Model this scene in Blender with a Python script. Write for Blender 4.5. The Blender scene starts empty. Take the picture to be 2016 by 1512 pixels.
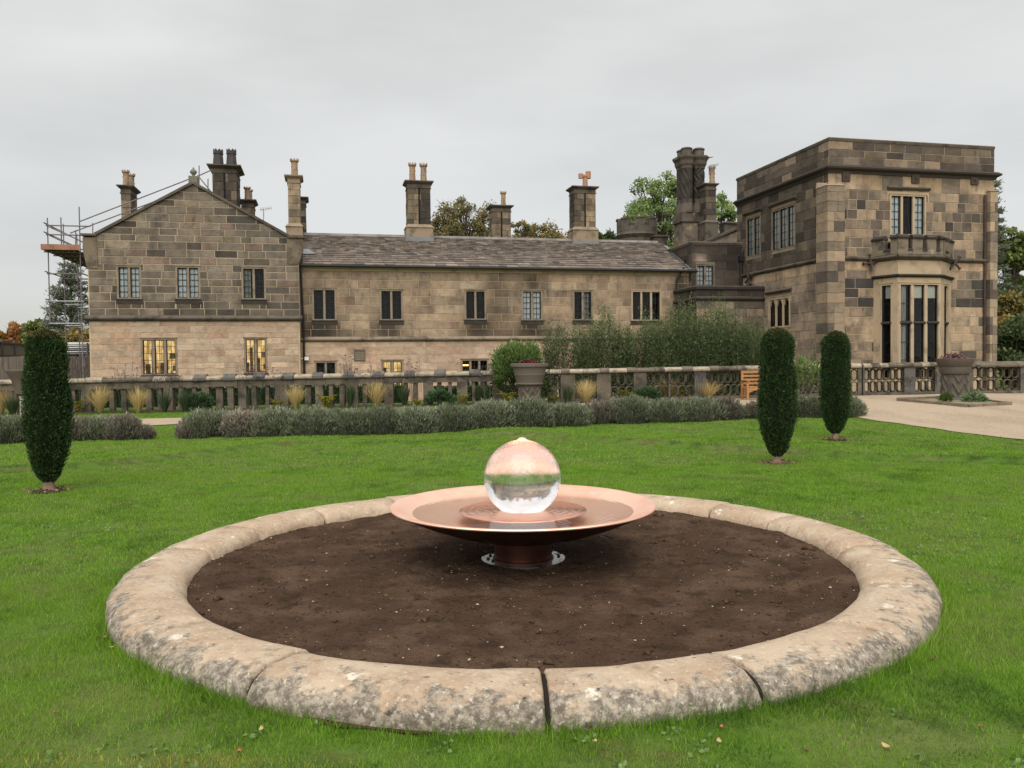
import bpy, bmesh, math, random
import numpy as np
from mathutils import Vector, Matrix

random.seed(11)
RNG = np.random.default_rng(11)
scene = bpy.context.scene
col = scene.collection
R = math.radians

# ------------------------------------------------------------------ camera
F_PX, HORIZON, ROLL, EYE = 1620.0, 711.0, -0.0108, 1.6
pitch = math.atan((756 - HORIZON) / F_PX)
_fwd = Vector((0, math.cos(pitch), -math.sin(pitch)))
_up = Vector((0, math.sin(pitch), math.cos(pitch)))
_rt = Vector((1, 0, 0))
CX = _rt * math.cos(ROLL) + _up * math.sin(ROLL)
CY = _up * math.cos(ROLL) - _rt * math.sin(ROLL)
cam_data = bpy.data.cameras.new('camera')
cam_data.sensor_width = 36
cam_data.lens = 36 * F_PX / 2016
cam_data.clip_start = 0.1
cam_data.clip_end = 3000
cam = bpy.data.objects.new('camera', cam_data)
col.objects.link(cam)
m = Matrix((CX, CY, -_fwd)).transposed().to_4x4()
m.translation = (0, 0, EYE)
cam.matrix_world = m
scene.camera = cam

# ------------------------------------------------------------------ world: overcast
SUN_EL, SUN_ROT = R(48), R(184)
world = bpy.data.worlds.new('World')
scene.world = world
world.use_nodes = True
nt = world.node_tree
nt.nodes.clear()
N = nt.nodes.new
L = nt.links.new
out = N('ShaderNodeOutputWorld')
bg = N('ShaderNodeBackground')
bg.inputs['Strength'].default_value = 0.1
sky = N('ShaderNodeTexSky')
sky.sky_type = 'NISHITA'
sky.sun_disc = False
sky.sun_elevation = SUN_EL
sky.sun_rotation = SUN_ROT
tc = N('ShaderNodeTexCoord')
mp = N('ShaderNodeMapping')
mp.inputs['Scale'].default_value = (1.0, 1.0, 3.4)
ns = N('ShaderNodeTexNoise')
ns.inputs['Scale'].default_value = 1.7
ns.inputs['Detail'].default_value = 5
ns.inputs['Roughness'].default_value = 0.5
ramp = N('ShaderNodeValToRGB')
ramp.color_ramp.elements[0].position = 0.34
ramp.color_ramp.elements[0].color = (2.34, 2.33, 2.25, 1)
ramp.color_ramp.elements[1].position = 0.66
ramp.color_ramp.elements[1].color = (3.08, 3.07, 2.98, 1)
sep = N('ShaderNodeSeparateXYZ')
sq = N('ShaderNodeMath'); sq.operation = 'MULTIPLY'
ma = N('ShaderNodeMath'); ma.operation = 'MULTIPLY_ADD'
ma.inputs[1].default_value = 1.0
ma.inputs[2].default_value = 0.96
vm = N('ShaderNodeVectorMath'); vm.operation = 'SCALE'
mix = N('ShaderNodeMix'); mix.data_type = 'RGBA'
mix.inputs[0].default_value = 0.94
L(tc.outputs['Generated'], mp.inputs['Vector'])
L(mp.outputs['Vector'], ns.inputs['Vector'])
L(ns.outputs['Fac'], ramp.inputs['Fac'])
L(tc.outputs['Generated'], sep.inputs[0])
L(sep.outputs['Z'], sq.inputs[0]); L(sep.outputs['Z'], sq.inputs[1])
L(sq.outputs[0], ma.inputs[0])
L(ramp.outputs['Color'], vm.inputs[0])
L(ma.outputs[0], vm.inputs['Scale'])
L(sky.outputs['Color'], mix.inputs[6])
L(vm.outputs[0], mix.inputs[7])
L(mix.outputs[2], bg.inputs['Color'])
L(bg.outputs[0], out.inputs['Surface'])

sd = bpy.data.lights.new('sun', 'SUN')
sd.energy = 1.5
sd.angle = R(75)
sd.color = (1.0, 0.97, 0.92)
sun = bpy.data.objects.new('sun', sd)
col.objects.link(sun)
sdir = Vector((math.cos(SUN_EL) * math.sin(SUN_ROT), math.cos(SUN_EL) * math.cos(SUN_ROT), math.sin(SUN_EL)))
sun.location = sdir * 50
sun.rotation_euler = sdir.to_track_quat('Z', 'Y').to_euler()

vs = scene.view_settings
vs.view_transform = 'Standard'
vs.look = 'None'
vs.gamma = 1
vs.use_curve_mapping = False
vs.exposure = 1.3
scene.render.engine = 'CYCLES'
scene.cycles.use_denoising = True
scene.cycles.max_bounces = 8
scene.cycles.transparent_max_bounces = 12
scene.cycles.sample_clamp_indirect = 6

# ------------------------------------------------------------------ photo measurement helpers
def ray(px, py):
    return CX * ((px - 1008) / F_PX) - CY * ((py - 756) / F_PX) + _fwd

def at(px, py, Y):
    d = ray(px, py)
    t = Y / d.y
    return Vector((0, 0, EYE)) + d * t

ALPHA = 0.2243
UH = Vector((math.cos(ALPHA), math.sin(ALPHA), 0))
NH = Vector((-math.sin(ALPHA), math.cos(ALPHA), 0))
H0 = at(380, 700, 33.0); H0.z = 0

def hv(px, py, v):
    """point (u, v, z) of the house frame on the plane v = const"""
    d = ray(px, py); o = Vector((0, 0, EYE))
    t = (v - (o - H0).dot(NH)) / d.dot(NH)
    p = o + d * t
    return Vector(((p - H0).dot(UH), v, p.z))

def hu(px, py, u):
    d = ray(px, py); o = Vector((0, 0, EYE))
    t = (u - (o - H0).dot(UH)) / d.dot(UH)
    p = o + d * t
    return Vector((u, (p - H0).dot(NH), p.z))

def h2w(u, v, z):
    return H0 + UH * u + NH * v + Vector((0, 0, z))

def smooth(t):
    t = np.clip(t, 0, 1)
    return t * t * (3 - 2 * t)

def gz0(x, y):
    x = np.asarray(x, float); y = np.asarray(y, float)
    rise = smooth((y - 17.0) / 9.5) * (0.2 + 0.0075 * np.clip(x, -20, 16))
    fall = smooth((y - 29.2) / 1.6)
    return rise * (1 - fall) - 0.05 * fall

_G = {}
def ground_at(px, py, gz=gz0):
    d = ray(px, py)
    Y = 10.0
    for _ in range(60):
        x = d.x * Y / d.y
        z = float(gz(x, Y))
        Y2 = (z - EYE) / (d.z / d.y)
        Y = 0.5 * Y + 0.5 * min(max(Y2, 1), 300)
    return Vector((d.x * Y / d.y, Y, float(gz(d.x * Y / d.y, Y))))

_stepL = [ground_at(a, b) for a, b in [(-120, 938), (143, 924), (349, 903), (508, 882), (640, 870), (700, 861)]]
_stepR = [ground_at(a, b) for a, b in [(880, 850), (1050, 861), (1237, 873), (1371, 882), (1452, 888), (1611, 896), (1734, 906), (2016, 914), (2300, 926)]]
_sx = np.array([p.x for p in _stepL] + [p.x for p in _stepR])
_sy = np.array([p.y for p in _stepL] + [p.y for p in _stepR])
def gz(x, y):
    x = np.asarray(x, float); y = np.asarray(y, float)
    line = np.interp(x, _sx, _sy)
    st = smooth((y - line) / 0.06) * (1 - smooth((y - line) / 3.0)) * 0.085
    inner = smooth((_stepL[-1].x - x) / 1.6) + smooth((x - _stepR[0].x) / 1.6)
    return gz0(x, y) + st * inner + 0.012 * np.sin(x * 1.7 + 0.6 * y) * np.sin(y * 1.3 - 0.4 * x)

# ------------------------------------------------------------------ naming helpers
def tag(o, label=None, cat=None, group=None, kind=None):
    if label: o['label'] = label
    if cat: o['category'] = cat
    if group: o['group'] = group
    if kind: o['kind'] = kind
    return o

OFF = Vector((0, 0, 0))
def thing_h(name, label, cat, u, v, z, group=None):
    """Empty at a base point given in house coordinates; meshes built next use house coordinates"""
    global OFF
    o = bpy.data.objects.new(name, None)
    col.objects.link(o)
    o.empty_display_size = 0.3
    o.location = h2w(u, v, z)
    o.rotation_euler = (0, 0, ALPHA)
    OFF = Vector((u, v, z))
    return tag(o, label, cat, group)

def thing(name, label, cat, loc, group=None, rz=0.0):
    global OFF
    o = bpy.data.objects.new(name, None)
    col.objects.link(o)
    o.empty_display_size = 0.3
    o.location = loc
    o.rotation_euler = (0, 0, rz)
    OFF = Vector((0, 0, 0))
    return tag(o, label, cat, group)

def set_off(v=(0, 0, 0)):
    global OFF
    OFF = Vector(v)

def link_mesh(name, me, mat=None, parent=None):
    o = bpy.data.objects.new(name, me)
    col.objects.link(o)
    if mat and not me.materials: me.materials.append(mat)
    if parent: o.parent = parent
    return o

class MB:
    def __init__(s): s.v = []; s.f = []; s.c = []
    def add(s, vs_, fs_, c=None):
        n = len(s.v)
        s.v += [tuple(p) for p in vs_]
        s.f += [tuple(i + n for i in f) for f in fs_]
        if c is not None:
            s.c += [c] * len(vs_) if not isinstance(c, list) else c
        return s
    def box(s, x0, x1, y0, y1, z0, z1, c=None):
        v = [(x0, y0, z0), (x1, y0, z0), (x1, y1, z0), (x0, y1, z0), (x0, y0, z1), (x1, y0, z1), (x1, y1, z1), (x0, y1, z1)]
        return s.add(v, [(0, 3, 2, 1), (4, 5, 6, 7), (0, 1, 5, 4), (1, 2, 6, 5), (2, 3, 7, 6), (3, 0, 4, 7)], c)
    def tbox(s, T, s0, s1, z0, z1, d0, d1, c=None):
        """box in wall coordinates: along, height, outwards"""
        v = [T(s0, z0, d1), T(s1, z0, d1), T(s1, z0, d0), T(s0, z0, d0), T(s0, z1, d1), T(s1, z1, d1), T(s1, z1, d0), T(s0, z1, d0)]
        return s.add(v, [(0, 3, 2, 1), (4, 5, 6, 7), (0, 1, 5, 4), (1, 2, 6, 5), (2, 3, 7, 6), (3, 0, 4, 7)], c)
    def prof(s, T, s0, s1, poly, m0=0.0, m1=0.0):
        """profile poly [(d, z)] swept along the wall from s0 to s1; m = mitre slopes at each end"""
        n = len(poly)
        v = [T(s0 - m0 * d, z, d) for d, z in poly] + [T(s1 + m1 * d, z, d) for d, z in poly]
        f = [(i, (i + 1) % n, n + (i + 1) % n, n + i) for i in range(n)]
        f += [tuple(range(n))[::-1], tuple(range(n, 2 * n))]
        return s.add(v, f)
    def tube(s, p, q, r, n=8, r2=None, cap=True):
        p = Vector(p); q = Vector(q); r2 = r if r2 is None else r2
        d = (q - p).normalized()
        a = d.orthogonal().normalized(); b = d.cross(a)
        v = []
        for c_, rr in ((p, r), (q, r2)):
            for i in range(n):
                t = 2 * math.pi * i / n
                v.append(c_ + a * math.cos(t) * rr + b * math.sin(t) * rr)
        f = [(i, (i + 1) % n, n + (i + 1) % n, n + i) for i in range(n)]
        if cap: f += [tuple(range(n))[::-1], tuple(range(n, 2 * n))]
        return s.add(v, f)
    def lathe(s, prof, cx=0, cy=0, n=24, cap0=True, cap1=True, ph=0.0):
        v = []
        for r_, z in prof:
            for i in range(n):
                t = 2 * math.pi * i / n + ph
                v.append((cx + r_ * math.cos(t), cy + r_ * math.sin(t), z))
        f = []
        for k in range(len(prof) - 1):
            for i in range(n):
                f.append((k * n + i, k * n + (i + 1) % n, (k + 1) * n + (i + 1) % n, (k + 1) * n + i))
        if cap0: f.append(tuple(range(n))[::-1])
        if cap1: f.append(tuple(range((len(prof) - 1) * n, len(prof) * n)))
        return s.add(v, f)
    def build(s, name, mat, parent=None, smooth=False, kind=None, bevel=0):
        me = bpy.data.meshes.new(name)
        me.from_pydata([(p[0] - OFF.x, p[1] - OFF.y, p[2] - OFF.z) for p in s.v], [], s.f)
        if s.c and len(s.c) == len(s.v):
            a = me.attributes.new('col', 'FLOAT_COLOR', 'POINT')
            a.data.foreach_set('color', np.array([(c[0], c[1], c[2], 1.0) for c in s.c], 'f').ravel())
        if bevel:
            bm = bmesh.new(); bm.from_mesh(me)
            bmesh.ops.bevel(bm, geom=list(bm.edges), offset=bevel, segments=1, affect='EDGES')
            bm.to_mesh(me); bm.free()
        if smooth:
            me.shade_smooth()
            try: me.set_sharp_from_angle(angle=R(40))
            except Exception: pass
        o = link_mesh(name, me, mat, parent)
        if kind: o['kind'] = kind
        return o

def np_mesh(name, V, Fc, mat, parent=None, attrs=None, kind=None, smooth=False):
    """V (n,3), Fc (m,k) numpy arrays -> one mesh object"""
    me = bpy.data.meshes.new(name)
    V = np.asarray(V, 'f'); Fc = np.asarray(Fc, 'i'); k = Fc.shape[1]
    me.vertices.add(len(V)); me.vertices.foreach_set('co', V.ravel())
    me.loops.add(Fc.size); me.loops.foreach_set('vertex_index', Fc.ravel())
    me.polygons.add(len(Fc))
    me.polygons.foreach_set('loop_start', np.arange(0, Fc.size, k, dtype='i'))
    if smooth: me.polygons.foreach_set('use_smooth', np.ones(len(Fc), bool))
    for nme, arr in (attrs or {}).items():
        a = me.attributes.new(nme, 'FLOAT', 'POINT')
        a.data.foreach_set('value', np.asarray(arr, 'f').ravel())
    me.update(calc_edges=True)
    o = link_mesh(name, me, mat, parent)
    if kind: o['kind'] = kind
    return o

def vnoise(x, y, scale, seed, octaves=3):
    o = 0; amp = 1.0; tot = 0
    for k in range(octaves):
        g = np.random.default_rng(seed + k).random((256, 256)); X = np.asarray(x) * scale * 2 ** k; Y = np.asarray(y) * scale * 2 ** k
        xi = np.floor(X).astype(int); yi = np.floor(Y).astype(int); fx = X - xi; fy = Y - yi; fx = fx * fx * (3 - 2 * fx); fy = fy * fy * (3 - 2 * fy)
        a, b, c, d = g[xi % 256, yi % 256], g[(xi + 1) % 256, yi % 256], g[xi % 256, (yi + 1) % 256], g[(xi + 1) % 256, (yi + 1) % 256]
        o = o + amp * ((a * (1 - fx) + b * fx) * (1 - fy) + (c * (1 - fx) + d * fx) * fy); tot += amp; amp *= .55
    return o / tot

def leaves(P, D, ln, wd, rnd, fold=0.25, roll=None):
    """leaf quads (diamond folded along midrib) at points P growing along D"""
    n = len(P)
    D = D / (np.linalg.norm(D, axis=1, keepdims=True) + 1e-9)
    r = RNG.normal(size=(n, 3))
    S = np.cross(D, r); S /= (np.linalg.norm(S, axis=1, keepdims=True) + 1e-9)
    U = np.cross(S, D)
    ln = np.broadcast_to(np.asarray(ln, float), (n,))[:, None]; wd = np.broadcast_to(np.asarray(wd, float), (n,))[:, None]
    a = P; c = P + D * ln
    mid = P + D * ln * 0.5 + U * ln * fold * 0.3
    b = mid + S * wd * 0.5; d = mid - S * wd * 0.5
    V = np.stack([a, b, c, d], 1).reshape(-1, 3)
    Fq = (np.arange(n)[:, None] * 4 + np.array([0, 1, 2, 3])[None])
    return V, Fq, np.repeat(rnd, 4)

# ------------------------------------------------------------------ materials
MATS = {}
def nodes_of(m):
    m.use_nodes = True
    t = m.node_tree
    t.nodes.clear()
    o = t.nodes.new('ShaderNodeOutputMaterial')
    return t, o

def noise_fac(t, vec, scale, detail=4, lo=0.4, hi=0.65, rough=0.55, stretch=None):
    if stretch:
        mp_ = t.nodes.new('ShaderNodeMapping'); mp_.inputs['Scale'].default_value = stretch
        t.links.new(vec, mp_.inputs['Vector']); vec = mp_.outputs['Vector']
    n = t.nodes.new('ShaderNodeTexNoise')
    n.inputs['Scale'].default_value = scale; n.inputs['Detail'].default_value = detail
    n.inputs['Roughness'].default_value = rough
    t.links.new(vec, n.inputs['Vector'])
    mr = t.nodes.new('ShaderNodeMapRange'); mr.interpolation_type = 'SMOOTHSTEP'
    mr.inputs['From Min'].default_value = lo; mr.inputs['From Max'].default_value = hi
    t.links.new(n.outputs['Fac'], mr.inputs['Value'])
    return mr.outputs['Result'], n.outputs['Fac']

def mixc(t, fac, a, b, blend='MIX'):
    mx = t.nodes.new('ShaderNodeMix'); mx.data_type = 'RGBA'; mx.blend_type = blend
    for i, x in ((0, fac), (6, a), (7, b)):
        if isinstance(x, (int, float)): mx.inputs[i].default_value = x
        elif isinstance(x, tuple): mx.inputs[i].default_value = (*x[:3], 1)
        else: t.links.new(x, mx.inputs[i])
    return mx.outputs[2]

def solid(name, base, layers=(), rough=0.85, spec=0.25, metal=0.0, bump=(), attr=None, perobj=True, coord='Object'):
    """principled material; layers = (colour, scale, lo, hi, amount[, stretch]); bump = (scale, strength, dist)"""
    if name in MATS: return MATS[name]
    m = bpy.data.materials.new(name)
    t, o = nodes_of(m)
    b = t.nodes.new('ShaderNodeBsdfPrincipled')
    b.inputs['Roughness'].default_value = rough
    b.inputs['Specular IOR Level'].default_value = spec
    b.inputs['Metallic'].default_value = metal
    tcn = t.nodes.new('ShaderNodeTexCoord')
    vec = tcn.outputs[coord]; raw = vec
    if perobj:
        oi = t.nodes.new('ShaderNodeObjectInfo')
        mul = t.nodes.new('ShaderNodeMath'); mul.operation = 'MULTIPLY'; mul.inputs[1].default_value = 37.0
        t.links.new(oi.outputs['Random'], mul.inputs[0])
        ad = t.nodes.new('ShaderNodeVectorMath'); ad.operation = 'ADD'
        t.links.new(vec, ad.inputs[0]); t.links.new(mul.outputs[0], ad.inputs[1])
        vec = ad.outputs[0]
    if attr:
        at_ = t.nodes.new('ShaderNodeAttribute'); at_.attribute_name = attr
        c = at_.outputs['Color']
    else:
        rgb = t.nodes.new('ShaderNodeRGB'); rgb.outputs[0].default_value = (*base, 1); c = rgb.outputs[0]
    for ly in layers:
        cl, sc, lo, hi, am = ly[:5]
        st = ly[5] if len(ly) > 5 else None
        fac, _ = noise_fac(t, raw if len(ly) > 6 else vec, sc, 5, lo, hi, 0.6, st)
        mu = t.nodes.new('ShaderNodeMath'); mu.operation = 'MULTIPLY'; mu.inputs[1].default_value = am
        t.links.new(fac, mu.inputs[0])
        if isinstance(cl, (int, float)):
            c = mixc(t, mu.outputs[0], c, (cl, cl, cl), 'MULTIPLY')
        else:
            c = mixc(t, mu.outputs[0], c, cl)
    t.links.new(c, b.inputs['Base Color'])
    prev = None
    for sc, stg, dist in bump:
        n = t.nodes.new('ShaderNodeTexNoise'); n.inputs['Scale'].default_value = sc; n.inputs['Detail'].default_value = 6
        t.links.new(vec, n.inputs['Vector'])
        bp = t.nodes.new('ShaderNodeBump'); bp.inputs['Strength'].default_value = stg; bp.inputs['Distance'].default_value = dist
        t.links.new(n.outputs['Fac'], bp.inputs['Height'])
        if prev is not None: t.links.new(prev, bp.inputs['Normal'])
        prev = bp.outputs['Normal']
    if prev is not None: t.links.new(prev, b.inputs['Normal'])
    t.links.new(b.outputs[0], o.inputs['Surface'])
    MATS[name] = m
    return m

def leafmat(name, a, bcol, c3=None, trans=0.3, rough=0.6, posnoise=None):
    """foliage: colour runs from a to bcol (to c3) with the rnd attribute"""
    if name in MATS: return MATS[name]
    m = bpy.data.materials.new(name)
    t, o = nodes_of(m)
    at_ = t.nodes.new('ShaderNodeAttribute'); at_.attribute_name = 'rnd'
    cr = t.nodes.new('ShaderNodeValToRGB')
    e = cr.color_ramp.elements
    e[0].position = 0.0; e[0].color = (*a, 1)
    e[1].position = 0.7 if c3 else 1.0; e[1].color = (*bcol, 1)
    if c3:
        x = e.new(1.0); x.color = (*c3, 1)
    fac = at_.outputs['Fac']
    t.links.new(fac, cr.inputs['Fac'])
    c = cr.outputs['Color']
    if posnoise:
        tcn = t.nodes.new('ShaderNodeTexCoord')
        for (cl, sc, lo, hi, am) in posnoise:
            f, _ = noise_fac(t, tcn.outputs['Object'], sc, 3, lo, hi)
            mu = t.nodes.new('ShaderNodeMath'); mu.operation = 'MULTIPLY'; mu.inputs[1].default_value = am
            t.links.new(f, mu.inputs[0])
            c = mixc(t, mu.outputs[0], c, cl)
    df = t.nodes.new('ShaderNodeBsdfPrincipled')
    df.inputs['Roughness'].default_value = rough
    df.inputs['Specular IOR Level'].default_value = 0.2
    t.links.new(c, df.inputs['Base Color'])
    tr = t.nodes.new('ShaderNodeBsdfTranslucent')
    t.links.new(c, tr.inputs['Color'])
    ms = t.nodes.new('ShaderNodeMixShader'); ms.inputs[0].default_value = trans
    t.links.new(df.outputs[0], ms.inputs[1]); t.links.new(tr.outputs[0], ms.inputs[2])
    t.links.new(ms.outputs[0], o.inputs['Surface'])
    MATS[name] = m
    return m

def glass_pane():
    if 'pane' in MATS: return MATS['pane']
    m = bpy.data.materials.new('window glass')
    t, o = nodes_of(m)
    tr = t.nodes.new('ShaderNodeBsdfTransparent'); tr.inputs[0].default_value = (0.88, 0.91, 0.9, 1)
    gl = t.nodes.new('ShaderNodeBsdfGlossy'); gl.inputs['Roughness'].default_value = 0.03
    fr = t.nodes.new('ShaderNodeFresnel'); fr.inputs['IOR'].default_value = 1.45
    tcn = t.nodes.new('ShaderNodeTexCoord')
    n = t.nodes.new('ShaderNodeTexNoise'); n.inputs['Scale'].default_value = 3.0
    t.links.new(tcn.outputs['Object'], n.inputs['Vector'])
    bp = t.nodes.new('ShaderNodeBump'); bp.inputs['Strength'].default_value = 0.25; bp.inputs['Distance'].default_value = 0.05
    t.links.new(n.outputs['Fac'], bp.inputs['Height'])
    t.links.new(bp.outputs[0], gl.inputs['Normal'])
    ms = t.nodes.new('ShaderNodeMixShader')
    t.links.new(fr.outputs[0], ms.inputs[0]); t.links.new(tr.outputs[0], ms.inputs[1]); t.links.new(gl.outputs[0], ms.inputs[2])
    t.links.new(ms.outputs[0], o.inputs['Surface'])
    MATS['pane'] = m
    return m

def emit(name, c, strength):
    if name in MATS: return MATS[name]
    m = bpy.data.materials.new(name)
    t, o = nodes_of(m)
    e = t.nodes.new('ShaderNodeEmission'); e.inputs[0].default_value = (*c, 1); e.inputs[1].default_value = strength
    t.links.new(e.outputs[0], o.inputs['Surface'])
    MATS[name] = m
    return m

M_STONE = solid('ashlar', (0.4, 0.3, 0.2), [(0.62, 2.2, 0.42, 0.68, 0.75), (1.3, 5.0, 0.5, 0.75, 0.65, (1, 1, 2.5)), (0.62, 9.0, 0.5, 0.7, 0.55, (1, 1, 3)), ((0.04, 0.034, 0.028), 2.6, 0.58, 0.78, 0.45)], rough=0.9, bump=[(14, 0.5, 0.02), (60, 0.3, 0.006)], attr='col')
M_STONE_S = solid('sooty ashlar', (0.4, 0.3, 0.2), [(0.62, 2.2, 0.42, 0.68, 0.75), (1.3, 5.0, 0.5, 0.75, 0.65, (1, 1, 2.5)), (0.62, 9.0, 0.5, 0.7, 0.55, (1, 1, 3)), ((0.035, 0.030, 0.026), 1.15, 0.47, 0.72, 0.62, (1, 1, .5), 'g'), ((0.03, 0.026, 0.022), 3.4, 0.56, 0.74, 0.55, (1, 1, .35), 'g')], rough=0.9, bump=[(14, 0.6, 0.025), (60, 0.35, 0.008)], attr='col')
M_MORTAR = solid('mortar', (0.44, 0.34, 0.22), [(0.6, 1.2, 0.4, 0.65, 0.6)], rough=0.95, perobj=False)
M_MORTAR_D = solid('sooty mortar', (0.24, 0.19, 0.13), [(0.6, 1.2, 0.4, 0.65, 0.6)], rough=0.95, perobj=False)
M_DRESS = solid('dressed sandstone', (0.39, 0.295, 0.195), [(0.5, 1.6, 0.48, 0.7, 0.7), ((0.09, 0.07, 0.055), 2.4, 0.6, 0.76, 0.6)], bump=[(30, 0.3, 0.01)])
M_DRESS_D = solid('sooty dressed sandstone', (0.10, 0.08, 0.06), [((0.03, 0.027, 0.025), 1.9, 0.45, 0.68, 0.85), ((0.24, 0.185, 0.12), 2.8, 0.6, 0.74, 0.5)], bump=[(30, 0.3, 0.01)])
M_SILL = solid('soot black sill', (0.04, 0.033, 0.028), [((0.12, 0.1, 0.08), 4, 0.5, 0.75, 0.4)], bump=[(30, 0.3, 0.01)])
M_MULL = solid('mullion stone', (0.23, 0.18, 0.125), [(0.5, 2.5, 0.45, 0.7, 0.8)], bump=[(40, 0.2, 0.006)])
M_LEAD = solid('black glazing iron', (0.012, 0.012, 0.013), rough=0.6, perobj=False)
M_DARK = solid('dim room', (0.012, 0.011, 0.011), rough=1, perobj=False)
M_BLIND = solid('pale blind', (0.72, 0.75, 0.77), [(0.75, 1.2, 0.4, 0.6, 0.8, (14, 14, 0.4))], perobj=True)
M_SCRAPE = None
M_CURT = solid('net curtain', (0.5, 0.5, 0.46), [(0.4, 1.5, 0.4, 0.6, 0.9, (16, 16, 0.3))], perobj=True)
M_IRON = solid('black iron', (0.018, 0.017, 0.017), rough=0.55, bump=[(20, 0.2, 0.01)])
M_RUST = solid('brown iron', (0.06, 0.042, 0.032), [(0.5, 6, 0.4, 0.7, 0.7)], rough=0.7)
M_LEADSHEET = solid('lead flashing', (0.16, 0.17, 0.18), [(0.6, 2, 0.4, 0.7, 0.6), ((0.6, 0.6, 0.6), 3, 0.62, 0.75, 0.5)], rough=0.5, spec=0.4)
M_SLATE = solid('stone slate', (0.2, 0.16, 0.13), [(0.5, 3, 0.4, 0.7, 0.8), ((0.26, 0.21, 0.16), 6, 0.6, 0.75, 0.35)], bump=[(25, 0.5, 0.02)], attr='col')
M_ROOFBASE = solid('roof shadow gap', (0.035, 0.03, 0.026), perobj=False)
M_CLAY = solid('buff clay pot', (0.30, 0.205, 0.135), [(0.5, 5, 0.45, 0.7, 0.8)], bump=[(40, 0.2, 0.01)])
M_CLAY_O = solid('orange clay pot', (0.36, 0.185, 0.11), [(0.7, 5, 0.45, 0.7, 0.6)])
M_CLAY_D = solid('grey clay pot', (0.06, 0.053, 0.053), [(0.6, 5, 0.45, 0.7, 0.7)])
M_TIMBER = solid('weathered fence timber', (0.18, 0.145, 0.115), [(0.5, 2.2, 0.4, 0.65, 0.7, (9, 9, 0.6)), ((0.27, 0.24, 0.2), 3, 0.55, 0.75, 0.6, (6, 6, 0.7))], bump=[(30, 0.3, 0.01)])
M_TIMBER_D = solid('dark fence timber', (0.10, 0.078, 0.06), [(0.5, 2.2, 0.4, 0.65, 0.7, (9, 9, 0.6))])
M_TEAK = solid('oiled bench timber', (0.36, 0.18, 0.07), [(0.6, 3, 0.4, 0.65, 0.6, (1, 8, 8))], rough=0.55, bump=[(40, 0.2, 0.006)])
M_STEEL = solid('scaffold steel', (0.17, 0.15, 0.16), [((0.16, 0.08, 0.06), 5, 0.5, 0.7, 0.6)], rough=0.5, metal=0.3)
M_ZINC = solid('galvanised steel', (0.42, 0.43, 0.43), [(0.6, 5, 0.4, 0.7, 0.6)], rough=0.4, metal=0.4)
M_BOARD = solid('scaffold board', (0.29, 0.15, 0.095), [(0.6, 3, 0.4, 0.65, 0.7)])
M_WHITE = solid('white plastic', (0.7, 0.68, 0.6), perobj=False, rough=0.5)
M_BARK = solid('bark', (0.07, 0.055, 0.042), [(0.5, 6, 0.4, 0.65, 0.7), ((0.2, 0.16, 0.13), 10, 0.55, 0.75, 0.5)], bump=[(30, 0.6, 0.02)])
M_BAL = solid('weathered balustrade stone', (0.125, 0.102, 0.073), [((0.04, 0.034, 0.027), 2.2, 0.42, 0.66, 0.9), ((0.24, 0.2, 0.15), 5.5, 0.56, 0.72, 0.55), ((0.08, 0.085, 0.045), 3.0, 0.56, 0.72, 0.6)], bump=[(18, 0.6, 0.03), (70, 0.3, 0.008)])
M_BAL_L = solid('pale coping stone', (0.30, 0.25, 0.18), [((0.11, 0.095, 0.07), 3, 0.46, 0.66, 0.85), ((0.48, 0.43, 0.35), 7, 0.58, 0.72, 0.6)], bump=[(18, 0.6, 0.03)])
M_BAL_D = solid('grey coping block', (0.105, 0.097, 0.084), [((0.035, 0.032, 0.028), 3, 0.45, 0.68, 0.85), ((0.28, 0.26, 0.23), 8, 0.58, 0.72, 0.5)], bump=[(18, 0.7, 0.03)])
M_URN = solid('grey brown urn stone', (0.10, 0.083, 0.065), [((0.07, 0.06, 0.05), 2.5, 0.45, 0.68, 0.8), ((0.2, 0.17, 0.13), 6, 0.58, 0.75, 0.4)], bump=[(20, 0.6, 0.02)])
M_PALE = solid('pale limestone', (0.38, 0.35, 0.3), [(0.5, 3, 0.45, 0.7, 0.7)], bump=[(20, 0.4, 0.02)])

# ------------------------------------------------------------------ masonry builders
def Tfront(v): return lambda s, z, d: Vector((s, v - d, z))
def Tleft(u): return lambda s, z, d: Vector((u - d, -s, z))
def Tdir(p0, p1):
    p0 = Vector((p0[0], p0[1], 0)); p1 = Vector((p1[0], p1[1], 0))
    e = (p1 - p0).normalized(); n = Vector((e.y, -e.x, 0))
    return (lambda s, z, d: p0 + e * s + n * d + Vector((0, 0, z))), (p1 - p0).length

def rsub(r, h):
    a0, a1, b0, b1 = r; c0, c1, d0, d1 = h
    if c1 <= a0 or c0 >= a1 or d1 <= b0 or d0 >= b1: return [r]
    o = []
    if c0 > a0: o.append((a0, c0, b0, b1))
    if c1 < a1: o.append((c1, a1, b0, b1))
    m0, m1 = max(a0, c0), min(a1, c1)
    if d0 > b0: o.append((m0, m1, b0, d0))
    if d1 < b1: o.append((m0, m1, d1, b1))
    return o

def rsubs(r, holes):
    rs = [r]
    for h in holes: rs = [q for x in rs for q in rsub(x, h)]
    return rs

def clip(poly, a, b, c):
    """keep a*s + b*z <= c"""
    o = []
    for i in range(len(poly)):
        p, q = poly[i], poly[(i + 1) % len(poly)]
        fp = a * p[0] + b * p[1] - c; fq = a * q[0] + b * q[1] - c
        if fp <= 0: o.append(p)
        if fp * fq < 0:
            t = fp / (fp - fq); o.append((p[0] + (q[0] - p[0]) * t, p[1] + (q[1] - p[1]) * t))
    return o

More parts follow.
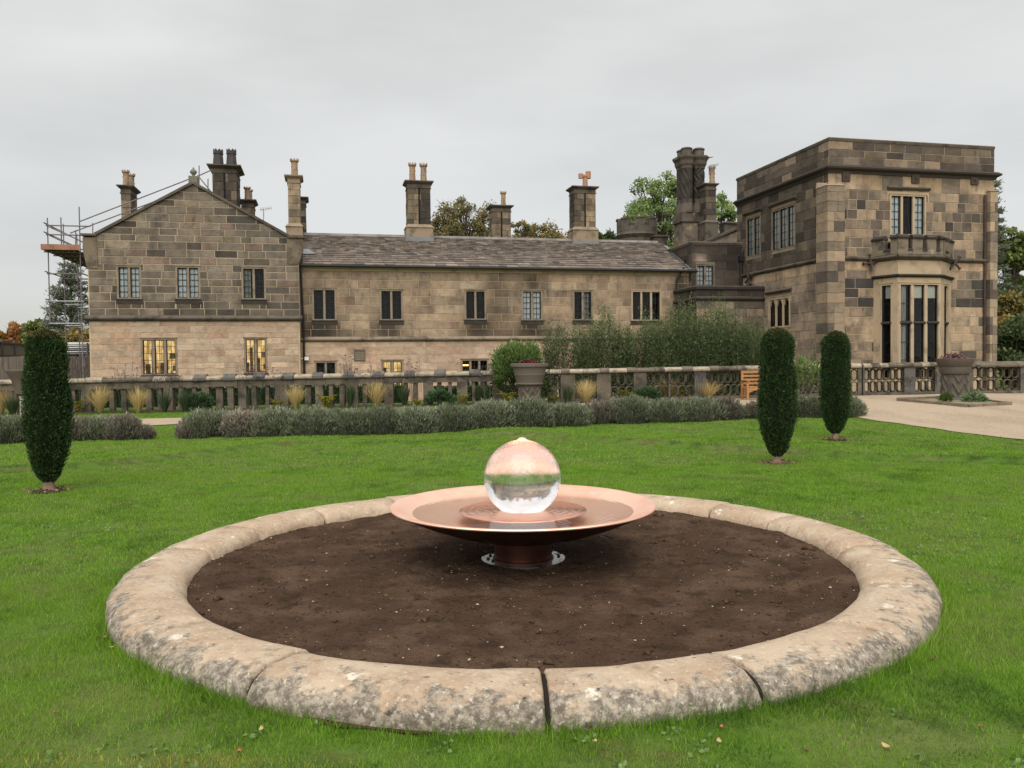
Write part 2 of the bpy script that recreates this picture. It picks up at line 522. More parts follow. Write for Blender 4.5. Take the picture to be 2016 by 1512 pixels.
def stone_into(mb, T, poly, d, base, soot, ch=0.010):
    if len(poly) == 4:          # split the long edges so that soot can grade within the stone
        a, b_, c_, d_ = poly; k = max(1, min(4, int((b_[0] - a[0]) / .24)))
        lerp = lambda p, q, t: (p[0] + (q[0] - p[0]) * t, p[1] + (q[1] - p[1]) * t)
        poly = [lerp(a, b_, i / k) for i in range(k)] + [b_] + [lerp(c_, d_, i / k) for i in range(k)] + [d_]
        strip = k
    else: strip = 0
    n = len(poly)
    cs = sum(p[0] for p in poly) / n; cz = sum(p[1] for p in poly) / n
    inn = []
    for p in poly:
        e = Vector((cs - p[0], cz - p[1]))
        k = min(ch * 1.4, e.length * 0.4)
        e = e.normalized() * k if e.length else e
        inn.append((p[0] + e.x, p[1] + e.y))
    V = [T(p[0], p[1], -0.03) for p in poly] + [T(p[0], p[1], d - ch * 0.7) for p in poly] + [T(p[0], p[1], d) for p in inn]
    C = []
    for p in list(poly) * 2 + inn:
        k = soot(p[0], p[1])
        C.append((base[0] * k, base[1] * k, base[2] * k * (0.97 if k < 0.7 else 1)))
    Fc = []
    for r_ in (0, n):
        for i in range(n):
            j = (i + 1) % n
            Fc.append((r_ + i, r_ + j, r_ + n + j, r_ + n + i))
    if strip:
        for i in range(strip): Fc.append((2 * n + i, 2 * n + i + 1, 2 * n + n - 2 - i, 2 * n + n - 1 - i))
    else: Fc.append(tuple(range(2 * n, 3 * n)))
    mb.add(V, Fc, C)

def ashlar(parent, T, r, holes, hc, lr, colfn, clips=(), soot=lambda s, z: 1.0, joint=0.026, limit=999, proud=(0.0, 0.014), name='stone', mat=None):
    """coursed masonry: every stone its own object, any beyond the limit joined"""
    u0, u1, z0, z1 = r
    nz = max(1, round((z1 - z0) / hc)); zs = [z0]
    for k in range(nz): zs.append(zs[-1] + (z1 - z0) / nz * random.uniform(0.86, 1.14))
    sc_ = (z1 - z0) / (zs[-1] - z0); zs = [z0 + (z - z0) * sc_ for z in zs]
    cells = []
    for k in range(nz):
        s = u0 - random.uniform(0, lr[0])
        while s < u1:
            ln = random.uniform(*lr)
            a, b = max(s, u0), min(s + ln, u1)
            if u1 - b < lr[0] * 0.35: b = u1; ln = 1e9
            s += ln
            if b - a < 0.04: continue
            base = colfn((a + b) / 2, (zs[k] + zs[k + 1]) / 2)
            for q in rsubs((a, b, zs[k], zs[k + 1]), holes):
                if q[1] - q[0] < 0.05 or q[3] - q[2] < 0.05: continue
                j = joint / 2
                poly = [(q[0] + j, q[2] + j), (q[1] - j, q[2] + j), (q[1] - j, q[3] - j), (q[0] + j, q[3] - j)]
                for c in clips: poly = clip(poly, *c)
                if len(poly) < 3: continue
                ar = abs(sum(poly[i][0] * poly[(i + 1) % len(poly)][1] - poly[(i + 1) % len(poly)][0] * poly[i][1] for i in range(len(poly)))) / 2
                if ar < 0.004: continue
                cells.append((ar, poly, base))
    cells.sort(key=lambda c: -c[0])
    rest = MB()
    for i, (ar, poly, base) in enumerate(cells):
        mb = MB() if i < limit else rest
        stone_into(mb, T, poly, random.uniform(*proud), base, soot)
        if i < limit: mb.build(name, mat or M_STONE_S, parent)
    if rest.v: rest.build('stonework', mat or M_STONE_S, parent, kind='stuff')
    return len(cells)

def backing(name, T, r, holes, mat, parent, thick=0.42, clips=None):
    mb = MB()
    for q in rsubs(r, holes):
        if clips is None: mb.tbox(T, q[0], q[1], q[2], q[3], -thick, -0.008)
        else:
            poly = [(q[0], q[2]), (q[1], q[2]), (q[1], q[3]), (q[0], q[3])]
            for c in clips: poly = clip(poly, *c)
            if len(poly) < 3: continue
            n = len(poly)
            V = [T(p[0], p[1], -0.008) for p in poly] + [T(p[0], p[1], -thick) for p in poly]
            Fc = [tuple(range(n)), tuple(range(n, 2 * n))[::-1]] + [(i, (i + 1) % n, n + (i + 1) % n, n + i)[::-1] for i in range(n)]
            mb.add(V, Fc)
    return mb.build(name, mat, parent)

def lamplit():
    if 'lamplit plaster' in MATS: return MATS['lamplit plaster']
    m = emit('lamplit plaster', (1.0, 0.66, 0.24), 0.42); t = m.node_tree; e = [n_ for n_ in t.nodes if n_.type == 'EMISSION'][0]
    tcn = t.nodes.new('ShaderNodeTexCoord')
    c = mixc(t, noise_fac(t, tcn.outputs['Object'], 2.6, 3, .38, .62, .5, (2.2, 1, 1))[0], (0.55, 0.30, 0.09), (1.0, 0.70, 0.30))
    t.links.new(c, e.inputs[0]); return m

def window(parent, T, r, lights, grid, inside='dark', sill=True, hood=False, frame_mat=None, mats=None, label=None, sillh=0.2, deep=0.10, fw=0.065, mw=0.09, transom=None, sill_mat=None, name='window', arch=False):
    """stone framed window: window > mullion, pane, glazing_bar, blind ...; r = (s0, s1, z0, z1)"""
    s0, s1, z0, z1 = r
    fm = frame_mat or M_MULL
    mb = MB()
    mb.tbox(T, s0, s0 + fw, z0, z1, -0.24, 0.012)
    mb.tbox(T, s1 - fw, s1, z0, z1, -0.24, 0.012)
    mb.tbox(T, s0 + fw, s1 - fw, z1 - fw, z1, -0.24, 0.010)
    mb.tbox(T, s0 + fw, s1 - fw, z0, z0 + fw * 0.6, -0.24, 0.006)
    mb.tbox(T, s0 - 0.03, s1 + 0.03, z1, z1 + 0.035, -0.02, 0.035)
    w = mb.build(name, fm, parent)
    if label: w['label'] = label
    if sill:
        b = MB(); b.prof(T, s0 - 0.04, s1 + 0.04, [(-0.1, z0 - sillh), (0.02, z0 - sillh), (0.03, z0 - 0.05), (0.05, z0 - 0.04), (0.05, z0 - 0.02), (-0.1, z0 + 0.005)])
        b.build('sill', sill_mat or M_SILL, w)
    if hood:
        b = MB(); a, c = s0 - 0.14, s1 + 0.14
        zt = z1 + 0.16
        b.prof(T, a, c, [(-0.02, zt), (0.05, zt), (0.13, zt + 0.07), (0.13, zt + 0.10), (-0.02, zt + 0.16)])
        b.build('hood_mould', M_DRESS_D, w)
    a0, a1, b0, b1 = s0 + fw, s1 - fw, z0 + fw * 0.6, z1 - fw
    lw = (a1 - a0 - mw * (lights - 1)) / lights
    for i in range(lights):
        x0 = a0 + i * (lw + mw); x1 = x0 + lw
        if i:
            b = MB(); b.prof(lambda s, z, d: T(s, z, d), x0 - mw, x0, [(-0.2, b0), (-0.01, b0), (-0.01, b1), (-0.2, b1)])
            b.build('mullion', fm, w)
        spans = [(b0, b1)]
        if transom:
            spans = [(b0, transom - 0.045), (transom + 0.045, b1)]
        for (c0, c1) in spans:
            p = MB(); p.add([T(x0, c0, -deep), T(x1, c0, -deep), T(x1, c1, -deep), T(x0, c1, -deep)], [(0, 1, 2, 3)])
            p.build('pane', glass_pane(), w)
            g = MB(); e = 0.028
            g.tbox(T, x0, x0 + e, c0, c1, -deep - 0.03, -deep + 0.03); g.tbox(T, x1 - e, x1, c0, c1, -deep - 0.03, -deep + 0.03)
            g.tbox(T, x0 + e, x1 - e, c0, c0 + e, -deep - 0.03, -deep + 0.03); g.tbox(T, x0 + e, x1 - e, c1 - e, c1, -deep - 0.03, -deep + 0.03)
            nc, nr = grid
            for k in range(1, nc):
                xx = x0 + lw * k / nc; g.tbox(T, xx - 0.009, xx + 0.009, c0 + e, c1 - e, -deep - 0.012, -deep + 0.012)
            nrr = max(1, round(nr * (c1 - c0) / (b1 - b0))) if transom else nr
            for k in range(1, nrr):
                zz = c0 + (c1 - c0) * k / nrr; g.tbox(T, x0 + e, x1 - e, zz - 0.009, zz + 0.009, -deep - 0.010, -deep + 0.014)
            g.build('glazing_bar', M_LEAD, w)
        if arch:
            # cusped head filling the top corners of the light
            h = lw * 0.75
            pts = [(x0, b1)]; n = 8
            for k in range(n + 1):
                t_ = k / n; pts.append((x0 + lw * t_, b1 - h + h * 0.93 * math.sin(math.pi * t_) ** 0.75))
            for sgn in (0, 1):
                b = MB()
                half = [p for p in pts[1:] if (p[0] <= (x0 + x1) / 2 + 1e-6) == (sgn == 0)]
                if sgn == 1: half = [((x0 + x1) / 2, pts[1 + n // 2][1])] + half
                corner = (x0, b1) if sgn == 0 else (x1, b1)
                top = ((x0 + x1) / 2, b1)
                poly = [corner] + half + ([top] if sgn == 0 else []) 
                if sgn == 1: poly = [top] + half + [corner]
                V = [T(p[0], p[1], -0.03) for p in poly] + [T(p[0], p[1], -0.12) for p in poly]
                nn = len(poly)
                b.add(V, [tuple(range(nn)), tuple(range(nn, 2 * nn))[::-1]] + [(i_, (i_ + 1) % nn, nn + (i_ + 1) % nn, nn + i_) for i_ in range(nn)])
                b.build('cusped_head', fm, w)
        if transom:
            b = MB(); b.prof(T, x0 - 0.03, x1 + 0.03, [(-0.2, transom - 0.045), (0.02, transom - 0.045), (0.04, transom), (0.02, transom + 0.045), (-0.2, transom + 0.045)])
            b.build('transom', M_SILL, w)
        kind = inside if isinstance(inside, str) else inside[i]
        q = MB()
        if kind == 'blind':
            q.add([T(x0, b0, -deep - .045), T(x1, b0, -deep - .045), T(x1, b1, -deep - .045), T(x0, b1, -deep - .045)], [(0, 1, 2, 3)]); q.build('blind', M_BLIND, w)
        elif kind == 'curtain':
            n = 10; V = []
            for k in range(n + 1):
                s = x0 + lw * 0.75 * k / n; d = -deep - 0.06 - 0.03 * (k % 2)
                V += [T(s, b0, d), T(s, b1, d)]
            q.add(V, [(2 * k, 2 * k + 2, 2 * k + 3, 2 * k + 1) for k in range(n)]); q.build('curtain', M_CURT, w)
        elif kind == 'shade':
            zz = b1 - (b1 - b0) * 0.14
            q.add([T(x0, zz, -deep - .05), T(x1, zz, -deep - .05), T(x1, b1, -deep - .05), T(x0, b1, -deep - .05)], [(0, 1, 2, 3)]); q.build('blind', solid('cream blind', (0.6, 0.58, 0.5), perobj=False), w)
    lit = inside == 'lit'
    q = MB()
    dd = -1.1 if lit else -0.6
    q.add([T(s0 - 0.3, z0 - 0.3, dd), T(s1 + 0.3, z0 - 0.3, dd), T(s1 + 0.3, z1 + 0.3, dd), T(s0 - 0.3, z1 + 0.3, dd)], [(0, 1, 2, 3)])
    q.build('lit_room' if lit else 'room', lamplit() if lit else M_DARK, w)
    if lit:
        q = MB()
        for (fa, fb, ga, gb) in [(0.0, 0.12, 0.0, 0.3), (0.17, 0.29, 0.0, 0.74), (0.42, 0.62, 0.0, 0.34), (0.52, 0.62, 0.3, 0.42), (0.68, 1.0, 0.44, 0.60), (0.76, 0.92, 0.1, 0.25)]:
            q.tbox(T, s0 + (s1 - s0) * fa, s0 + (s1 - s0) * fb, z0 + (z1 - z0) * ga, z0 + (z1 - z0) * gb, -0.95, -0.8)
        q.build('furniture', solid('brown furniture', (0.5, 0.33, 0.14), [(.4, 4, .4, .6, .8)], perobj=False), w)
    return w

def pot(mb, cx, cy, z0, h, r, style, n=12):
    if style == 'crown':      # tapering square-ish pot with zigzag top
        n = 8
        mb.lathe([(r, z0), (r * 0.8, z0 + h * 0.72), (r * 0.92, z0 + h * 0.73), (r * 0.92, z0 + h * 0.77), (r * 0.78, z0 + h * 0.78)], cx, cy, n, ph=math.pi / 8)
        for k in range(n):
            t0 = 2 * math.pi * k / n + math.pi / 8; t1 = t0 + 2 * math.pi / n; tm = (t0 + t1) / 2
            rr = r * 0.86
            P = lambda t, z, q=1.0: (cx + rr * q * math.cos(t), cy + rr * q * math.sin(t), z)
            V = [P(t0, z0 + h * 0.77), P(t1, z0 + h * 0.77), P(t1, z0 + h), P(tm, z0 + h * 0.88), P(t0, z0 + h)]
            V += [P(t0, z0 + h * 0.77, .8), P(t1, z0 + h * 0.77, .8), P(t1, z0 + h, .8), P(tm, z0 + h * 0.88, .8), P(t0, z0 + h, .8)]
            mb.add(V, [(0, 1, 2, 3, 4), (9, 8, 7, 6, 5)] + [(i, (i + 1) % 5, 5 + (i + 1) % 5, 5 + i)[::-1] for i in range(5)])
    elif style == 'tee':      # pot with a cross-piece hood
        mb.lathe([(r, z0), (r * 0.85, z0 + h * 0.6)], cx, cy, n)
        a = Vector((cx - r * 1.6, cy, z0 + h * 0.72)); b = Vector((cx + r * 1.5, cy + r, z0 + h * 0.72))
        mb.tube(a, b, r * 0.7, 10)
        mb.tube(a + Vector((0, 0, -h * .14)), a + Vector((0, 0, h * .12)), r * 0.85, 10)
        mb.tube(b + Vector((0, 0, -h * .1)), b + Vector((0, 0, h * .3)), r * 0.95, 10)
    elif style == 'drum':
        mb.lathe([(r, z0), (r, z0 + h * 0.75), (r * 1.16, z0 + h * 0.8), (r * 1.16, z0 + h * 0.9), (r * 0.95, z0 + h)], cx, cy, 12)
    else:                     # round louvred pot with beaded rim
        mb.lathe([(r * 0.95, z0), (r * 0.8, z0 + h * 0.45), (r * 0.82, z0 + h * 0.8), (r * 1.12, z0 + h * 0.86), (r * 1.12, z0 + h * 0.92), (r * 0.95, z0 + h * 0.93)], cx, cy, n)
        for k in range(8):
            t = 2 * math.pi * k / 8
            mb.box(cx + r * math.cos(t) - r * .13, cx + r * math.cos(t) + r * .13, cy + r * math.sin(t) - r * .13, cy + r * math.sin(t) + r * .13, z0 + h * 0.92, z0 + h)
        for k in range(6):
            t = 2 * math.pi * (k + 0.5) / 6; zz = z0 + h * (0.4 + 0.16 * (k % 2))
            mb.box(cx + r * .84 * math.cos(t) - r * .13, cx + r * .84 * math.cos(t) + r * .13, cy + r * .84 * math.sin(t) - r * .13, cy + r * .84 * math.sin(t) + r * .13, zz, zz + h * .05)

def chimney(parent, x0, x1, ycap, yb, v, depth, pots, style='round', plinth=None, groove=False, dark=0.3, potmat=None, hc=0.3, label=None, capped=True, zb=None, flare=0.14):
    """stack whose front face spans photo columns x0..x1; chimney > stone, cap, chimney_pot"""
    xm = (x0 + x1) / 2
    u0 = hv(x0, (ycap + yb) / 2, v).x; u1 = hv(x1, (ycap + yb) / 2, v).x
    zt = hv(xm, ycap, v).z; z0 = hv(xm, yb, v).z if zb is None else zb
    w = u1 - u0
    core = MB(); core.box(u0 + 0.02, u1 - 0.02, v + 0.02, v + depth, z0, zt - 0.05)
    ch = core.build('chimney', M_MORTAR_D, parent)
    if label: ch['label'] = label
    def cf(s, z):
        dk = dark if not isinstance(dark, tuple) else dark[0 if s < (u0 + u1) / 2 else 1]
        g = min(1, max(0, 1 - dk + random.gauss(0, .16) - (.25 if random.random() < .15 else 0))); b = tuple(p + (q - p) * g for p, q in zip((0.05, 0.042, 0.034), (0.33, 0.245, 0.155)))
        k = random.uniform(0.8, 1.12); return tuple(c * k for c in b)
    zp = hv(xm, plinth, v).z if plinth else z0
    T = Tfront(v)
    um = (u0 + u1) / 2
    zc = zt - 0.34
    if groove:
        gm = 0.035
        for (a, b) in ((u0, um - gm), (um + gm, u1)):
            ashlar(ch, T, (a, b, zp, zc), [], hc, (0.3, 0.6), cf, joint=0.012, name='chimney_stone')
        g = MB(); g.tbox(T, um - gm, um + gm, zp, zc, -0.1, 0.004); g.build('flue_gap', M_DARK, ch)
    else:
        ashlar(ch, T, (u0, u1, zp, zc), [], hc, (0.35, 0.7), cf, joint=0.012, name='chimney_stone')
    side = (lambda s, z, d: Vector((u1 + d, v + s, z))) if xm < 660 else (lambda s, z, d: Vector((u0 - d, v + depth - s, z)))
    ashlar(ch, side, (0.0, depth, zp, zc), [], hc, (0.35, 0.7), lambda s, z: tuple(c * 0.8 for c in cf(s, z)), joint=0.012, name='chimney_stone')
    if plinth:
        e = 0.09
        b = MB(); b.box(u0 - e, u1 + e, v - e, v + depth + e, z0 - 0.4, zp - 0.12)
        V = [(u0 - e - .04, v - e - .04, zp - .12), (u1 + e + .04, v - e - .04, zp - .12), (u1 + e + .04, v + depth + e, zp - .12), (u0 - e - .04, v + depth + e, zp - .12), (u0, v, zp + .04), (u1, v, zp + .04), (u1, v + depth, zp + .04), (u0, v + depth, zp + .04)]
        b.add(V, [(0, 3, 2, 1), (4, 5, 6, 7), (0, 1, 5, 4), (1, 2, 6, 5), (2, 3, 7, 6), (3, 0, 4, 7)])
        b.build('plinth', M_DRESS_D if not isinstance(dark, tuple) and dark > .7 else solid('chimney plinth stone', (0.25, 0.19, 0.125), [((0.07, 0.058, 0.045), 2.0, .45, .68, .8)], bump=[(20, .4, .02)]), ch)
    b = MB(); f = flare
    b.box(u0 - .03, u1 + .03, v - .03, v + depth + .03, zt - 0.34, zt - 0.30)
    b.box(u0 - .005, u1 + .005, v - .005, v + depth + .005, zt - 0.30, zt - 0.16)
    V = [(u0, v, zt - .16), (u1, v, zt - .16), (u1, v + depth, zt - .16), (u0, v + depth, zt - .16), (u0 - f, v - f, zt - .05), (u1 + f, v - f, zt - .05), (u1 + f, v + depth + f, zt - .05), (u0 - f, v + depth + f, zt - .05)]
    b.add(V, [(0, 3, 2, 1), (4, 5, 6, 7), (0, 1, 5, 4), (1, 2, 6, 5), (2, 3, 7, 6), (3, 0, 4, 7)])
    b.box(u0 - f, u1 + f, v - f, v + depth + f, zt - .05, zt)
    b.build('cap', M_DRESS_D if isinstance(dark, tuple) or dark > 0.25 else MATS.get('chimney plinth stone', M_DRESS_D), ch)
    for (px, yt, wp, dv) in pots:
        c = hv(px, ycap, v + dv)
        zh = hv(px, yt, v + dv).z - zt
        r = wp / 2 / F_PX * h2w(c.x, c.y, 0).y
        p = MB(); pot(p, c.x, c.y, zt - 0.02, zh + .02, r, style); p.build('chimney_pot', potmat or M_CLAY, ch, smooth=(style != 'crown'))
    return ch

def hrect(x0, x1, y0, y1, v):
    ym, xm = (y0 + y1) / 2, (x0 + x1) / 2
    return (hv(x0, ym, v).x, hv(x1, ym, v).x, hv(xm, y1, v).z, hv(xm, y0, v).z)

def tint(cols, w=None, jit=0.13):
    b = random.choices(cols, w)[0]; k = random.uniform(1 - jit, 1 + jit); h = random.uniform(0.97, 1.03)
    return (b[0] * k * h * .985, b[1] * k * .925, b[2] * k / h * .915)

# ------------------------------------------------------------------ gabled wing
vG = 0.0
gab = thing_h('gabled_wing', 'gabled stone wing with a ball finial and brown upper storey beside the scaffolding', 'building', hv(380, 700, 0).x, 0, 0)
T = Tfront(vG)
uL, uR = -3.80, hv(590, 628, 0).x
zS = 3.43
apex = hv(380, 362, 0); kl = hv(188, 463, 0); kr = hv(567, 466, 0)
def halfplane(p, q):   # below the line p-q
    a, b = -(q.z - p.z), (q.x - p.x)
    if b < 0: a, b = -a, -b
    return (a, b, a * p.x + b * p.z)
gclips = [halfplane(kl, apex), halfplane(apex, kr)]
ztop = apex.z
WG = [((230, 278, 523, 588), 2, 'blind', 'right'), ((346, 394, 524, 588), 2, 'blind', ''), ((476, 523, 526, 589), 2, ['curtain', 'dark'], '')]
wrs = [hrect(*w[0], vG) for w in WG]
holesU = [(r[0], r[1], r[2] - 0.2, r[3]) for r in wrs]
WL = [((278, 349, 666, 738), 3), ((481, 526, 665, 734), 2)]
wls = [hrect(*w[0], vG) for w in WL]
holesL = [(r[0], r[1], r[2] - 0.2, r[3]) for r in wls]
wall = backing('wall', T, (uL, uR, -0.1, ztop), [(r[0], r[1], r[2], r[3]) for r in wrs + wls], M_MORTAR, gab, clips=gclips)
GU = [(0.195, 0.166, 0.127), (0.16, 0.137, 0.105), (0.23, 0.194, 0.146), (0.205, 0.15, 0.115), (0.12, 0.104, 0.082), (0.075, 0.066, 0.054)]
def sootG(s, z):
    k = 1.0
    for r in wrs:
        dx = max(r[0] - s, 0, s - r[1]); dz = r[2] - z
        if 0 < dz < 0.9: k -= 0.5 * max(0, 1 - dx / 0.35) * (1 - dz / 0.9)
    k -= 0.35 * max(0, (z - 6.9) / 2) * (0.6 + 0.4 * math.sin(s * 5 + z * 7))
    k -= 0.3 * max(0, 1 - (z - zS) / 0.5)
    k -= 0.25 * max(0, (s - 3.3) / 1.0)
    return max(k, 0.3)
n1 = ashlar(wall, T, (uL, uR, zS + 0.12, ztop), holesU, 0.285, (0.42, 1.15), lambda s, z: tint(GU, [5, 4, 4, 1.1, 3.5, 1.5 if z < 7 else 3.5]), clips=gclips + [(-1, 0, 3.76)], soot=sootG, limit=235)
GL = [(0.45, 0.345, 0.24), (0.42, 0.315, 0.215), (0.48, 0.38, 0.265), (0.42, 0.29, 0.20), (0.41, 0.325, 0.23)]
n2 = ashlar(wall, T, (uL + 0.04, uR - 0.06, 0.0, zS - 0.02), holesL, 0.25, (0.4, 1.2), lambda s, z: tint(GL, None, 0.07), limit=65, joint=0.012, mat=M_STONE, proud=(0.0, 0.006))
for (px, li, ins, x), r in zip(WG, wrs): window(gab, T, r, li, (2, 5), ins)
window(gab, T, wls[0], 3, (2, 5), 'lit', label='warmly lit three-light window')
window(gab, T, wls[1], 2, (2, 5), 'lit', label='warmly lit two-light window')
# string course, kneelers, coping
b = MB(); b.prof(T, uL - 0.12, uR + 0.1, [(-0.02, zS - 0.09), (0.06, zS - 0.09), (0.14, zS - 0.02), (0.15, zS + 0.03), (0.03, zS + 0.14), (-0.02, zS + 0.14)])
b.build('string_course', M_DRESS_D, gab)
b = MB()
p = [hv(100 + 74, 520, 0), hv(163, 490, 0), hv(163, 467, 0), hv(192, 467, 0), hv(200, 490, 0)]
K_ = solid('kneeler stone', (0.165, 0.13, 0.09), [(0.4, 2, 0.42, 0.66, 0.85)], bump=[(30, .3, .01)])
for poly, nm in (([(uL, p[0].z - 0.15), (uL - .05, p[0].z), (p[1].x, p[1].z), (p[2].x, p[2].z), (kl.x + .05, p[2].z), (kl.x + .05, p[0].z - 0.15)], 'l'),
                 ([(kr.x - .05, kr.z), (hv(597, 470, 0).x, kr.z - .02), (hv(597, 490, 0).x, hv(597, 490, 0).z), (uR + .04, hv(590, 515, 0).z), (uR, hv(590, 520, 0).z), (kr.x - .05, hv(590, 520, 0).z)][::-1], 'r')):
    n = len(poly)
    b = MB(); b.add([(x, -0.03, z) for x, z in poly] + [(x, 0.4, z) for x, z in poly], [tuple(range(n))[::-1], tuple(range(n, 2 * n))] + [(i, (i + 1) % n, n + (i + 1) % n, n + i) for i in range(n)]); b.build('kneeler', K_, gab)
b = MB()
a1, a2 = hv(163, 463, 0), hv(191, 463, 0)
b.box(a1.x - .06, a2.x, -0.12, 0.45, a1.z - 0.02, a1.z + 0.06)
b.box(kr.x - .02, hv(599, 470, 0).x, -0.12, 0.45, kr.z - .05, kr.z + 0.05)
for p0, p1 in ((kl, apex), (kr, apex)):
    d = Vector((p1.x - p0.x, 0, p1.z - p0.z)); nrm = Vector((-d.z, 0, d.x)).normalized()
    if nrm.z < 0: nrm = -nrm
    q0 = p0 + nrm * 0.02; q1 = p1 + nrm * 0.02
    V = [Vector((c.x, y, c.z)) + nrm * k for c in (q0, q1) for y, k in ((-0.1, -0.03), (0.45, -0.03), (0.45, 0.07), (-0.1, 0.07))]
    b.add(V, [(0, 1, 2, 3), (7, 6, 5, 4), (0, 4, 5, 1), (1, 5, 6, 2), (2, 6, 7, 3), (3, 7, 4, 0)])
b.build('gable_coping', M_DRESS_D, gab)
b = MB()
az = apex.z
b.box(apex.x - .17, apex.x + .17, 0.0, 0.36, az - 0.1, hv(380, 346, 0).z)
f0 = hv(380, 346, 0).z; f1 = hv(380, 327, 0).z; h = f1 - f0
b.lathe([(0.09, f0), (0.05, f0 + h * .12), (0.06, f0 + h * .2), (0.125, f0 + h * .38), (0.135, f0 + h * .52), (0.10, f0 + h * .68), (0.04, f0 + h * .8), (0.035, f0 + h * .88), (0.008, f0 + h)], apex.x, 0.18, 14)
b.build('finial', solid('mossy finial stone', (0.16, 0.15, 0.11), [(0.5, 4, .4, .7, .7)]), gab, smooth=True)
# side walls and roof behind the gable
b = MB(); b.box(uL, uL + .4, 0.42, 9.0, -0.1, kl.z - .1); b.box(uR - .4, uR, 0.42, 9.0, -0.1, kr.z - .1)
b.build('side_wall', M_MORTAR_D, gab)
b = MB()
for p0, p1 in ((kl, apex), (kr, apex)):
    b.add([(p0.x, .4, p0.z - .05), (p0.x, 9, p0.z - .05), (p1.x, 9, p1.z - .05), (p1.x, .4, p1.z - .05)], [(0, 1, 2, 3)])
b.build('roof', M_SLATE if False else solid('dark slate roof', (0.12, 0.1, 0.085), [(0.5, 3, .4, .7, .7)]), gab)
chimney(gab, 238, 258, 365, 436, 2.2, 1.15, [(248, 335, 13, .3), (259, 342, 13, .95)], dark=0.4, hc=.3)
chimney(gab, 418, 466, 325, 405, 3.2, 1.5, [(430, 294, 22, .45), (456, 294, 22, .45)], 'crown', dark=0.92, groove=True, potmat=M_CLAY_D, hc=.36, label='large black chimney with two grey crown pots', flare=.2, zb=7.0)
chimney(gab, 476, 499, 393, 440, 4.6, 1.0, [(487, 368, 12, .2), (492, 373, 11, .8)], dark=0.35, zb=7.0)

# ------------------------------------------------------------------ long two-storey range
vM = 0.5
mid = thing_h('long_range', 'long two-storey buff stone range with a stone slate roof and tall chimneys', 'building', hv(975, 700, vM).x, vM, 0)
T = Tfront(vM)
mL = uR - 0.02; mR = hv(1363, 533, vM).x
zM, zE = 2.60, 5.50
WU = [((615, 662, 568, 630), 2, 'dark'), ((748, 793, 570, 630), 2, 'dark'), ((915, 957, 571, 629), 2, 'dark'), ((1027, 1068, 571, 630), 2, 'blind'), ((1128, 1167, 572, 630), 2, ['dark', 'curtain']), ((1243, 1302, 572, 631), 3, 'dark')]
wru = [hrect(*w[0], vM) for w in WU]
WW = [((620, 663, 711, 768), 2, ['dark', 'dark'], ''), ((751, 794, 709, 766), 2, 'lit', 'warmly lit low window'), ((908, 962, 707, 764), 3, 'dark', '')]
wrl = [hrect(*w[0], vM) for w in WW]
vent_r = hrect(697, 719, 688, 711, vM)
wall = backing('wall', T, (mL, mR + .3, -0.1, zE + .1), [r for r in wru + wrl], M_MORTAR, mid)
MU = [(0.34, 0.262, 0.175), (0.305, 0.235, 0.158), (0.375, 0.295, 0.20), (0.26, 0.2, 0.135), (0.30, 0.21, 0.145)]
sootspots = [(hv(x, y, vM).x, hv(x, y, vM).z, w_ * .026, h_ * .026, k) for x, y, w_, h_, k in
             [(980, 595, 20, 45, .6), (950, 640, 26, 30, .45), (1047, 556, 20, 18, .85), (1047, 648, 30, 24, .9), (770, 648, 26, 26, .75), (640, 650, 34, 30, .85), (620, 560, 10, 22, .5), (672, 556, 10, 16, .45), (1258, 560, 30, 30, .35), (1342, 590, 16, 80, .95), (936, 645, 26, 22, .85), (600, 620, 12, 40, .45), (1030, 655, 60, 16, .4), (610, 655, 24, 20, .6), (975, 560, 18, 20, .4), (755, 556, 14, 18, .3)]]
def sootM(s, z):
    k = 1.0
    for (a, b, w_, h_, am) in sootspots:
        k *= 1 - am * math.exp(-((s - a) / w_) ** 2 - ((z - b) / h_) ** 2)
    k *= 1 - 0.2 * max(0, 1 - (z - zM) / 0.4)
    return max(k, 0.16)
holesU = [(r[0], r[1], r[2] - 0.2, r[3]) for r in wru]
n3 = ashlar(wall, T, (mL + .04, mR, zM + 0.1, zE - 0.02), holesU, 0.335, (0.5, 1.25), lambda s, z: tint(MU, [4, 4, 3, 3, 1.3], .1), soot=sootM, limit=190, joint=0.016, proud=(0, .008))
ML = [(0.45, 0.345, 0.24), (0.42, 0.31, 0.21), (0.48, 0.37, 0.26), (0.43, 0.30, 0.215)]
n4 = ashlar(wall, T, (mL + .04, mR, 0.0, zM - 0.06), wrl + [vent_r], 0.33, (0.6, 1.6), lambda s, z: tint(ML, None, .07), limit=105, mat=M_STONE, joint=0.008, proud=(0, .005))
for (px, li, ins), r in zip(WU, wru): window(mid, T, r, li, (2, 5), ins, frame_mat=M_DRESS if li == 3 else None)
for (px, li, ins, lb), r in zip(WW, wrl): window(mid, T, r, li, (2, 4), ins, label=lb or None)
p = hv(923, 719, vM)
b = MB(); b.tbox(T, p.x - .22, p.x + .16, p.z - .03, p.z + .03, -.3, -.25); b.build('ceiling_lamp', emit('tungsten lamp', (1.0, 0.5, 0.16), 2.2), mid)
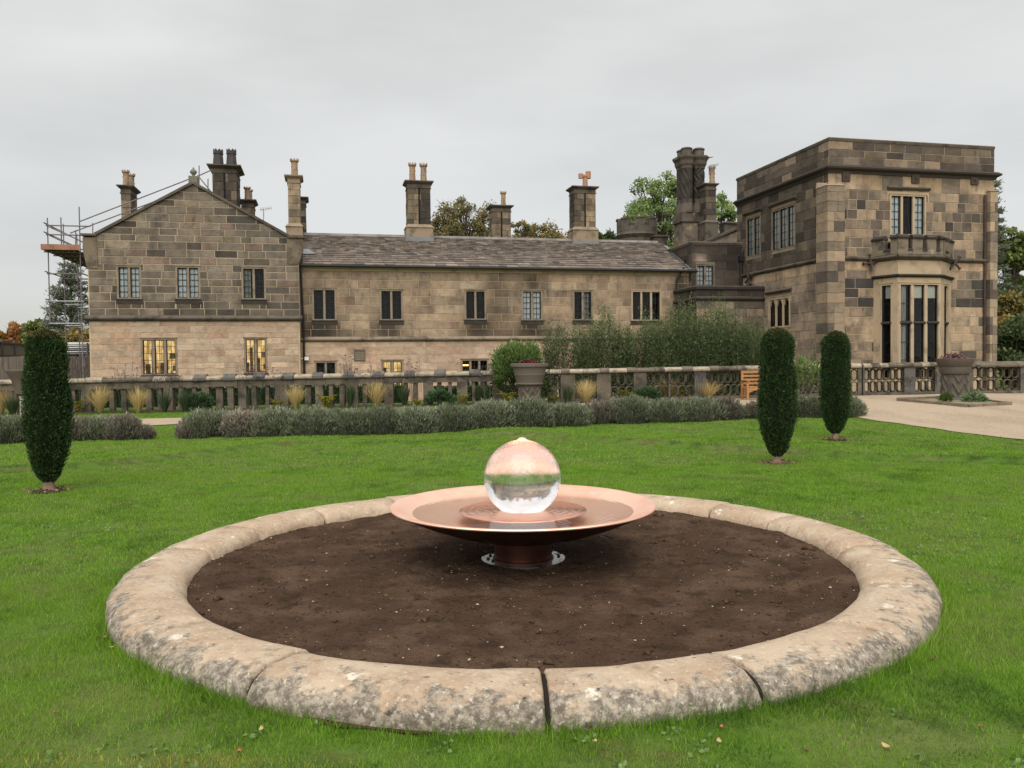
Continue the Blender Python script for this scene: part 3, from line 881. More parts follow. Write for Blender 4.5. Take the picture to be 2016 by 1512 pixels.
# string course, cornice
b = MB(); b.prof(T, mL + .02, mR, [(-0.02, zM - 0.1), (0.05, zM - 0.1), (0.13, zM - 0.03), (0.13, zM + 0.02), (0.02, zM + 0.11), (-0.02, zM + 0.11)])
b.build('string_course', solid('sooty string stone', (0.22, 0.17, 0.12), [(0.3, 1.5, .42, .66, .85)]), mid)
b = MB(); b.prof(T, mL + .02, mR, [(-0.02, zE - 0.02), (0.03, zE - 0.02), (0.05, zE + .06), (0.16, zE + .13), (0.16, zE + .17), (-0.02, zE + .17)])
b.build('eaves_cornice', M_DRESS, mid)
b = MB(); b.tube((mL + .03, vM - .26, zE + .16), (mR + .12, vM - .26, zE + .16), .055, 8); b.build('gutter', M_IRON, mid)
# roof
vE, vR = vM - 0.27, vM + 3.4
zEv, zRv = zE + 0.2, hv(975, 471, vM + 3.4).z
rl, rr = hv(598, 470, vM + 1).x - .05, mR
b = MB()
def RP(s, t, d=0.0):
    sl = Vector((0, vR - vE, zRv - zEv)); nn = Vector((0, -sl.z, sl.y)).normalized()
    return Vector((s, vE + sl.y * t, zEv + sl.z * t)) + nn * d
b.add([RP(mL, 0, -.03), RP(rr, 0, -.03), RP(rr, 1, -.03), RP(mL, 1, -.03), (mL, vR + 3.4, zEv), (rr, vR + 3.4, zEv)], [(0, 1, 2, 3), (3, 2, 5, 4)])
roof = b.build('roof', M_ROOFBASE, mid)
SL = math.hypot(vR - vE, zRv - zEv)
SC = [(0.165, 0.142, 0.116), (0.135, 0.117, 0.098), (0.195, 0.168, 0.136), (0.105, 0.091, 0.079), (0.155, 0.124, 0.105), (0.24, 0.213, 0.173)]
rest = MB(); cnt = 0
t = 0.0; row = 0; expo = 0.33
while t < SL - 0.05:
    s = rl - random.uniform(0, .3)
    ex = expo
    while s < rr:
        w_ = random.uniform(0.75, 1.45) * (0.40 if row < 3 else 0.26)
        a, c = max(s, rl), min(s + w_, rr); s += w_
        if c - a < 0.05: continue
        lo = t / SL; hi = min((t + ex * 1.15) / SL, 1.0)
        j = 0.006; d0 = random.uniform(0.030, 0.052); d1 = 0.004
        x = random.uniform(-.015, .015)
        base = tint(SC, [5, 4, 3, 3, 3, .5 + 0.2 * row], .12)
        V = [RP(a + j, lo + x / SL, -.02), RP(c - j, lo + x / SL, -.02), RP(a + j, lo + x / SL, d0), RP(c - j, lo + x / SL, d0), RP(c - j, hi, d1), RP(a + j, hi, d1)]
        Fq = [(0, 1, 3, 2), (2, 3, 4, 5), (0, 2, 5), (1, 4, 3)]
        mb = MB() if cnt < 300 else rest
        mb.add(V, Fq, base)
        if cnt < 300: mb.build('slate', M_SLATE, roof)
        cnt += 1
    t += ex; row += 1; expo = max(0.15, expo * 0.92)
rest.build('slates', M_SLATE, roof, kind='stuff')
b = MB(); b.prof(Tfront(vR), rl - 0.1, rr - .3, [(0.12, zRv - .06), (0.14, zRv - .02), (0.04, zRv + .1), (-.04, zRv + .1), (-.14, zRv - .02)])
b.build('ridge_tiles', solid('ridge stone', (0.2, 0.18, 0.165), [(0.5, 2, .4, .66, .7)]), roof)
# valley flashing against the link block and patches of lead
b = MB(); b.add([RP(rr - .26, 0.0, .06), RP(rr - .02, 0, .06), RP(rr - .02, .85, .06), RP(rr - .2, .85, .06)], [(0, 1, 2, 3)])
b.add([RP(rl, .28, .07), RP(rl + .55, .3, .07), RP(rl + .3, .42, .07), RP(rl, .45, .07)], [(0, 1, 2, 3)])
b.build('flashing', M_LEADSHEET, roof)
CH = [(567, 591, 345, 465, 2.9, 1.0, [(580, 313, 15, .5)], 'round', 441, False, .18),
      (803, 848, 356, 468, 3.5, .85, [(812, 321, 14, .4), (834, 322, 14, .4)], 'round', 443, True, (.45, .93)),
      (969, 1006, 404, 470, 6.6, .8, [(991, 377, 11, .4)], 'round', None, True, (.45, .4)),
      (1131, 1173, 367, 475, 3.6, .85, [(1152, 337, 11, .4)], 'tee', 448, True, (.72, .15))]
for (a, c, yc, yb, v, dp, pots, stl, pl, gr, dk) in CH:
    ch = chimney(mid, a, c, yc, yb, v, dp, pots, stl, plinth=pl, groove=gr, dark=dk, potmat=M_CLAY_O if stl == 'tee' else M_CLAY, zb=6.6)
    u0, u1 = hv(a, yb, v).x, hv(c, yb, v).x
    if v < 4:
        bb = MB(); bb.box(u0 - .12, u1 + .12, v - .16, v + dp, 6.5, hv((a + c) / 2, yb + 8, v - .1).z + .22); bb.build('lead_apron', M_LEADSHEET, ch)
chimney(mid, 592, 602, 388, 465, 5.2, .9, [], plinth=None, dark=.8, zb=6.6)
# fittings on the wall
b = MB(); b.tube((uR + .14, vM - .1, 0), (uR + .14, vM - .1, 3.0), .045); b.tube((uR + .14, vM - .1, 3.0), (uR + .06, vM - .2, zE + .1), .045); b.build('drainpipe', M_IRON, mid)
q0, q1, q2 = hv(1343, 528, vM), hv(1331, 552, vM), hv(1331, 640, vM)
b = MB(); b.tube((q0.x, vM - .2, q0.z), (q1.x, vM - .08, q1.z), .05); b.tube((q1.x, vM - .08, q1.z), (q2.x, vM - .08, 0.2), .05); b.build('drainpipe', M_IRON, mid)
b = MB(); p = hv(604, 706, vM); b.tbox(T, p.x - .085, p.x + .085, p.z - .07, p.z + .07, 0.05, .16); b.tbox(T, p.x - .3, p.x - .08, p.z - .02, p.z + .02, 0.02, .06)
b.build('sensor_box', M_WHITE, mid)
b = MB(); r = vent_r
b.tbox(T, r[0], r[0] + .03, r[2], r[3], -.1, .03); b.tbox(T, r[1] - .03, r[1], r[2], r[3], -.1, .03); b.tbox(T, r[0], r[1], r[3] - .03, r[3], -.1, .03); b.tbox(T, r[0], r[1], r[2], r[2] + .03, -.1, .03)
vn = b.build('vent', solid('grey vent frame', (0.12, 0.105, 0.09), perobj=False), mid)
b = MB(); b.tbox(T, r[0], r[1], r[2], r[3], -.12, -.09); b.build('vent_back', M_DARK, vn)
for k in range(5):
    z = r[2] + .04 + (r[3] - r[2] - .06) * k / 5
    b = MB(); b.add([T(r[0] + .03, z, .02), T(r[1] - .03, z, .02), T(r[1] - .03, z + .07, -.07), T(r[0] + .03, z + .07, -.07), T(r[0] + .03, z + .012, .02), T(r[1] - .03, z + .012, .02), T(r[1] - .03, z + .082, -.07), T(r[0] + .03, z + .082, -.07)], [(0, 1, 2, 3), (7, 6, 5, 4), (0, 4, 5, 1)])
    b.build('louvre', solid('grey louvre', (0.07, 0.067, 0.065), perobj=False), vn)

# ------------------------------------------------------------------ tower
uT, vT = 24.25, -6.56
tow = thing_h('stone_tower', 'square flat-topped sandstone tower with an embattled bay window on the right', 'building', uT + 3.7, vT + 3, 0)
uT1 = hv(1957, 500, vT).x
T = Tfront(vT); TL = Tleft(uT)
zc = hv(1632, 333, vT).z; zP = hv(1632, 270, vT).z; zs2 = hv(1640, 508, vT).z
wt = hrect(1752, 1823, 383, 463, vT)
bay_h = (hv(1722, 600, vT).x, hv(1866, 600, vT).x, -0.2, hv(1800, 478, vT).z)
wall = backing('front_wall', T, (uT, uT1, -0.1, zP - .1), [wt, bay_h], M_MORTAR, tow, thick=.5)
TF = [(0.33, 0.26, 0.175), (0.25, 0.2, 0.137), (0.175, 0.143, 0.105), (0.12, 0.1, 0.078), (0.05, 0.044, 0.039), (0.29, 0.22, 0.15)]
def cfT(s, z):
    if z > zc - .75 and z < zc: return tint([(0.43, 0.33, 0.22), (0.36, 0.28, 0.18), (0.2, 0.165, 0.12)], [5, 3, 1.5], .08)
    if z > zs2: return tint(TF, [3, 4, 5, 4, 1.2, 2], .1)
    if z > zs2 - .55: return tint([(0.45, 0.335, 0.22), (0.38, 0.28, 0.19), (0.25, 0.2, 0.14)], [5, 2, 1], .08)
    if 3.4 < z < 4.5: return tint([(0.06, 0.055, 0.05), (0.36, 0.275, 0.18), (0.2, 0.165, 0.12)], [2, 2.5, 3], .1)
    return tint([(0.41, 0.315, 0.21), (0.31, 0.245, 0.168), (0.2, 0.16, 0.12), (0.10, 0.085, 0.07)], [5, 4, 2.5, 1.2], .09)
def sootT(s, z):
    k = 1 - .45 * math.exp(-((z - zc + .05) / .28) ** 2) - .3 * math.exp(-((z - zs2 + .2) / .25) ** 2) * (0.5 + .5 * math.sin(s * 6))
    return max(k, .3)
n5 = ashlar(wall, T, (uT + .05, uT1 - .02, 0.8, zs2 - .1), [bay_h], 0.36, (0.38, 0.95), cfT, soot=sootT, joint=0.02, limit=60)
n6 = ashlar(wall, T, (uT + .05, uT1 - .02, zs2 + .1, zc - .75), [wt, bay_h, (wt[0] - .1, wt[1] + .1, wt[3], wt[3] + .3)], 0.375, (0.3, 0.62), cfT, soot=sootT, joint=0.022, limit=95)
n7 = ashlar(wall, T, (uT + .02, uT1 - .02, zc - .75, zc - .12), [], 0.5, (0.45, 1.1), cfT, soot=sootT, joint=0.012, limit=15)
PAR = [(0.115, 0.094, 0.072), (0.085, 0.07, 0.056), (0.16, 0.13, 0.095), (0.07, 0.058, 0.047), (0.26, 0.205, 0.145)]
n8 = ashlar(wall, T, (uT + .004, uT1 - .004, zc + .18, zP - .14), [], 0.33, (0.5, 1.2), lambda s, z: tint(PAR, [4, 4, 3, 2, .8], .1), joint=0.018, limit=30)
window(tow, T, wt, 3, (2, 5), ['blind', 'dark', 'blind'], sill=False, hood=True, frame_mat=M_DRESS, label='three-light upper window with pale blinds')
# left return wall
vB = 0.72
sl0, sl1 = -vB, -vT
w1 = [hu(1469, 470, uT), hu(1498, 470, uT)]; z1a, z1b = hu(1483, 504, uT).z, hu(1483, 427, uT).z
w2 = [hu(1519, 450, uT), hu(1566, 450, uT)]; z2a, z2b = hu(1542, 490, uT).z, hu(1542, 408, uT).z
w3 = [hu(1512, 615, uT), hu(1556, 615, uT)]; z3a, z3b = hu(1534, 645, uT).z, hu(1534, 584, uT).z
LW = [(-w1[0].y, -w1[1].y, z1a, z1b), (-w2[0].y, -w2[1].y, z2a, z2b), (-w3[0].y, -w3[1].y, z3a, z3b)]
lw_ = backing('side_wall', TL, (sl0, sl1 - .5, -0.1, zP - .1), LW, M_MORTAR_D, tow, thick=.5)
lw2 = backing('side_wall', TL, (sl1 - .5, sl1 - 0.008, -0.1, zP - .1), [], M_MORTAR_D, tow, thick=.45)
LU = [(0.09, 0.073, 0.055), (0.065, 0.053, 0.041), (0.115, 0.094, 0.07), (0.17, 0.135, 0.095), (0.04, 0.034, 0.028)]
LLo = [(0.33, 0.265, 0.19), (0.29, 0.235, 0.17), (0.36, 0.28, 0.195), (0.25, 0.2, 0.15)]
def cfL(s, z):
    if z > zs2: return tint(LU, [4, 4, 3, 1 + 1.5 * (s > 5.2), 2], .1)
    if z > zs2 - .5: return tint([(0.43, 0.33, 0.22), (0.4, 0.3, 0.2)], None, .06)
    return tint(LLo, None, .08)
hl = [(a, b_, c - .12, d + .2) for a, b_, c, d in LW]
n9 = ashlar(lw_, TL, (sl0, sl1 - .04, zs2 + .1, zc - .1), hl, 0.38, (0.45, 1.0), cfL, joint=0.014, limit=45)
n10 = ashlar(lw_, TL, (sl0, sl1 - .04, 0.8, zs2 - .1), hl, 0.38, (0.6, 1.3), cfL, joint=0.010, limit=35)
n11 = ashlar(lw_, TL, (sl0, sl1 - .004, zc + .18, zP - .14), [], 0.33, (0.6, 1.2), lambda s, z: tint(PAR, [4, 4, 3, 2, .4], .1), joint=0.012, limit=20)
window(tow, TL, LW[0], 2, (2, 5), 'blind', hood=True, frame_mat=solid('brown frame stone', (0.2, 0.15, 0.1), [(.5, 2, .4, .7, .7)]), sill=False, deep=.06)
window(tow, TL, LW[1], 3, (2, 5), 'blind', hood=True, frame_mat=MATS['brown frame stone'], sill=False, deep=.06)
window(tow, TL, LW[2], 3, (1, 3), 'dark', hood=True, frame_mat=M_DRESS, sill=False, arch=True, fw=.1, label='three-light window with cusped heads')
# cornice, parapet cap and string course round the two seen faces (mitred at the corner)
def round_corner(nm, prof, mat, u_end, z_off=0):
    b = MB(); n = len(prof)
    V = []
    for d, z in prof: V.append((uT - d, vB, z))
    for d, z in prof: V.append((uT - d, vT - d, z))
    for d, z in prof: V.append((u_end + (d if d > 0 else 0) * .9, vT - d, z))
    Fq = []
    for k in (0, n): Fq += [(k + i, k + (i + 1) % n, k + n + (i + 1) % n, k + n + i) for i in range(n)]
    Fq += [tuple(range(n))[::-1], tuple(range(2 * n, 3 * n))]
    b.add(V, Fq); return b.build(nm, mat, tow)
round_corner('cornice', [(-.02, zc - .14), (.04, zc - .14), (.07, zc - .05), (.2, zc + .02), (.22, zc + .08), (.1, zc + .17), (-.02, zc + .19)], solid('black cornice stone', (0.045, 0.036, 0.029), [((0.13, 0.105, 0.075), 2.2, .58, .74, .5)], bump=[(20, .4, .02)]), uT1)
round_corner('parapet_cap', [(-.5, zP - .13), (.03, zP - .13), (.05, zP - .04), (.02, zP), (-.1, zP + .02), (-.5, zP + .02)], M_DRESS_D, uT1 - .05)
SCP = [(-.02, zs2 - .1), (.04, zs2 - .1), (.13, zs2 - .02), (.13, zs2 + .03), (-.02, zs2 + .1)]
b = MB(); b.prof(T, uT + .4, bay_h[0] + .05, SCP); b.build('string_course', M_DRESS_D, tow)
b = MB(); b.prof(T, bay_h[1] - .05, hv(1940, 510, vT).x, SCP); b.build('string_course', M_DRESS_D, tow)
b = MB(); b.prof(TL, sl0, sl1 - .3, SCP); b.build('string_course', M_DRESS_D, tow)
# corner buttresses, one block per course
zq = hv(1635, 367, vT).z
def buttress(x0, x1, y0, y1, ztop, cols):
    z = 0.6
    while z < ztop - .1:
        h = random.uniform(.34, .42); h = min(h, ztop - z)
        splits = [x0, x1] if random.random() < .35 else [x0, x0 + (x1 - x0) * random.choice((.38, .6)), x1]
        for a, c in zip(splits[:-1], splits[1:]):
            mb = MB(); base = tint(cols, None, .13); j = .007
            e = random.uniform(0, .012)
            V = [(a + (j if a > x0 else -e), y0 - e, z + j), (c - (j if c < x1 else -e), y0 - e, z + j), (c - (j if c < x1 else -e), y1, z + j), (a + (j if a > x0 else -e), y1, z + j)]
            V += [(q[0], q[1], z + h - j) for q in V]
            mb.add(V, [(0, 3, 2, 1), (4, 5, 6, 7), (0, 1, 5, 4), (1, 2, 6, 5), (2, 3, 7, 6), (3, 0, 4, 7)], base)
            mb.build('quoin', M_STONE, tow)
        z += h
    mb = MB(); mb.add([(x0 - .03, y0 - .03, ztop), (x1 + .03, y0 - .03, ztop), (x1 + .03, y1, ztop), (x0 - .03, y1, ztop), (x0, y1 - .1, ztop + .22), (x1, y1 - .1, ztop + .22), (x1, y1, ztop + .22), (x0, y1, ztop + .22)], [(0, 3, 2, 1), (4, 5, 6, 7), (0, 1, 5, 4), (1, 2, 6, 5), (2, 3, 7, 6), (3, 0, 4, 7)])
    mb.build('buttress_cap', M_DRESS, tow)
    mb = MB(); mb.box(x0 + .02, x1 - .02, y0 + .02, y1, 0, ztop); mb.build('buttress', M_MORTAR, tow)
QC = [(0.23, 0.187, 0.132), (0.16, 0.132, 0.1), (0.3, 0.24, 0.165), (0.105, 0.088, 0.07), (0.2, 0.163, 0.117)]
buttress(uT - .22, uT + .52, vT - .24, vT + .5, zq, QC)
buttress(hv(1941, 560, vT).x, hv(1962.5, 560, vT - .2).x, vT - .22, vT + .5, hv(1950, 378, vT).z, QC + [(0.4, 0.31, 0.21)] * 3)
p = hv(1936, 560, vT)
b = MB(); b.tube((p.x, vT - .07, 0.3), (p.x, vT - .07, hv(1936, 385, vT).z), .05); b.build('drainpipe', M_RUST, tow)
# iron tie plates: crosses and square plates
def tie(px, py, v, ang, u_face=False):
    b = MB(); c = hv(px, py, v) if not u_face else hu(px, py, v)
    for k in (ang, ang + math.pi / 2):
        e = Vector((math.cos(k), 0, math.sin(k))) * .34 if not u_face else Vector((0, math.cos(k), math.sin(k))) * .34
        o_ = Vector((0, -.07, 0)) if not u_face else Vector((-.1, 0, 0))
        b.tube(c + o_ - e, c + o_ + e, .045, 6)
        for sg in (-1, 1): b.tube(c + o_ + e * sg * .8, c + o_ + e * sg, .045, 6, r2=.075)
    b.tube(c, c + o_ * 1.6, .08, 8)
    return b.build('iron_cross_tie', M_RUST, tow)
tie(1712, 518, vT - .06, .15); tie(1877, 518, vT - .1, .8)
tie(1478, 548, uT - .05, 1.1, True)
for (px, py) in ((1664.5, 348), (1801, 352), (1917, 355)):
    c = hv(px, py, vT); b = MB(); b.tbox(T, c.x - .17, c.x + .17, c.z - .18, c.z + .18, .0, .07); b.tbox(T, c.x - .03, c.x + .03, c.z - .03, c.z + .03, .07, .1)
    b.build('tie_plate', M_RUST, tow)
# canted bay window
vb = vT - .95
B0, B3 = (hv(1719, 600, vT).x, vT), (hv(1867, 600, vT).x + .15, vT)
B1, B2 = (hv(1767, 600, vb).x, vb), (hv(1853, 600, vb).x, vb)
zh = hv(1810, 546, vb).z; zw1 = hv(1810, 557, vb).z; zw0 = .75; ztr = hv(1810, 635, vb).z
zst = hv(1810, 507, vb).z; zpa = hv(1810, 489, vb).z; zmer = hv(1810, 464, vb).z
core = MB(); core.add([(B0[0] + .3, vT + .1, zh), (B3[0] - .3, vT + .1, zh), (B2[0] - .1, vb + .25, zh), (B1[0] + .1, vb + .25, zh), (B0[0] + .3, vT + .1, zst), (B3[0] - .3, vT + .1, zst), (B2[0] - .1, vb + .25, zst), (B1[0] + .1, vb + .25, zst)], [(0, 1, 2, 3), (7, 6, 5, 4), (0, 1, 5, 4), (1, 2, 6, 5), (2, 3, 7, 6), (3, 0, 4, 7)])
bay = core.build('bay_window', M_DRESS, tow, )
faces = [(B0, B1), (B1, B2), (B2, B3)]
for i, (pa, pb) in enumerate(faces):
    Tb, ln = Tdir(pa, pb)
    if i == 0: s0, s1 = .30 * ln, .80 * ln
    elif i == 1: s0, s1 = hv(1772, 600, vb).x - B1[0] - .05, hv(1849, 600, vb).x - B1[0] + .03
    else: s0, s1 = .22 * ln, .7 * ln
    backing('bay_wall', Tb, (0, ln, -.1, zst - .05), [(s0, s1, zw0, zw1)], M_DRESS, tow, thick=.2)
    window(tow, Tb, (s0, s1, zw0, zw1), 3 if i == 1 else 1, (1, 6), ['shade'] * 3 if i != 1 else ['curtain', 'shade', 'shade'], sill=False, frame_mat=M_DRESS, transom=ztr, mw=.13, fw=.07, label='tall lights of the bay window')
    Tq, lq = Tb, ln
    m0 = 0.0 if i == 0 else math.tan(.5 * 0.75); m1 = 0.0 if i == 2 else math.tan(.5 * .75)
    h = MB(); h.prof(Tb, 0, ln, [(-.05, zh), (.03, zh), (.12, zh + .06), (.12, zh + .1), (-.05, zh + .14)], m0, m1); h.build('hood_mould', M_SILL, tow)
    h = MB(); h.prof(Tb, 0, ln, [(-.1, zst - .1), (.03, zst - .1), (.17, zst), (.18, zst + .04), (-.1, zst + .18)], m0, m1); h.build('bay_cornice', M_DRESS_D, tow)
    PB = solid('bay parapet stone', (0.17, 0.135, 0.095), [((0.05, 0.045, 0.04), 2.0, .48, .66, .85), ((0.4, 0.32, 0.22), 3, .58, .72, .6)], bump=[(20, .4, .02)])
    h = MB(); h.tbox(Tb, -.02, ln + .02, zst + .12, zpa - .04, -.22, .05); h.build('parapet', PB, tow)
    spans = {0: [(0, .46), (.74, 1.01)], 1: [(-.01, .22), (.32, .55), (.65, .86), (.95, 1.01)], 2: [(-.01, .25), (.55, 1.0)]}[i]
    for (a, c) in spans:
        h = MB(); h.tbox(Tb, a * ln, c * ln, zpa - .04, zmer - .12, -.22, .05)
        mo = h.build('merlon', PB, tow)
        h = MB(); h.prof(Tb, a * ln - .02, c * ln + .02, [(-.24, zmer - .12), (.10, zmer - .12), (.12, zmer - .06), (.0, zmer + .04), (-.12, zmer + .04), (-.24, zmer - .06)]); h.build('merlon_cap', M_SILL, mo)
    cuts = {0: [(.46, .74)], 1: [(.22, .32), (.55, .65), (.86, .95)], 2: [(.25, .55)]}[i]
    for (a, c) in cuts:
        h = MB(); h.prof(Tb, a * ln, c * ln, [(-.24, zpa - .04), (.09, zpa - .1), (.09, zpa - .04), (-.1, zpa + .02), (-.24, zpa + .02)]); h.build('crenel_sill', M_SILL, tow)
# dark flat roof slab inside the parapet
b = MB(); b.box(uT + .4, uT1 - .1, vT + .4, vB, zP - .9, zP - .8); b.box(uT1 - .5, uT1 - .05, vT + .51, vB, 0, zP - .1); b.build('roof', M_ROOFBASE, tow)

# ------------------------------------------------------------------ link block between range and tower
vL = 0.25
lnk = thing_h('link_block', 'soot-black stone link block with a low projecting porch between range and tower', 'building', 23, vL, 0)
T = Tfront(vL)
lu0 = hv(1361, 500, vL).x; lu1 = uT - .02
zl = hv(1410, 476, vL).z
wl = hrect(1370, 1407, 521, 563, vL)
wall = backing('wall', T, (lu0, lu1, -.1, zl - .15), [wl], solid('black mortar', (0.15, 0.125, 0.095), perobj=False), lnk)
LK = [(0.05, 0.041, 0.032), (0.066, 0.054, 0.042), (0.038, 0.032, 0.026), (0.085, 0.07, 0.053)]
def cfK(s, z):
    return tint(LK, None, .12)
pK = hv(1379, 512, vL)
def washK(s, z): return 1 + 5.0 * math.exp(-((s - pK.x) / .3) ** 2 - ((z - pK.z) / .28) ** 2)
n12 = ashlar(wall, T, (lu0, lu1, .8, zl - .2), [(wl[0], wl[1], wl[2], wl[3] + .1)], .37, (.5, 1.05), cfK, soot=washK, joint=.012, limit=70)
window(lnk, T, wl, 2, (2, 4), 'blind', sill=False, frame_mat=solid('sooty frame', (0.2, 0.165, 0.12), [(.4, 2, .4, .66, .8)]))
TLk = Tleft(lu0)
side = backing('side_wall', TLk, (-3.4, -vL - .42, 5.2, zl - .15), [], MATS['black mortar'], lnk)
ashlar(side, TLk, (-3.4, -vL, 5.2, zl - .2), [], .37, (.5, 1.05), lambda s, z: tint(LK, None, .12), joint=.012, limit=30)
b = MB(); n = 5
prof = [(-.3, zl - .16), (.05, zl - .16), (.08, zl - .05), (0, zl), (-.3, zl)]
V = [(lu0 - d, 3.4, z) for d, z in prof] + [(lu0 - d, vL - d, z) for d, z in prof] + [(lu1, vL - d, z) for d, z in prof]
b.add(V, [(k + i, k + (i + 1) % n, k + n + (i + 1) % n, k + n + i) for k in (0, n) for i in range(n)] + [tuple(range(n))[::-1], tuple(range(2 * n, 3 * n))])
b.build('parapet_cap', M_DRESS_D, lnk)
# sloping parapet behind, rising to the tower
q0, q1 = hv(1380, 483, 3.0), hv(1452, 452, 3.0)
b = MB(); V = [(q0.x, 3.0, q0.z - 1.5), (q1.x, 3.0, q0.z - 1.5), (q1.x, 3.0, q1.z), (q0.x, 3.0, q0.z)]; V += [(x, y + .3, z) for x, y, z in V]
b.add(V, [(0, 1, 2, 3), (7, 6, 5, 4), (0, 4, 5, 1), (1, 5, 6, 2), (2, 6, 7, 3), (3, 7, 4, 0)]); b.build('raking_parapet', solid('brown rubble', (0.25, 0.2, 0.145), [(.4, 2, .4, .66, .8)], bump=[(8, .8, .04)]), lnk)
b = MB(); V = [(q0.x, 2.9, q0.z + .01), (q1.x, 2.9, q1.z + .01), (q1.x, 3.4, q1.z + .01), (q0.x, 3.4, q0.z + .01)]; V += [(x, y, z + .12) for x, y, z in V]
b.add(V, [(3, 2, 1, 0), (4, 5, 6, 7), (0, 1, 5, 4), (1, 2, 6, 5), (2, 3, 7, 6), (3, 0, 4, 7)]); b.build('raking_coping', M_DRESS_D, lnk)
# projecting lower porch
vP = -1.75
T = Tfront(vP)
pu0, pu1 = hv(1371, 600, vP).x, uT - .02
zp1 = hv(1430, 562, vP).z; zp0 = hv(1430, 588, vP).z
wall = backing('porch_wall', T, (pu0, pu1, -.1, zp1 - .15), [], MATS['black mortar'], lnk)
n13 = ashlar(wall, T, (pu0, pu1, zp0 + .1, zp1 - .18), [], .4, (.6, 1.1), lambda s, z: tint(LK, None, .12), joint=.012)
n14 = ashlar(wall, T, (pu0, pu1, .8, zp0 - .12), [], .38, (.6, 1.2), lambda s, z: tint([(0.2, 0.165, 0.12), (0.27, 0.215, 0.15), (0.33, 0.26, 0.175), (0.13, 0.11, 0.085)], None, .1), joint=.012, limit=50)
pside = backing('porch_wall', Tleft(pu0), (-vM + .02, -vP - .42, -.1, zp1 - .15), [], MATS['black mortar'], lnk)
ashlar(pside, Tleft(pu0), (-vM + .02, -vP, .8, zp1 - .18), [], .38, (.5, 1.1), lambda s, z: tint(LK, None, .12), joint=.012, limit=40)
b = MB()
for prof in ([(-.3, zp1 - .17), (.08, zp1 - .17), (.1, zp1 - .07), (0, zp1), (-.3, zp1)], [(-.1, zp0 - .1), (.04, zp0 - .1), (.12, zp0), (.04, zp0 + .08), (-.1, zp0 + .08)]):
    V = [(pu0 - d, vM - .02, z) for d, z in prof] + [(pu0 - d, vP - d, z) for d, z in prof] + [(pu1, vP - d, z) for d, z in prof]
    b.add(V, [(k + i, k + (i + 1) % n, k + n + (i + 1) % n, k + n + i) for k in (0, n) for i in range(n)] + [tuple(range(n))[::-1], tuple(range(2 * n, 3 * n))])
b.build('porch_coping', M_SILL, lnk)
b = MB(); b.box(pu0 + .3, pu1, vP + .3, vL, zp1 - .3, zp1 - .25); b.build('porch_roof', M_ROOFBASE, lnk)
b = MB(); c = hv(1457, 500, vL); b.tube((c.x, vL - .1, zp1 - .2), (c.x, vL - .1, c.z - .2), .07); b.tube((c.x, vL - .1, c.z - .2), (c.x + .15, vL - .25, c.z + .25), .07); b.box(c.x - .12, c.x + .12, vL - .25, vL, c.z - .35, c.z - .1); b.build('drainpipe', M_IRON, lnk)

# ------------------------------------------------------------------ towering chimney group behind the link
vC = 6.0
cg = thing_h('chimney_group', 'tall black cluster of octagonal twisted chimney shafts rising behind the slate roof', 'chimney', hv(1362, 470, vC).x, vC + .7, 6.0)
uc0, uc1 = hv(1344, 450, vC).x, hv(1394, 450, vC).x
cz = lambda y: hv(1365, y, vC).z
w = uc1 - uc0
b = MB(); b.box(uc0, uc1, vC, vC + w * .76, 5.8, cz(437)); b.build('base', solid('banded base stone', (0.14, 0.11, 0.08), [((0.3, 0.23, 0.15), 1.6, .55, .66, .8), ((0.05, 0.045, 0.04), 1.4, .5, .62, .8)], bump=[(12, .6, .03)]), cg)
b = MB(); e = .1
b.box(uc0 - e, uc1 + e, vC - e, vC + w * .76 + e, cz(437), cz(434)); b.box(uc0 - .02, uc1 + .02, vC - .02, vC + w * .76 + .02, cz(434), cz(418))
b.build('plinth', M_DRESS_D, cg)
px_of = lambda k: w * (.26 if k == 0 else .74)
dp_of = lambda k: w * (.2 if k == 0 else .56)
for i in (0, 1):
    for j in (0, 1):
        cx_, cy_ = uc0 + px_of(i), vC + dp_of(j)
        rS = w * .19
        b = MB(); b.lathe([(rS * 1.5, cz(418)), (rS * 1.35, cz(408)), (rS * 1.15, cz(398)), (rS * 1.15, cz(390))], cx_, cy_, 8, ph=math.pi / 8); b.build('shaft_foot', M_DRESS_D, cg)
        # twisted rope shaft
        n, mth = 72, 48
        V, Fq = [], []
        za, zb_ = cz(390), cz(330)
        for k in range(mth + 1):
            z = za + (zb_ - za) * k / mth
            for q in range(n):
                th = 2 * math.pi * q / n
                if (i, j) == (1, 0): rr_ = rS * (1 + .13 * math.sin(7 * th + 6 * abs(((k / mth * 5) % 2) - 1)))
                else: rr_ = rS * (.98 + .17 * abs(math.sin(3.5 * th + k / mth * 9)))
                V.append((cx_ + rr_ * math.cos(th), cy_ + rr_ * math.sin(th), z))
        for k in range(mth):
            for q in range(n): Fq.append((k * n + q, k * n + (q + 1) % n, (k + 1) * n + (q + 1) % n, (k + 1) * n + q))
        b = MB(); b.add(V, Fq); b.build('shaft', solid('carved soot stone', (0.045, 0.037, 0.029), [((0.02, 0.017, 0.015), 2, .45, .65, .8), ((0.12, 0.096, 0.066), 4, .6, .75, .4)]), cg, smooth=True)
        b = MB(); b.lathe([(rS * 1.15, zb_), (rS * 1.2, cz(326)), (rS * 1.45, cz(322)), (rS * 1.55, cz(315)), (rS * 1.95, cz(309)), (rS * 1.95, cz(306))], cx_, cy_, 8, ph=math.pi / 8); b.build('cap', M_DRESS_D, cg)
        b = MB(); pot(b, cx_, cy_, cz(306), cz(289) - cz(306), rS * 1.0, 'drum'); b.build('chimney_pot', solid('dark drum pot', (0.11, 0.095, 0.075), [(.5, 3, .4, .66, .7)]), cg, smooth=True)
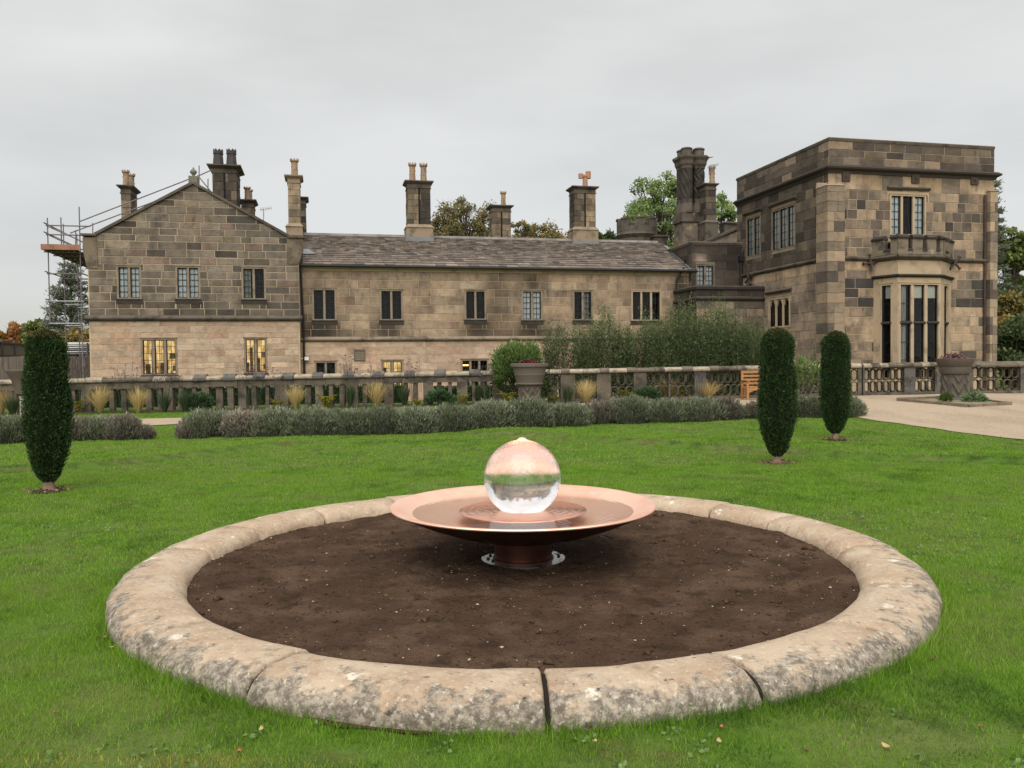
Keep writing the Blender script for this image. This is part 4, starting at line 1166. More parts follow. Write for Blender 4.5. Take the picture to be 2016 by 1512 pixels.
for sx, sy, px, py in ((-1, -1, 1326, 316), (1, -1, 1404, 309)):
    c = hv(px, py, vC + .3); b = MB(); b.tube((uc0 + w / 2 + sx * w * .5, vC + .3, cz(308)), c, .06, 4, r2=.02); b.build('spur', M_DRESS_D, cg)
# single stack beside it
st = thing_h('square_chimney_stack', 'slim dark square chimney stack with one buff pot against the black cluster', 'chimney', hv(1402, 470, 5.2).x, 5.6, 6.0)
chimney(st, 1390, 1410, 361, 470, 5.2, .75, [(1402, 327, 12, .35)], 'round', plinth=434, dark=.85, zb=6.0, flare=.13)

# ------------------------------------------------------------------ crenellated round turret
vK = 9.5
c = hv(1254, 465, vK)
tur = thing_h('round_turret', 'low round turret with stone battlements peeping over the slate roof', 'turret', c.x, vK, 6.5)
zz = lambda y: hv(1254, y, vK).z
rt = hv(1291, 450, vK).x - c.x
TK = solid('turret stone', (0.095, 0.078, 0.06), [((0.035, 0.03, 0.025), 2, .45, .66, .8), ((0.18, 0.145, 0.1), 3, .58, .72, .6)], bump=[(6, .7, .05), (30, .3, .01)])
b = MB(); b.lathe([(rt * .95, 5.6), (rt * .95, zz(472)), (rt * 1.08, zz(465)), (rt * 1.02, zz(463)), (rt, zz(460)), (rt, zz(450)), (rt * .8, zz(450)), (rt * .8, zz(460))], c.x, vK, 32, cap1=True); b.build('wall', TK, tur)
for k in range(8):
    a0 = 2 * math.pi * (k + .19) / 8 + .17; a1 = a0 + 2 * math.pi / 8 * .62
    for nm, r0, r1, y0, y1, mt in (('merlon', .8, 1.0, 450, 435, TK), ('merlon_cap', .77, 1.04, 435, 432, M_DRESS_D)):
        b = MB(); V = []
        for q in range(5):
            a = a0 + (a1 - a0) * q / 4
            for r_, y_ in ((r0, y0), (r1, y0), (r1, y1), (r0, y1)): V.append((c.x + rt * r_ * math.cos(a), vK + rt * r_ * math.sin(a), zz(y_)))
        Fq = [(4 * q + i, 4 * q + (i + 1) % 4, 4 * q + 4 + (i + 1) % 4, 4 * q + 4 + i) for q in range(4) for i in range(4)] + [(3, 2, 1, 0), (16, 17, 18, 19)]
        b.add(V, Fq); b.build(nm, mt, tur)
c = hv(1301, 465, 8.0); pb = thing_h('parapet_stub', 'small dark stone parapet stub beside the round turret', 'parapet', c.x, 8, 6.5)
b = MB(); b.box(hv(1288, 465, 8).x, hv(1314, 465, 8).x, 8, 8.6, 6.0, hv(1300, 466, 8).z); b.build('block', TK, pb)
b = MB(); b.box(hv(1286, 465, 8).x, hv(1318, 465, 8).x, 7.9, 8.7, hv(1300, 466, 8).z, hv(1300, 463, 8).z); b.build('cap', M_DRESS_D, pb)
c = hv(1438, 445, 7.0); pb = thing_h('parapet_stub', 'small dark battlement stub showing left of the tower parapet', 'parapet', c.x, 7, 6.5)
b = MB(); b.box(hv(1426, 445, 7).x, hv(1452, 445, 7).x, 7, 7.6, 6.0, hv(1436, 440, 7).z); b.build('block', TK, pb)
b = MB(); b.box(hv(1425, 445, 7).x, hv(1453, 445, 7).x, 6.9, 7.7, hv(1436, 440, 7).z, hv(1436, 437, 7).z); b.build('cap', M_DRESS_D, pb)
# aerials
def aerial(label, px, y0, y1, px0, px1, v, dy):
    c = hv(px, y1, v)
    t_ = thing_h('tv_aerial', label, 'aerial', c.x, v, hv(px, y0, v).z)
    b = MB(); b.tube(hv(px, y0, v), hv(px, y1, v), .022, 6); b.build('mast', M_ZINC, t_)
    p0, p1 = hv(px0, y1 + dy, v), hv(px1, y1 - dy, v)
    b = MB(); b.tube(p0, p1, .015, 5)
    for k in range(8):
        q = p0 + (p1 - p0) * (.1 + .85 * k / 7); l_ = .22 - .015 * k
        b.tube(q + Vector((0, -l_, .05)), q + Vector((0, l_, -.05)), .008, 4)
    b.build('boom', M_ZINC, t_)
aerial('thin television aerial on a mast above the gabled wing roof', 519, 440, 411, 511, 535, 5.0, 2)
aerial('small television aerial beside the black twisted chimneys', 1396, 345, 326, 1394, 1414, 5.8, 2)
print('stones', n1, n2, n3, n4, n5, n6, n7, n8, n9, n10, n11, n12, n13, n14, 'slates', cnt)

# ------------------------------------------------------------------ ground
set_off()
def axis(parts):
    o = []
    for a, b, st in parts: o += list(np.arange(a, b, st))
    return np.array(o + [parts[-1][1]])
gx = axis([(-700, -100, 60), (-100, -24, 8), (-24, 24, .4), (24, 100, 8), (100, 700, 60)])
gy = axis([(-80, 0, 10), (0, 9, .3), (9, 19, .05), (19, 33, .3), (33, 60, 3), (60, 200, 20), (200, 1400, 120)])
XX, YY = np.meshgrid(gx, gy)
ZZ = gz(XX, YY)
nx, ny = len(gx), len(gy)
idx = np.arange(nx * ny).reshape(ny, nx)
Fq = np.stack([idx[:-1, :-1], idx[:-1, 1:], idx[1:, 1:], idx[1:, :-1]], -1).reshape(-1, 4)
M_LAWN = solid('mown turf', (0.075, 0.13, 0.02), [((0.12, 0.13, 0.045), .9, .42, .66, .7), ((0.035, 0.06, 0.015), 3.5, .45, .7, .7), ((0.085, 0.065, 0.03), 1.7, .55, .7, .7)], rough=.95, spec=.05, bump=[(8, .5, .03), (60, .6, .02)], perobj=False)
lawn = np_mesh('ground', np.stack([XX, YY, ZZ], -1).reshape(-1, 3), Fq, M_LAWN, kind='structure', smooth=True)

RC = Vector((0.0626, 6.438, 0)); R_OUT, R_W, R_T = 2.935, 0.493, 0.148
def edge_x(y): return 8.62 + (20.9 - y) * 0.205
PATH = np.array([(-26, 18.4), (-9.3, 22.05), (2.4, 25.0), (7.0, 25.0)]); PW = 1.15
def path_c(x): return np.interp(x, PATH[:, 0], PATH[:, 1])
def bal_y(x): return np.interp(x, [-18.5, 9.6], [26.5, 28.0])
def on_hard(x, y):
    p = (np.abs(y - path_c(x)) < PW * 1.03) & (x < 7.5)
    c = (x > edge_x(np.minimum(y, 21.3))) & (y < 28)
    c |= (x > 6.6) & (y > 23.4) & (y < 28)
    return p | c
M_GRAVEL = solid('pale gravel', (0.345, 0.265, 0.185), [((0.25, 0.185, 0.125), .8, .42, .66, .75, (1, .35, 1)), ((0.46, 0.38, 0.28), 18, .5, .66, .7), ((0.25, 0.2, 0.16), 45, .58, .7, .6), ((0.36, 0.25, 0.18), .5, .55, .7, .4)], rough=.95, bump=[(60, .6, .02), (9, .3, .02)], perobj=False)
def sheet(name, rows, mat, off=.02, kind='structure'):
    """rows of equal numbers of (x, y) points lofted into one ground sheet that follows the terrain"""
    A = np.array(rows, float); ny_, nx_ = A.shape[:2]
    z = gz(A[..., 0], A[..., 1]) + off
    V = np.concatenate([A, z[..., None]], -1).reshape(-1, 3)
    ix = np.arange(ny_ * nx_).reshape(ny_, nx_)
    F_ = np.stack([ix[:-1, :-1], ix[:-1, 1:], ix[1:, 1:], ix[1:, :-1]], -1).reshape(-1, 4)
    return np_mesh(name, V, F_, mat, kind=kind, smooth=True)
xs_ = np.linspace(-26, 6.6, 110)
sheet('gravel_path', [[(x, path_c(x) + w_ + .05 * math.sin(x * 2.1)) for x in xs_] for w_ in np.linspace(-PW, PW, 7)], M_GRAVEL)
rows = []
for y in np.linspace(8, 27.9, 90):
    x0 = float(edge_x(y)) if y < 21.3 else float(np.interp(y, [21.3, 23.4, 24.2, 27.9], [8.5, 8.2, 6.6, 6.6]))
    rows.append([(x0 + (26 - x0) * t_ + (.03 * math.sin(y * 5) if t_ == 0 else 0), y) for t_ in np.linspace(0, 1, 40)])
sheet('gravel_court', rows, M_GRAVEL, off=.016)
M_SOILBED = solid('bed earth', (0.045, 0.03, 0.02), [((0.09, 0.065, 0.045), 9, .5, .7, .7)], bump=[(20, .8, .04)], perobj=False)
xs_ = np.linspace(-18.4, 6.6, 80)
sheet('border_bed', [[(x, bal_y(x) - .15 - w_ + .08 * math.sin(x * 1.9) * w_) for x in xs_] for w_ in np.linspace(1.15, 0, 5)], M_SOILBED, off=.02)

# far hill on the right
n = 40
hx = np.linspace(40, 520, n); hy = np.linspace(200, 560, n)
HX, HY = np.meshgrid(hx, hy)
HZ = -1 + 46 * np.exp(-((HX - 300) / 130) ** 2 - ((HY - 420) / 130) ** 2) + 1.0 * np.sin(HX * .05) * np.sin(HY * .04)
ix = np.arange(n * n).reshape(n, n)
np_mesh('hill', np.stack([HX, HY, HZ], -1).reshape(-1, 3), np.stack([ix[:-1, :-1], ix[:-1, 1:], ix[1:, 1:], ix[1:, :-1]], -1).reshape(-1, 4),
        solid('pasture', (0.11, 0.19, 0.07), [((0.05, 0.08, 0.04), .022, .52, .56, .8)], perobj=False), kind='structure', smooth=True)

# ------------------------------------------------------------------ grass blades
def grass(name, npts, y0, y1, ht, wd, mat, region=None, ring=False):
    # uniform per ground area inside a widened view wedge
    ymin, ymax = y0, y1
    y = np.sqrt(RNG.uniform(ymin ** 2, ymax ** 2, npts))
    x = RNG.uniform(-.92, .92, npts) * y
    keep = ~on_hard(x + RNG.uniform(-.09, .03, npts), y) & (np.hypot(x - RC.x, y - RC.y) > R_OUT - .02)
    keep &= ~((np.abs(bal_y(x) - y) < 1.2) & (x < 7))
    if ring:
        rr = np.hypot(x - RC.x, y - RC.y); keep &= rr < R_OUT + .16 * RNG.random(npts) ** 1.5 + .02
    # bare muddy scrape near the front of the ring
    dm = ((x + .50) / .5) ** 2 + ((y - 3.585 - .10 * ((x + .52) / .55 - .3) ** 2) / .075) ** 2; dm2 = ((x + .72) / .16) ** 2 + ((y - 3.33) / .07) ** 2
    keep &= (dm > RNG.uniform(.35, 1.5, npts)) & (dm2 > RNG.uniform(0, 2.2, npts))
    thin = vnoise(x + 31, y + 11, 1.6, 33)
    if not ring: keep &= RNG.random(npts) < np.clip(.25 + 3.2 * (thin - .22), .3, 1)
    x, y = x[keep], y[keep]; n_ = len(x)
    rr = np.hypot(x - RC.x, y - RC.y)
    tall = 1 + 1.1 * np.exp(-np.clip(rr - R_OUT, 0, None) / .10) * (y < 8)
    clump = vnoise(x + 5, y + 60, 4.0, 21)
    h = ht * RNG.uniform(.55, 1.3, n_) * tall * (.75 + .5 * clump)
    a = RNG.uniform(0, 2 * np.pi, n_)
    lean = RNG.uniform(.1, .9, n_) * h
    z = gz(x, y)
    B = np.stack([x, y, z - .004], -1)
    S = np.stack([np.cos(a), np.sin(a), 0 * a], -1) * (wd * RNG.uniform(.6, 1.3, n_) / 2)[:, None]
    b = RNG.uniform(0, 2 * np.pi, n_)
    Tp = B + np.stack([np.cos(b) * lean, np.sin(b) * lean, h], -1)
    V = np.stack([B - S, B + S, Tp], 1).reshape(-1, 3)
    near = np.clip((8.0 - y) / 4.5, 0, 1)
    n1 = vnoise(x + 40, y, .55, 3); n2 = vnoise(x + 90, y + 7, 2.1, 9); n3 = vnoise(x + 17, y + 3, 7.5, 15)
    col_ = .33 + (.45 + .2 * near) * (n1 - .5) + (.50 + .25 * near) * (n2 - .5) + (.32 + .2 * near) * (n3 - .5) + .15 * near + RNG.normal(0, .09, n_)
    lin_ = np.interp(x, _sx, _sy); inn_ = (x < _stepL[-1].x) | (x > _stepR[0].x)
    col_ = np.where(inn_ & (np.abs(y - lin_ + .03) < .13) & (RNG.random(n_) < .85), .02, col_)  # shadow line of the lawn step painted into the blade colour
    # darker green close round the ring, yellowed strip at the lower left
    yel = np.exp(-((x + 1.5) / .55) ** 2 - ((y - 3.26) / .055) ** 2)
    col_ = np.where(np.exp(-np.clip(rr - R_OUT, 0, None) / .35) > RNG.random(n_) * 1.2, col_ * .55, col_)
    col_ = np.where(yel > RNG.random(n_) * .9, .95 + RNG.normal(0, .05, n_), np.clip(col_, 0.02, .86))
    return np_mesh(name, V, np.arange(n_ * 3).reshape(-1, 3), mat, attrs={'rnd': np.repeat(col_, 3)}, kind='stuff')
def grassmat():
    m = leafmat('grass blade', (0.050, 0.115, 0.010), (0.13, 0.17, 0.035), (0.42, 0.40, 0.06), trans=.35, rough=.5)
    cr = [n_ for n_ in m.node_tree.nodes if n_.type == 'VALTORGB'][0].color_ramp
    cr.elements[1].position = .62; cr.elements[1].color = (0.19, 0.225, 0.06, 1)
    e = cr.elements.new(.33); e.color = (0.185, 0.345, 0.024, 1)
    e = cr.elements.new(.85); e.color = (0.23, 0.19, 0.085, 1)
    return m
MG = grassmat()
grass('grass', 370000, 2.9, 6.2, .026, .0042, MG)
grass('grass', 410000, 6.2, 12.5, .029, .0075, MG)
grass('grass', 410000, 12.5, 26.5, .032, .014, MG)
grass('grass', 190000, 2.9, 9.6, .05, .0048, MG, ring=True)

# clover and daisy leaves among the grass
n_ = 420; y = np.sqrt(RNG.uniform(3.0 ** 2, 8.5 ** 2, n_)); x = RNG.uniform(-.66, .66, n_) * y
k_ = (np.hypot(x - RC.x, y - RC.y) > R_OUT + .05) & (vnoise(x, y, .9, 71) > .5); x, y = x[k_], y[k_]; x = np.repeat(x, 9) + RNG.normal(0, .03, 9 * len(x)); y = np.repeat(y, 9) + RNG.normal(0, .03, len(x))
V, F_, rn = leaves(np.stack([x, y, gz(x, y) + .012], -1), RNG.normal(0, 1, (len(x), 3)) * [1, 1, .3] + [0, 0, .25], .028, .02, RNG.uniform(0, 1, len(x)))
np_mesh('clover', V, F_, leafmat('clover leaf', (0.09, 0.17, 0.04), (0.2, 0.29, 0.1)), attrs={'rnd': rn}, kind='stuff')

# ------------------------------------------------------------------ stone ring
def ringmat():
    m = bpy.data.materials.new('lichened kerb stone'); t, o = nodes_of(m)
    b = t.nodes.new('ShaderNodeBsdfPrincipled'); b.inputs['Roughness'].default_value = .92; b.inputs['Specular IOR Level'].default_value = .15
    tcn = t.nodes.new('ShaderNodeTexCoord'); vec = tcn.outputs['Object']
    at_ = t.nodes.new('ShaderNodeAttribute'); at_.attribute_name = 'rnd'     # 0 inner edge .. 1 outer foot
    c = mixc(t, noise_fac(t, vec, 2.6, 6, .35, .68, .65)[0], (0.36, 0.262, 0.178), (0.44, 0.35, 0.255))
    mu = lambda x, k: (lambda n_: (t.links.new(x, n_.inputs[0]), n_.outputs[0])[1])(_math(t, 'MULTIPLY', k))
    c = mixc(t, mu(noise_fac(t, vec, 11, 7, .48, .7, .75)[0], .65), c, (0.24, 0.155, 0.105))
    # grey lichen crust, commoner towards the outer foot
    f, raw = noise_fac(t, vec, 6.5, 9, 0, 1, .72)
    ad = _math(t, 'ADD', 0); t.links.new(raw, ad.inputs[0])
    mr = t.nodes.new('ShaderNodeMapRange'); mr.inputs['From Min'].default_value = .36; mr.inputs['From Max'].default_value = 1.0; mr.inputs['To Min'].default_value = -.13; mr.inputs['To Max'].default_value = .26
    t.links.new(at_.outputs['Fac'], mr.inputs['Value']); t.links.new(mr.outputs[0], ad.inputs[1])
    s = t.nodes.new('ShaderNodeMapRange'); s.interpolation_type = 'SMOOTHSTEP'; s.inputs['From Min'].default_value = .48; s.inputs['From Max'].default_value = .62
    t.links.new(ad.outputs[0], s.inputs['Value'])
    lich = mixc(t, noise_fac(t, vec, 24, 7, .40, .62, .75)[0], (0.07, 0.063, 0.055), (0.30, 0.265, 0.215))
    c = mixc(t, mu(s.outputs[0], .82), c, lich)
    # pale round lichen rosettes
    vo = t.nodes.new('ShaderNodeTexVoronoi'); vo.inputs['Scale'].default_value = 5.5
    wn = t.nodes.new('ShaderNodeTexNoise'); wn.inputs['Scale'].default_value = 22
    va = t.nodes.new('ShaderNodeVectorMath'); va.operation = 'MULTIPLY_ADD'; va.inputs[1].default_value = (.09, .09, .09)
    t.links.new(vec, wn.inputs['Vector']); t.links.new(wn.outputs['Color'], va.inputs[0]); t.links.new(vec, va.inputs[2]); t.links.new(va.outputs[0], vo.inputs['Vector'])
    r1 = t.nodes.new('ShaderNodeMapRange'); r1.interpolation_type = 'SMOOTHSTEP'; r1.inputs['From Min'].default_value = .26; r1.inputs['From Max'].default_value = .17
    t.links.new(vo.outputs['Distance'], r1.inputs['Value'])
    sepc = t.nodes.new('ShaderNodeSeparateColor'); t.links.new(vo.outputs['Color'], sepc.inputs[0])
    th = _math(t, 'GREATER_THAN', .68); t.links.new(sepc.outputs[0], th.inputs[0])
    m1 = _math(t, 'MULTIPLY', 0); t.links.new(r1.outputs[0], m1.inputs[0]); t.links.new(th.outputs[0], m1.inputs[1])
    m2 = _math(t, 'MULTIPLY', 0); t.links.new(m1.outputs[0], m2.inputs[0]); t.links.new(noise_fac(t, vec, 30, 4, .3, .55)[0], m2.inputs[1])
    c = mixc(t, m2.outputs[0], c, (0.58, 0.53, 0.44))
    c = mixc(t, mu(noise_fac(t, vec, 26, 4, .66, .72, .6)[0], .85), c, (0.05, 0.04, 0.034))
    c = mixc(t, mu(noise_fac(t, vec, 34, 5, .58, .66, .6)[0], .55), c, (0.55, 0.49, 0.4))
    t.links.new(c, b.inputs['Base Color'])
    prev = None
    for sc, stg, dist in ((9, .35, .03), (38, .55, .012), (140, .5, .004)):
        n_ = t.nodes.new('ShaderNodeTexNoise'); n_.inputs['Scale'].default_value = sc; n_.inputs['Detail'].default_value = 6
        t.links.new(vec, n_.inputs['Vector'])
        bp = t.nodes.new('ShaderNodeBump'); bp.inputs['Strength'].default_value = stg; bp.inputs['Distance'].default_value = dist
        t.links.new(n_.outputs['Fac'], bp.inputs['Height'])
        if prev: t.links.new(prev, bp.inputs['Normal'])
        prev = bp.outputs[0]
    t.links.new(prev, b.inputs['Normal'])
    t.links.new(b.outputs[0], o.inputs[0]); return m
def _math(t, op, k):
    n_ = t.nodes.new('ShaderNodeMath'); n_.operation = op; n_.inputs[1].default_value = k; return n_
M_RING = ringmat()
ring = thing('stone_ring', 'round kerb of lichen-spotted curved stones lying on the lawn round the bare soil', 'stone ring', RC)
jpx = [(1075, 1370), (516, 1320), (395, 1228), (255, 1085), (440, 1040), (620, 1010), (762, 985), (1000, 975), (1200, 972), (1410, 1000), (1540, 1022), (1760, 1080), (1835, 1160), (1775, 1262), (1490, 1335)]
def ring_angle(q):
    d = ray(*q); p = Vector((0, 0, EYE)) + d * ((.12 - EYE) / d.z)
    return math.atan2(p.y - RC.y, p.x - RC.x)
js = sorted(ring_angle(q) for q in jpx)
for k, a0 in enumerate(js):
    a1 = js[(k + 1) % len(js)]
    if a1 < a0: a1 += 2 * math.pi
    wide = .027 if abs(a0 + math.pi / 2) < 1.1 else .018
    wide2 = .020 if abs((a1 + math.pi / 2 + math.pi) % (2 * math.pi) - math.pi) < 1.1 else .018
    g0, g1 = wide / 2 / 2.7, wide2 / 2 / 2.7
    na = max(6, int((a1 - a0) / .05)); npf = 18
    V, rn, Fl = [], [], []
    dz = random.uniform(-.008, .008); dr = random.uniform(-.012, .012); tilt = random.uniform(-.010, .010)
    for i in range(na + 3):
        cap = i in (0, na + 2)
        tt = min(max((i - 1) / na, 0), 1)
        a = a0 + g0 + (a1 - a0 - g0 - g1) * tt
        e = .93 if cap else 1.0
        for q in range(npf + 1):
            ph = math.pi * (1.10 - 1.20 * q / npf)      # inner foot -> outer foot
            ex = .78
            cr_ = math.cos(ph); sr_ = math.sin(ph)
            rx = math.copysign(abs(cr_) ** ex, cr_); rz = math.copysign(abs(sr_) ** ex, sr_)
            wob = 1 + .016 * math.sin(a * 23 + q) + .012 * math.sin(a * 51 + q * 2.3) + .008 * math.sin(a * 97 + q * 3.1)
            endr = .012 * (1 if cap else 0)
            rr = R_OUT - R_W / 2 + dr + rx * (R_W / 2 * wob - endr)
            z = .012 + (R_T - .012 - endr) * rz * wob + dz + tilt * (tt - .5)
            aa = a + (0.004 if i == 1 else -0.004 if i == na + 1 else 0)
            V.append((rr * math.cos(aa), rr * math.sin(aa), z)); rn.append(q / npf)
    npp = npf + 1
    for i in range(na + 2):
        for q in range(npf): Fl.append((i * npp + q, i * npp + q + 1, (i + 1) * npp + q + 1, (i + 1) * npp + q)[::-1])
    me = bpy.data.meshes.new('kerb_stone')
    last = (na + 2) * npp
    me.from_pydata(V, [], Fl + [tuple(range(npp)), tuple(range(last, last + npp))[::-1]])
    at2 = me.attributes.new('rnd', 'FLOAT', 'POINT'); at2.data.foreach_set('value', np.array(rn, 'f'))
    me.shade_smooth()
    me.set_sharp_from_angle(angle=R(50))
    link_mesh('kerb_stone', me, M_RING, ring)

V, Fq = [], []
n1_ = 120
for i in range(n1_):
    a = 2 * math.pi * i / n1_
    for q in range(13):
        ph = math.pi * (1.08 - 1.16 * q / 12); cr_, sr_ = math.cos(ph), math.sin(ph)
        rr = R_OUT - R_W / 2 + math.copysign(abs(cr_) ** .78, cr_) * (R_W / 2 - .022); z = -.012 + (R_T - .012) * math.copysign(abs(sr_) ** .78, sr_)
        V.append((rr * math.cos(a), rr * math.sin(a), z))
for i in range(n1_):
    for q in range(12): Fq.append((i * 13 + q, i * 13 + q + 1, (i + 1) % n1_ * 13 + q + 1, (i + 1) % n1_ * 13 + q)[::-1])
b = MB(); b.add(V, Fq); b.build('joint_earth', solid('dark joint earth', (0.022, 0.017, 0.013), perobj=False, spec=.05), ring, smooth=True)

# ------------------------------------------------------------------ soil in the ring
M_SOIL = solid('brown soil', (0.056, 0.033, 0.0205), [((0.10, 0.062, 0.04), 2.2, .42, .66, .8), ((0.03, 0.018, 0.011), 5.0, .5, .68, .8), ((0.12, 0.085, 0.062), 40, .62, .72, .5)], rough=.97, spec=.08, bump=[(7, .6, .05), (35, .9, .03), (120, .7, .01)], perobj=False)
nr, na = 90, 240
rr = np.linspace(0.02, R_OUT - R_W + .10, nr)[:, None]; aa = np.linspace(0, 2 * np.pi, na, endpoint=False)[None]
X = RC.x + rr * np.cos(aa); Y = RC.y + rr * np.sin(aa)
def soil_z(x, y):
    z = .028 + .010 * np.sin(x * 3.1 + 1.2 * np.sin(y * 2.7)) * np.sin(y * 3.7) + .006 * np.sin(x * 11 + 2 * np.sin(y * 7)) * np.sin(y * 13 + 1.5 * np.sin(x * 9))
    r_ = np.hypot(x - RC.x, y - RC.y)
    return z + .012 * smooth((r_ - 2.2) / .25) - .02 * smooth((.5 - r_) / .3)
Z = soil_z(X, Y) + RNG.normal(0, .0035, X.shape)
ix = np.arange(nr * na).reshape(nr, na)
F_ = np.stack([ix[:-1], np.roll(ix, -1, 1)[:-1], np.roll(ix, -1, 1)[1:], ix[1:]], -1).reshape(-1, 4)
np_mesh('soil', np.stack([X, Y, Z], -1).reshape(-1, 3), F_, M_SOIL, kind='structure', smooth=True)
def bits(name, n_, r0, r1, size, mat, flat=.6):
    a = RNG.uniform(0, 2 * np.pi, n_); r_ = np.sqrt(RNG.uniform(r0 ** 2, r1 ** 2, n_))
    x, y = RC.x + r_ * np.cos(a), RC.y + r_ * np.sin(a)
    base = np.array([(1, 0, 0), (-.5, .87, 0), (-.5, -.87, 0), (.1, .1, 1), (0, 0, -.6)])
    tri = np.array([(0, 1, 3), (1, 2, 3), (2, 0, 3), (1, 0, 4), (2, 1, 4), (0, 2, 4)])
    s = size * RNG.lognormal(0, .5, n_)[:, None, None]
    th = RNG.uniform(0, 6.28, n_)
    Rm = np.zeros((n_, 3, 3)); Rm[:, 0, 0] = np.cos(th); Rm[:, 0, 1] = -np.sin(th); Rm[:, 1, 0] = np.sin(th); Rm[:, 1, 1] = np.cos(th); Rm[:, 2, 2] = flat
    P = np.einsum('nij,kj->nki', Rm, base) * s * RNG.uniform(.6, 1.3, (n_, 5, 1))
    P += np.stack([x, y, soil_z(x, y) + .004], -1)[:, None, :]
    F2 = (np.arange(n_)[:, None, None] * 5 + tri[None]).reshape(-1, 3)
    return np_mesh(name, P.reshape(-1, 3), F2, mat, kind='stuff')
sx_ = np.linspace(-1, 1, 22)
rows = []
for w_ in np.linspace(0, 1, 8):
    rows.append([(-.52 + .55 * q, 3.56 - .045 * (1 - q * q) - .015 * math.sin(q * 9) + .16 * w_ + .10 * (q - .3) ** 2) for q in sx_])
sheet('bare_scrape', rows, M_SOIL, off=.012)
bits('soil_crumbs', 8000, .35, R_OUT - R_W + .04, .005, solid('soil crumb', (0.06, 0.036, 0.022), [((0.11, 0.07, 0.045), 30, .5, .6, .6)], rough=.97, spec=.05, perobj=False))
bits('soil_crumbs', 130, .35, R_OUT - R_W + .02, .018, MATS['soil crumb'])
bits('pale_chips', 520, .4, R_OUT - R_W + .02, .0055, solid('pale chip', (0.36, 0.28, 0.18), perobj=False), flat=.4)
bits('pale_chips', 50, .6, R_OUT - R_W, .010, solid('tan pebble', (0.36, 0.27, 0.18), perobj=False))

# ------------------------------------------------------------------ copper fountain
FB = Vector((0.075, 6.56, 0.0))
ftn = thing('copper_fountain', 'shallow copper bowl fountain on a drum foot with a clear ball in its water', 'fountain', FB)
def copper(name, base, rough, lay):
    return solid(name, base, lay, rough=rough, metal=1.0, bump=[(3, .12, .02), (60, .05, .002)], perobj=False)
M_CU = copper('copper inside', (0.97, 0.66, 0.51), .52, [((0.93, 0.54, 0.39), 1.6, .47, .60, .8), ((0.98, 0.76, 0.64), 3.2, .56, .66, .6)])
M_CU_D = copper('brown copper outside', (0.095, 0.040, 0.028), .48, [((0.05, 0.02, 0.014), 2.2, .44, .64, .8)])
zr, rr_ = .462, 1.047
prof_in = [(0.02, .30), (.35, .315), (.62, .345), (.80, .385), (.90, .418), (.965, .445), (.99, .456), (1.02, .461), (rr_, zr)]
b = MB(); b.lathe(prof_in, 0, 0, 128, cap0=False, cap1=False)
b.lathe([(rr_, zr), (rr_ + .006, zr - .006), (rr_ + .004, zr - .013)], 0, 0, 128, cap0=False, cap1=False); bowl = b.build('bowl', M_CU, ftn, smooth=True)
b = MB(); b.lathe([(rr_ + .004, zr - .013), (1.0, zr - .035), (.93, .392), (.8, .335), (.6, .262), (.42, .212), (.24, .178), (.02, .17)][::-1], 0, 0, 128, cap0=False, cap1=False); b.build('bowl_underside', M_CU_D, ftn, smooth=True)
b = MB(); b.lathe([(.232, .028), (.232, .185)], 0, 0, 64, cap0=False, cap1=False)
b.lathe([(.245, .026), (.245, .034), (.232, .036)], 0, 0, 64, cap0=False, cap1=False); b.build('foot', M_CU_D, ftn, smooth=True)
b = MB(); b.lathe([(.335, .012), (.335, .026), (.2, .026)], 0, 0, 64, cap0=False, cap1=False); bp_ = b.build('base_plate', solid('wet steel plate', (0.42, 0.42, 0.42), [((0.08, 0.06, 0.05), 9, .58, .64, .9)], rough=.22, metal=.9, perobj=False), ftn)
for (x, y) in ((-.28, -.05), (-.265, .06), (.285, .02), (-.24, -.12)):
    b = MB(); b.lathe([(.013, .026), (.013, .036), (.007, .04)], x, y, 8); b.build('bolt', M_IRON, bp_)
def copper_disc_mat():
    m_ = copper('copper disc', (0.93, 0.48, 0.32), .22, [])
    t = m_.node_tree; p = [n_ for n_ in t.nodes if n_.type == 'BSDF_PRINCIPLED'][0]; tcn = [n_ for n_ in t.nodes if n_.type == 'TEX_COORD'][0]
    wv = t.nodes.new('ShaderNodeTexWave'); wv.wave_type = 'RINGS'; wv.rings_direction = 'Z'; wv.inputs['Scale'].default_value = 5; wv.inputs['Distortion'].default_value = 5; wv.inputs['Detail'].default_value = 2; wv.inputs['Detail Scale'].default_value = 1.5
    t.links.new(tcn.outputs['Object'], wv.inputs['Vector'])
    bm_ = t.nodes.new('ShaderNodeBump'); bm_.inputs['Strength'].default_value = .22; bm_.inputs['Distance'].default_value = .012
    t.links.new(wv.outputs['Fac'], bm_.inputs['Height']); t.links.new(bm_.outputs[0], p.inputs['Normal'])
    return m_
b = MB(); b.lathe([(.50, .395), (.51, .404), (.51, .4095), (.505, .4118), (.02, .4125)], 0, 0, 96, cap0=False); b.build('copper_disc', copper_disc_mat(), ftn, smooth=True)
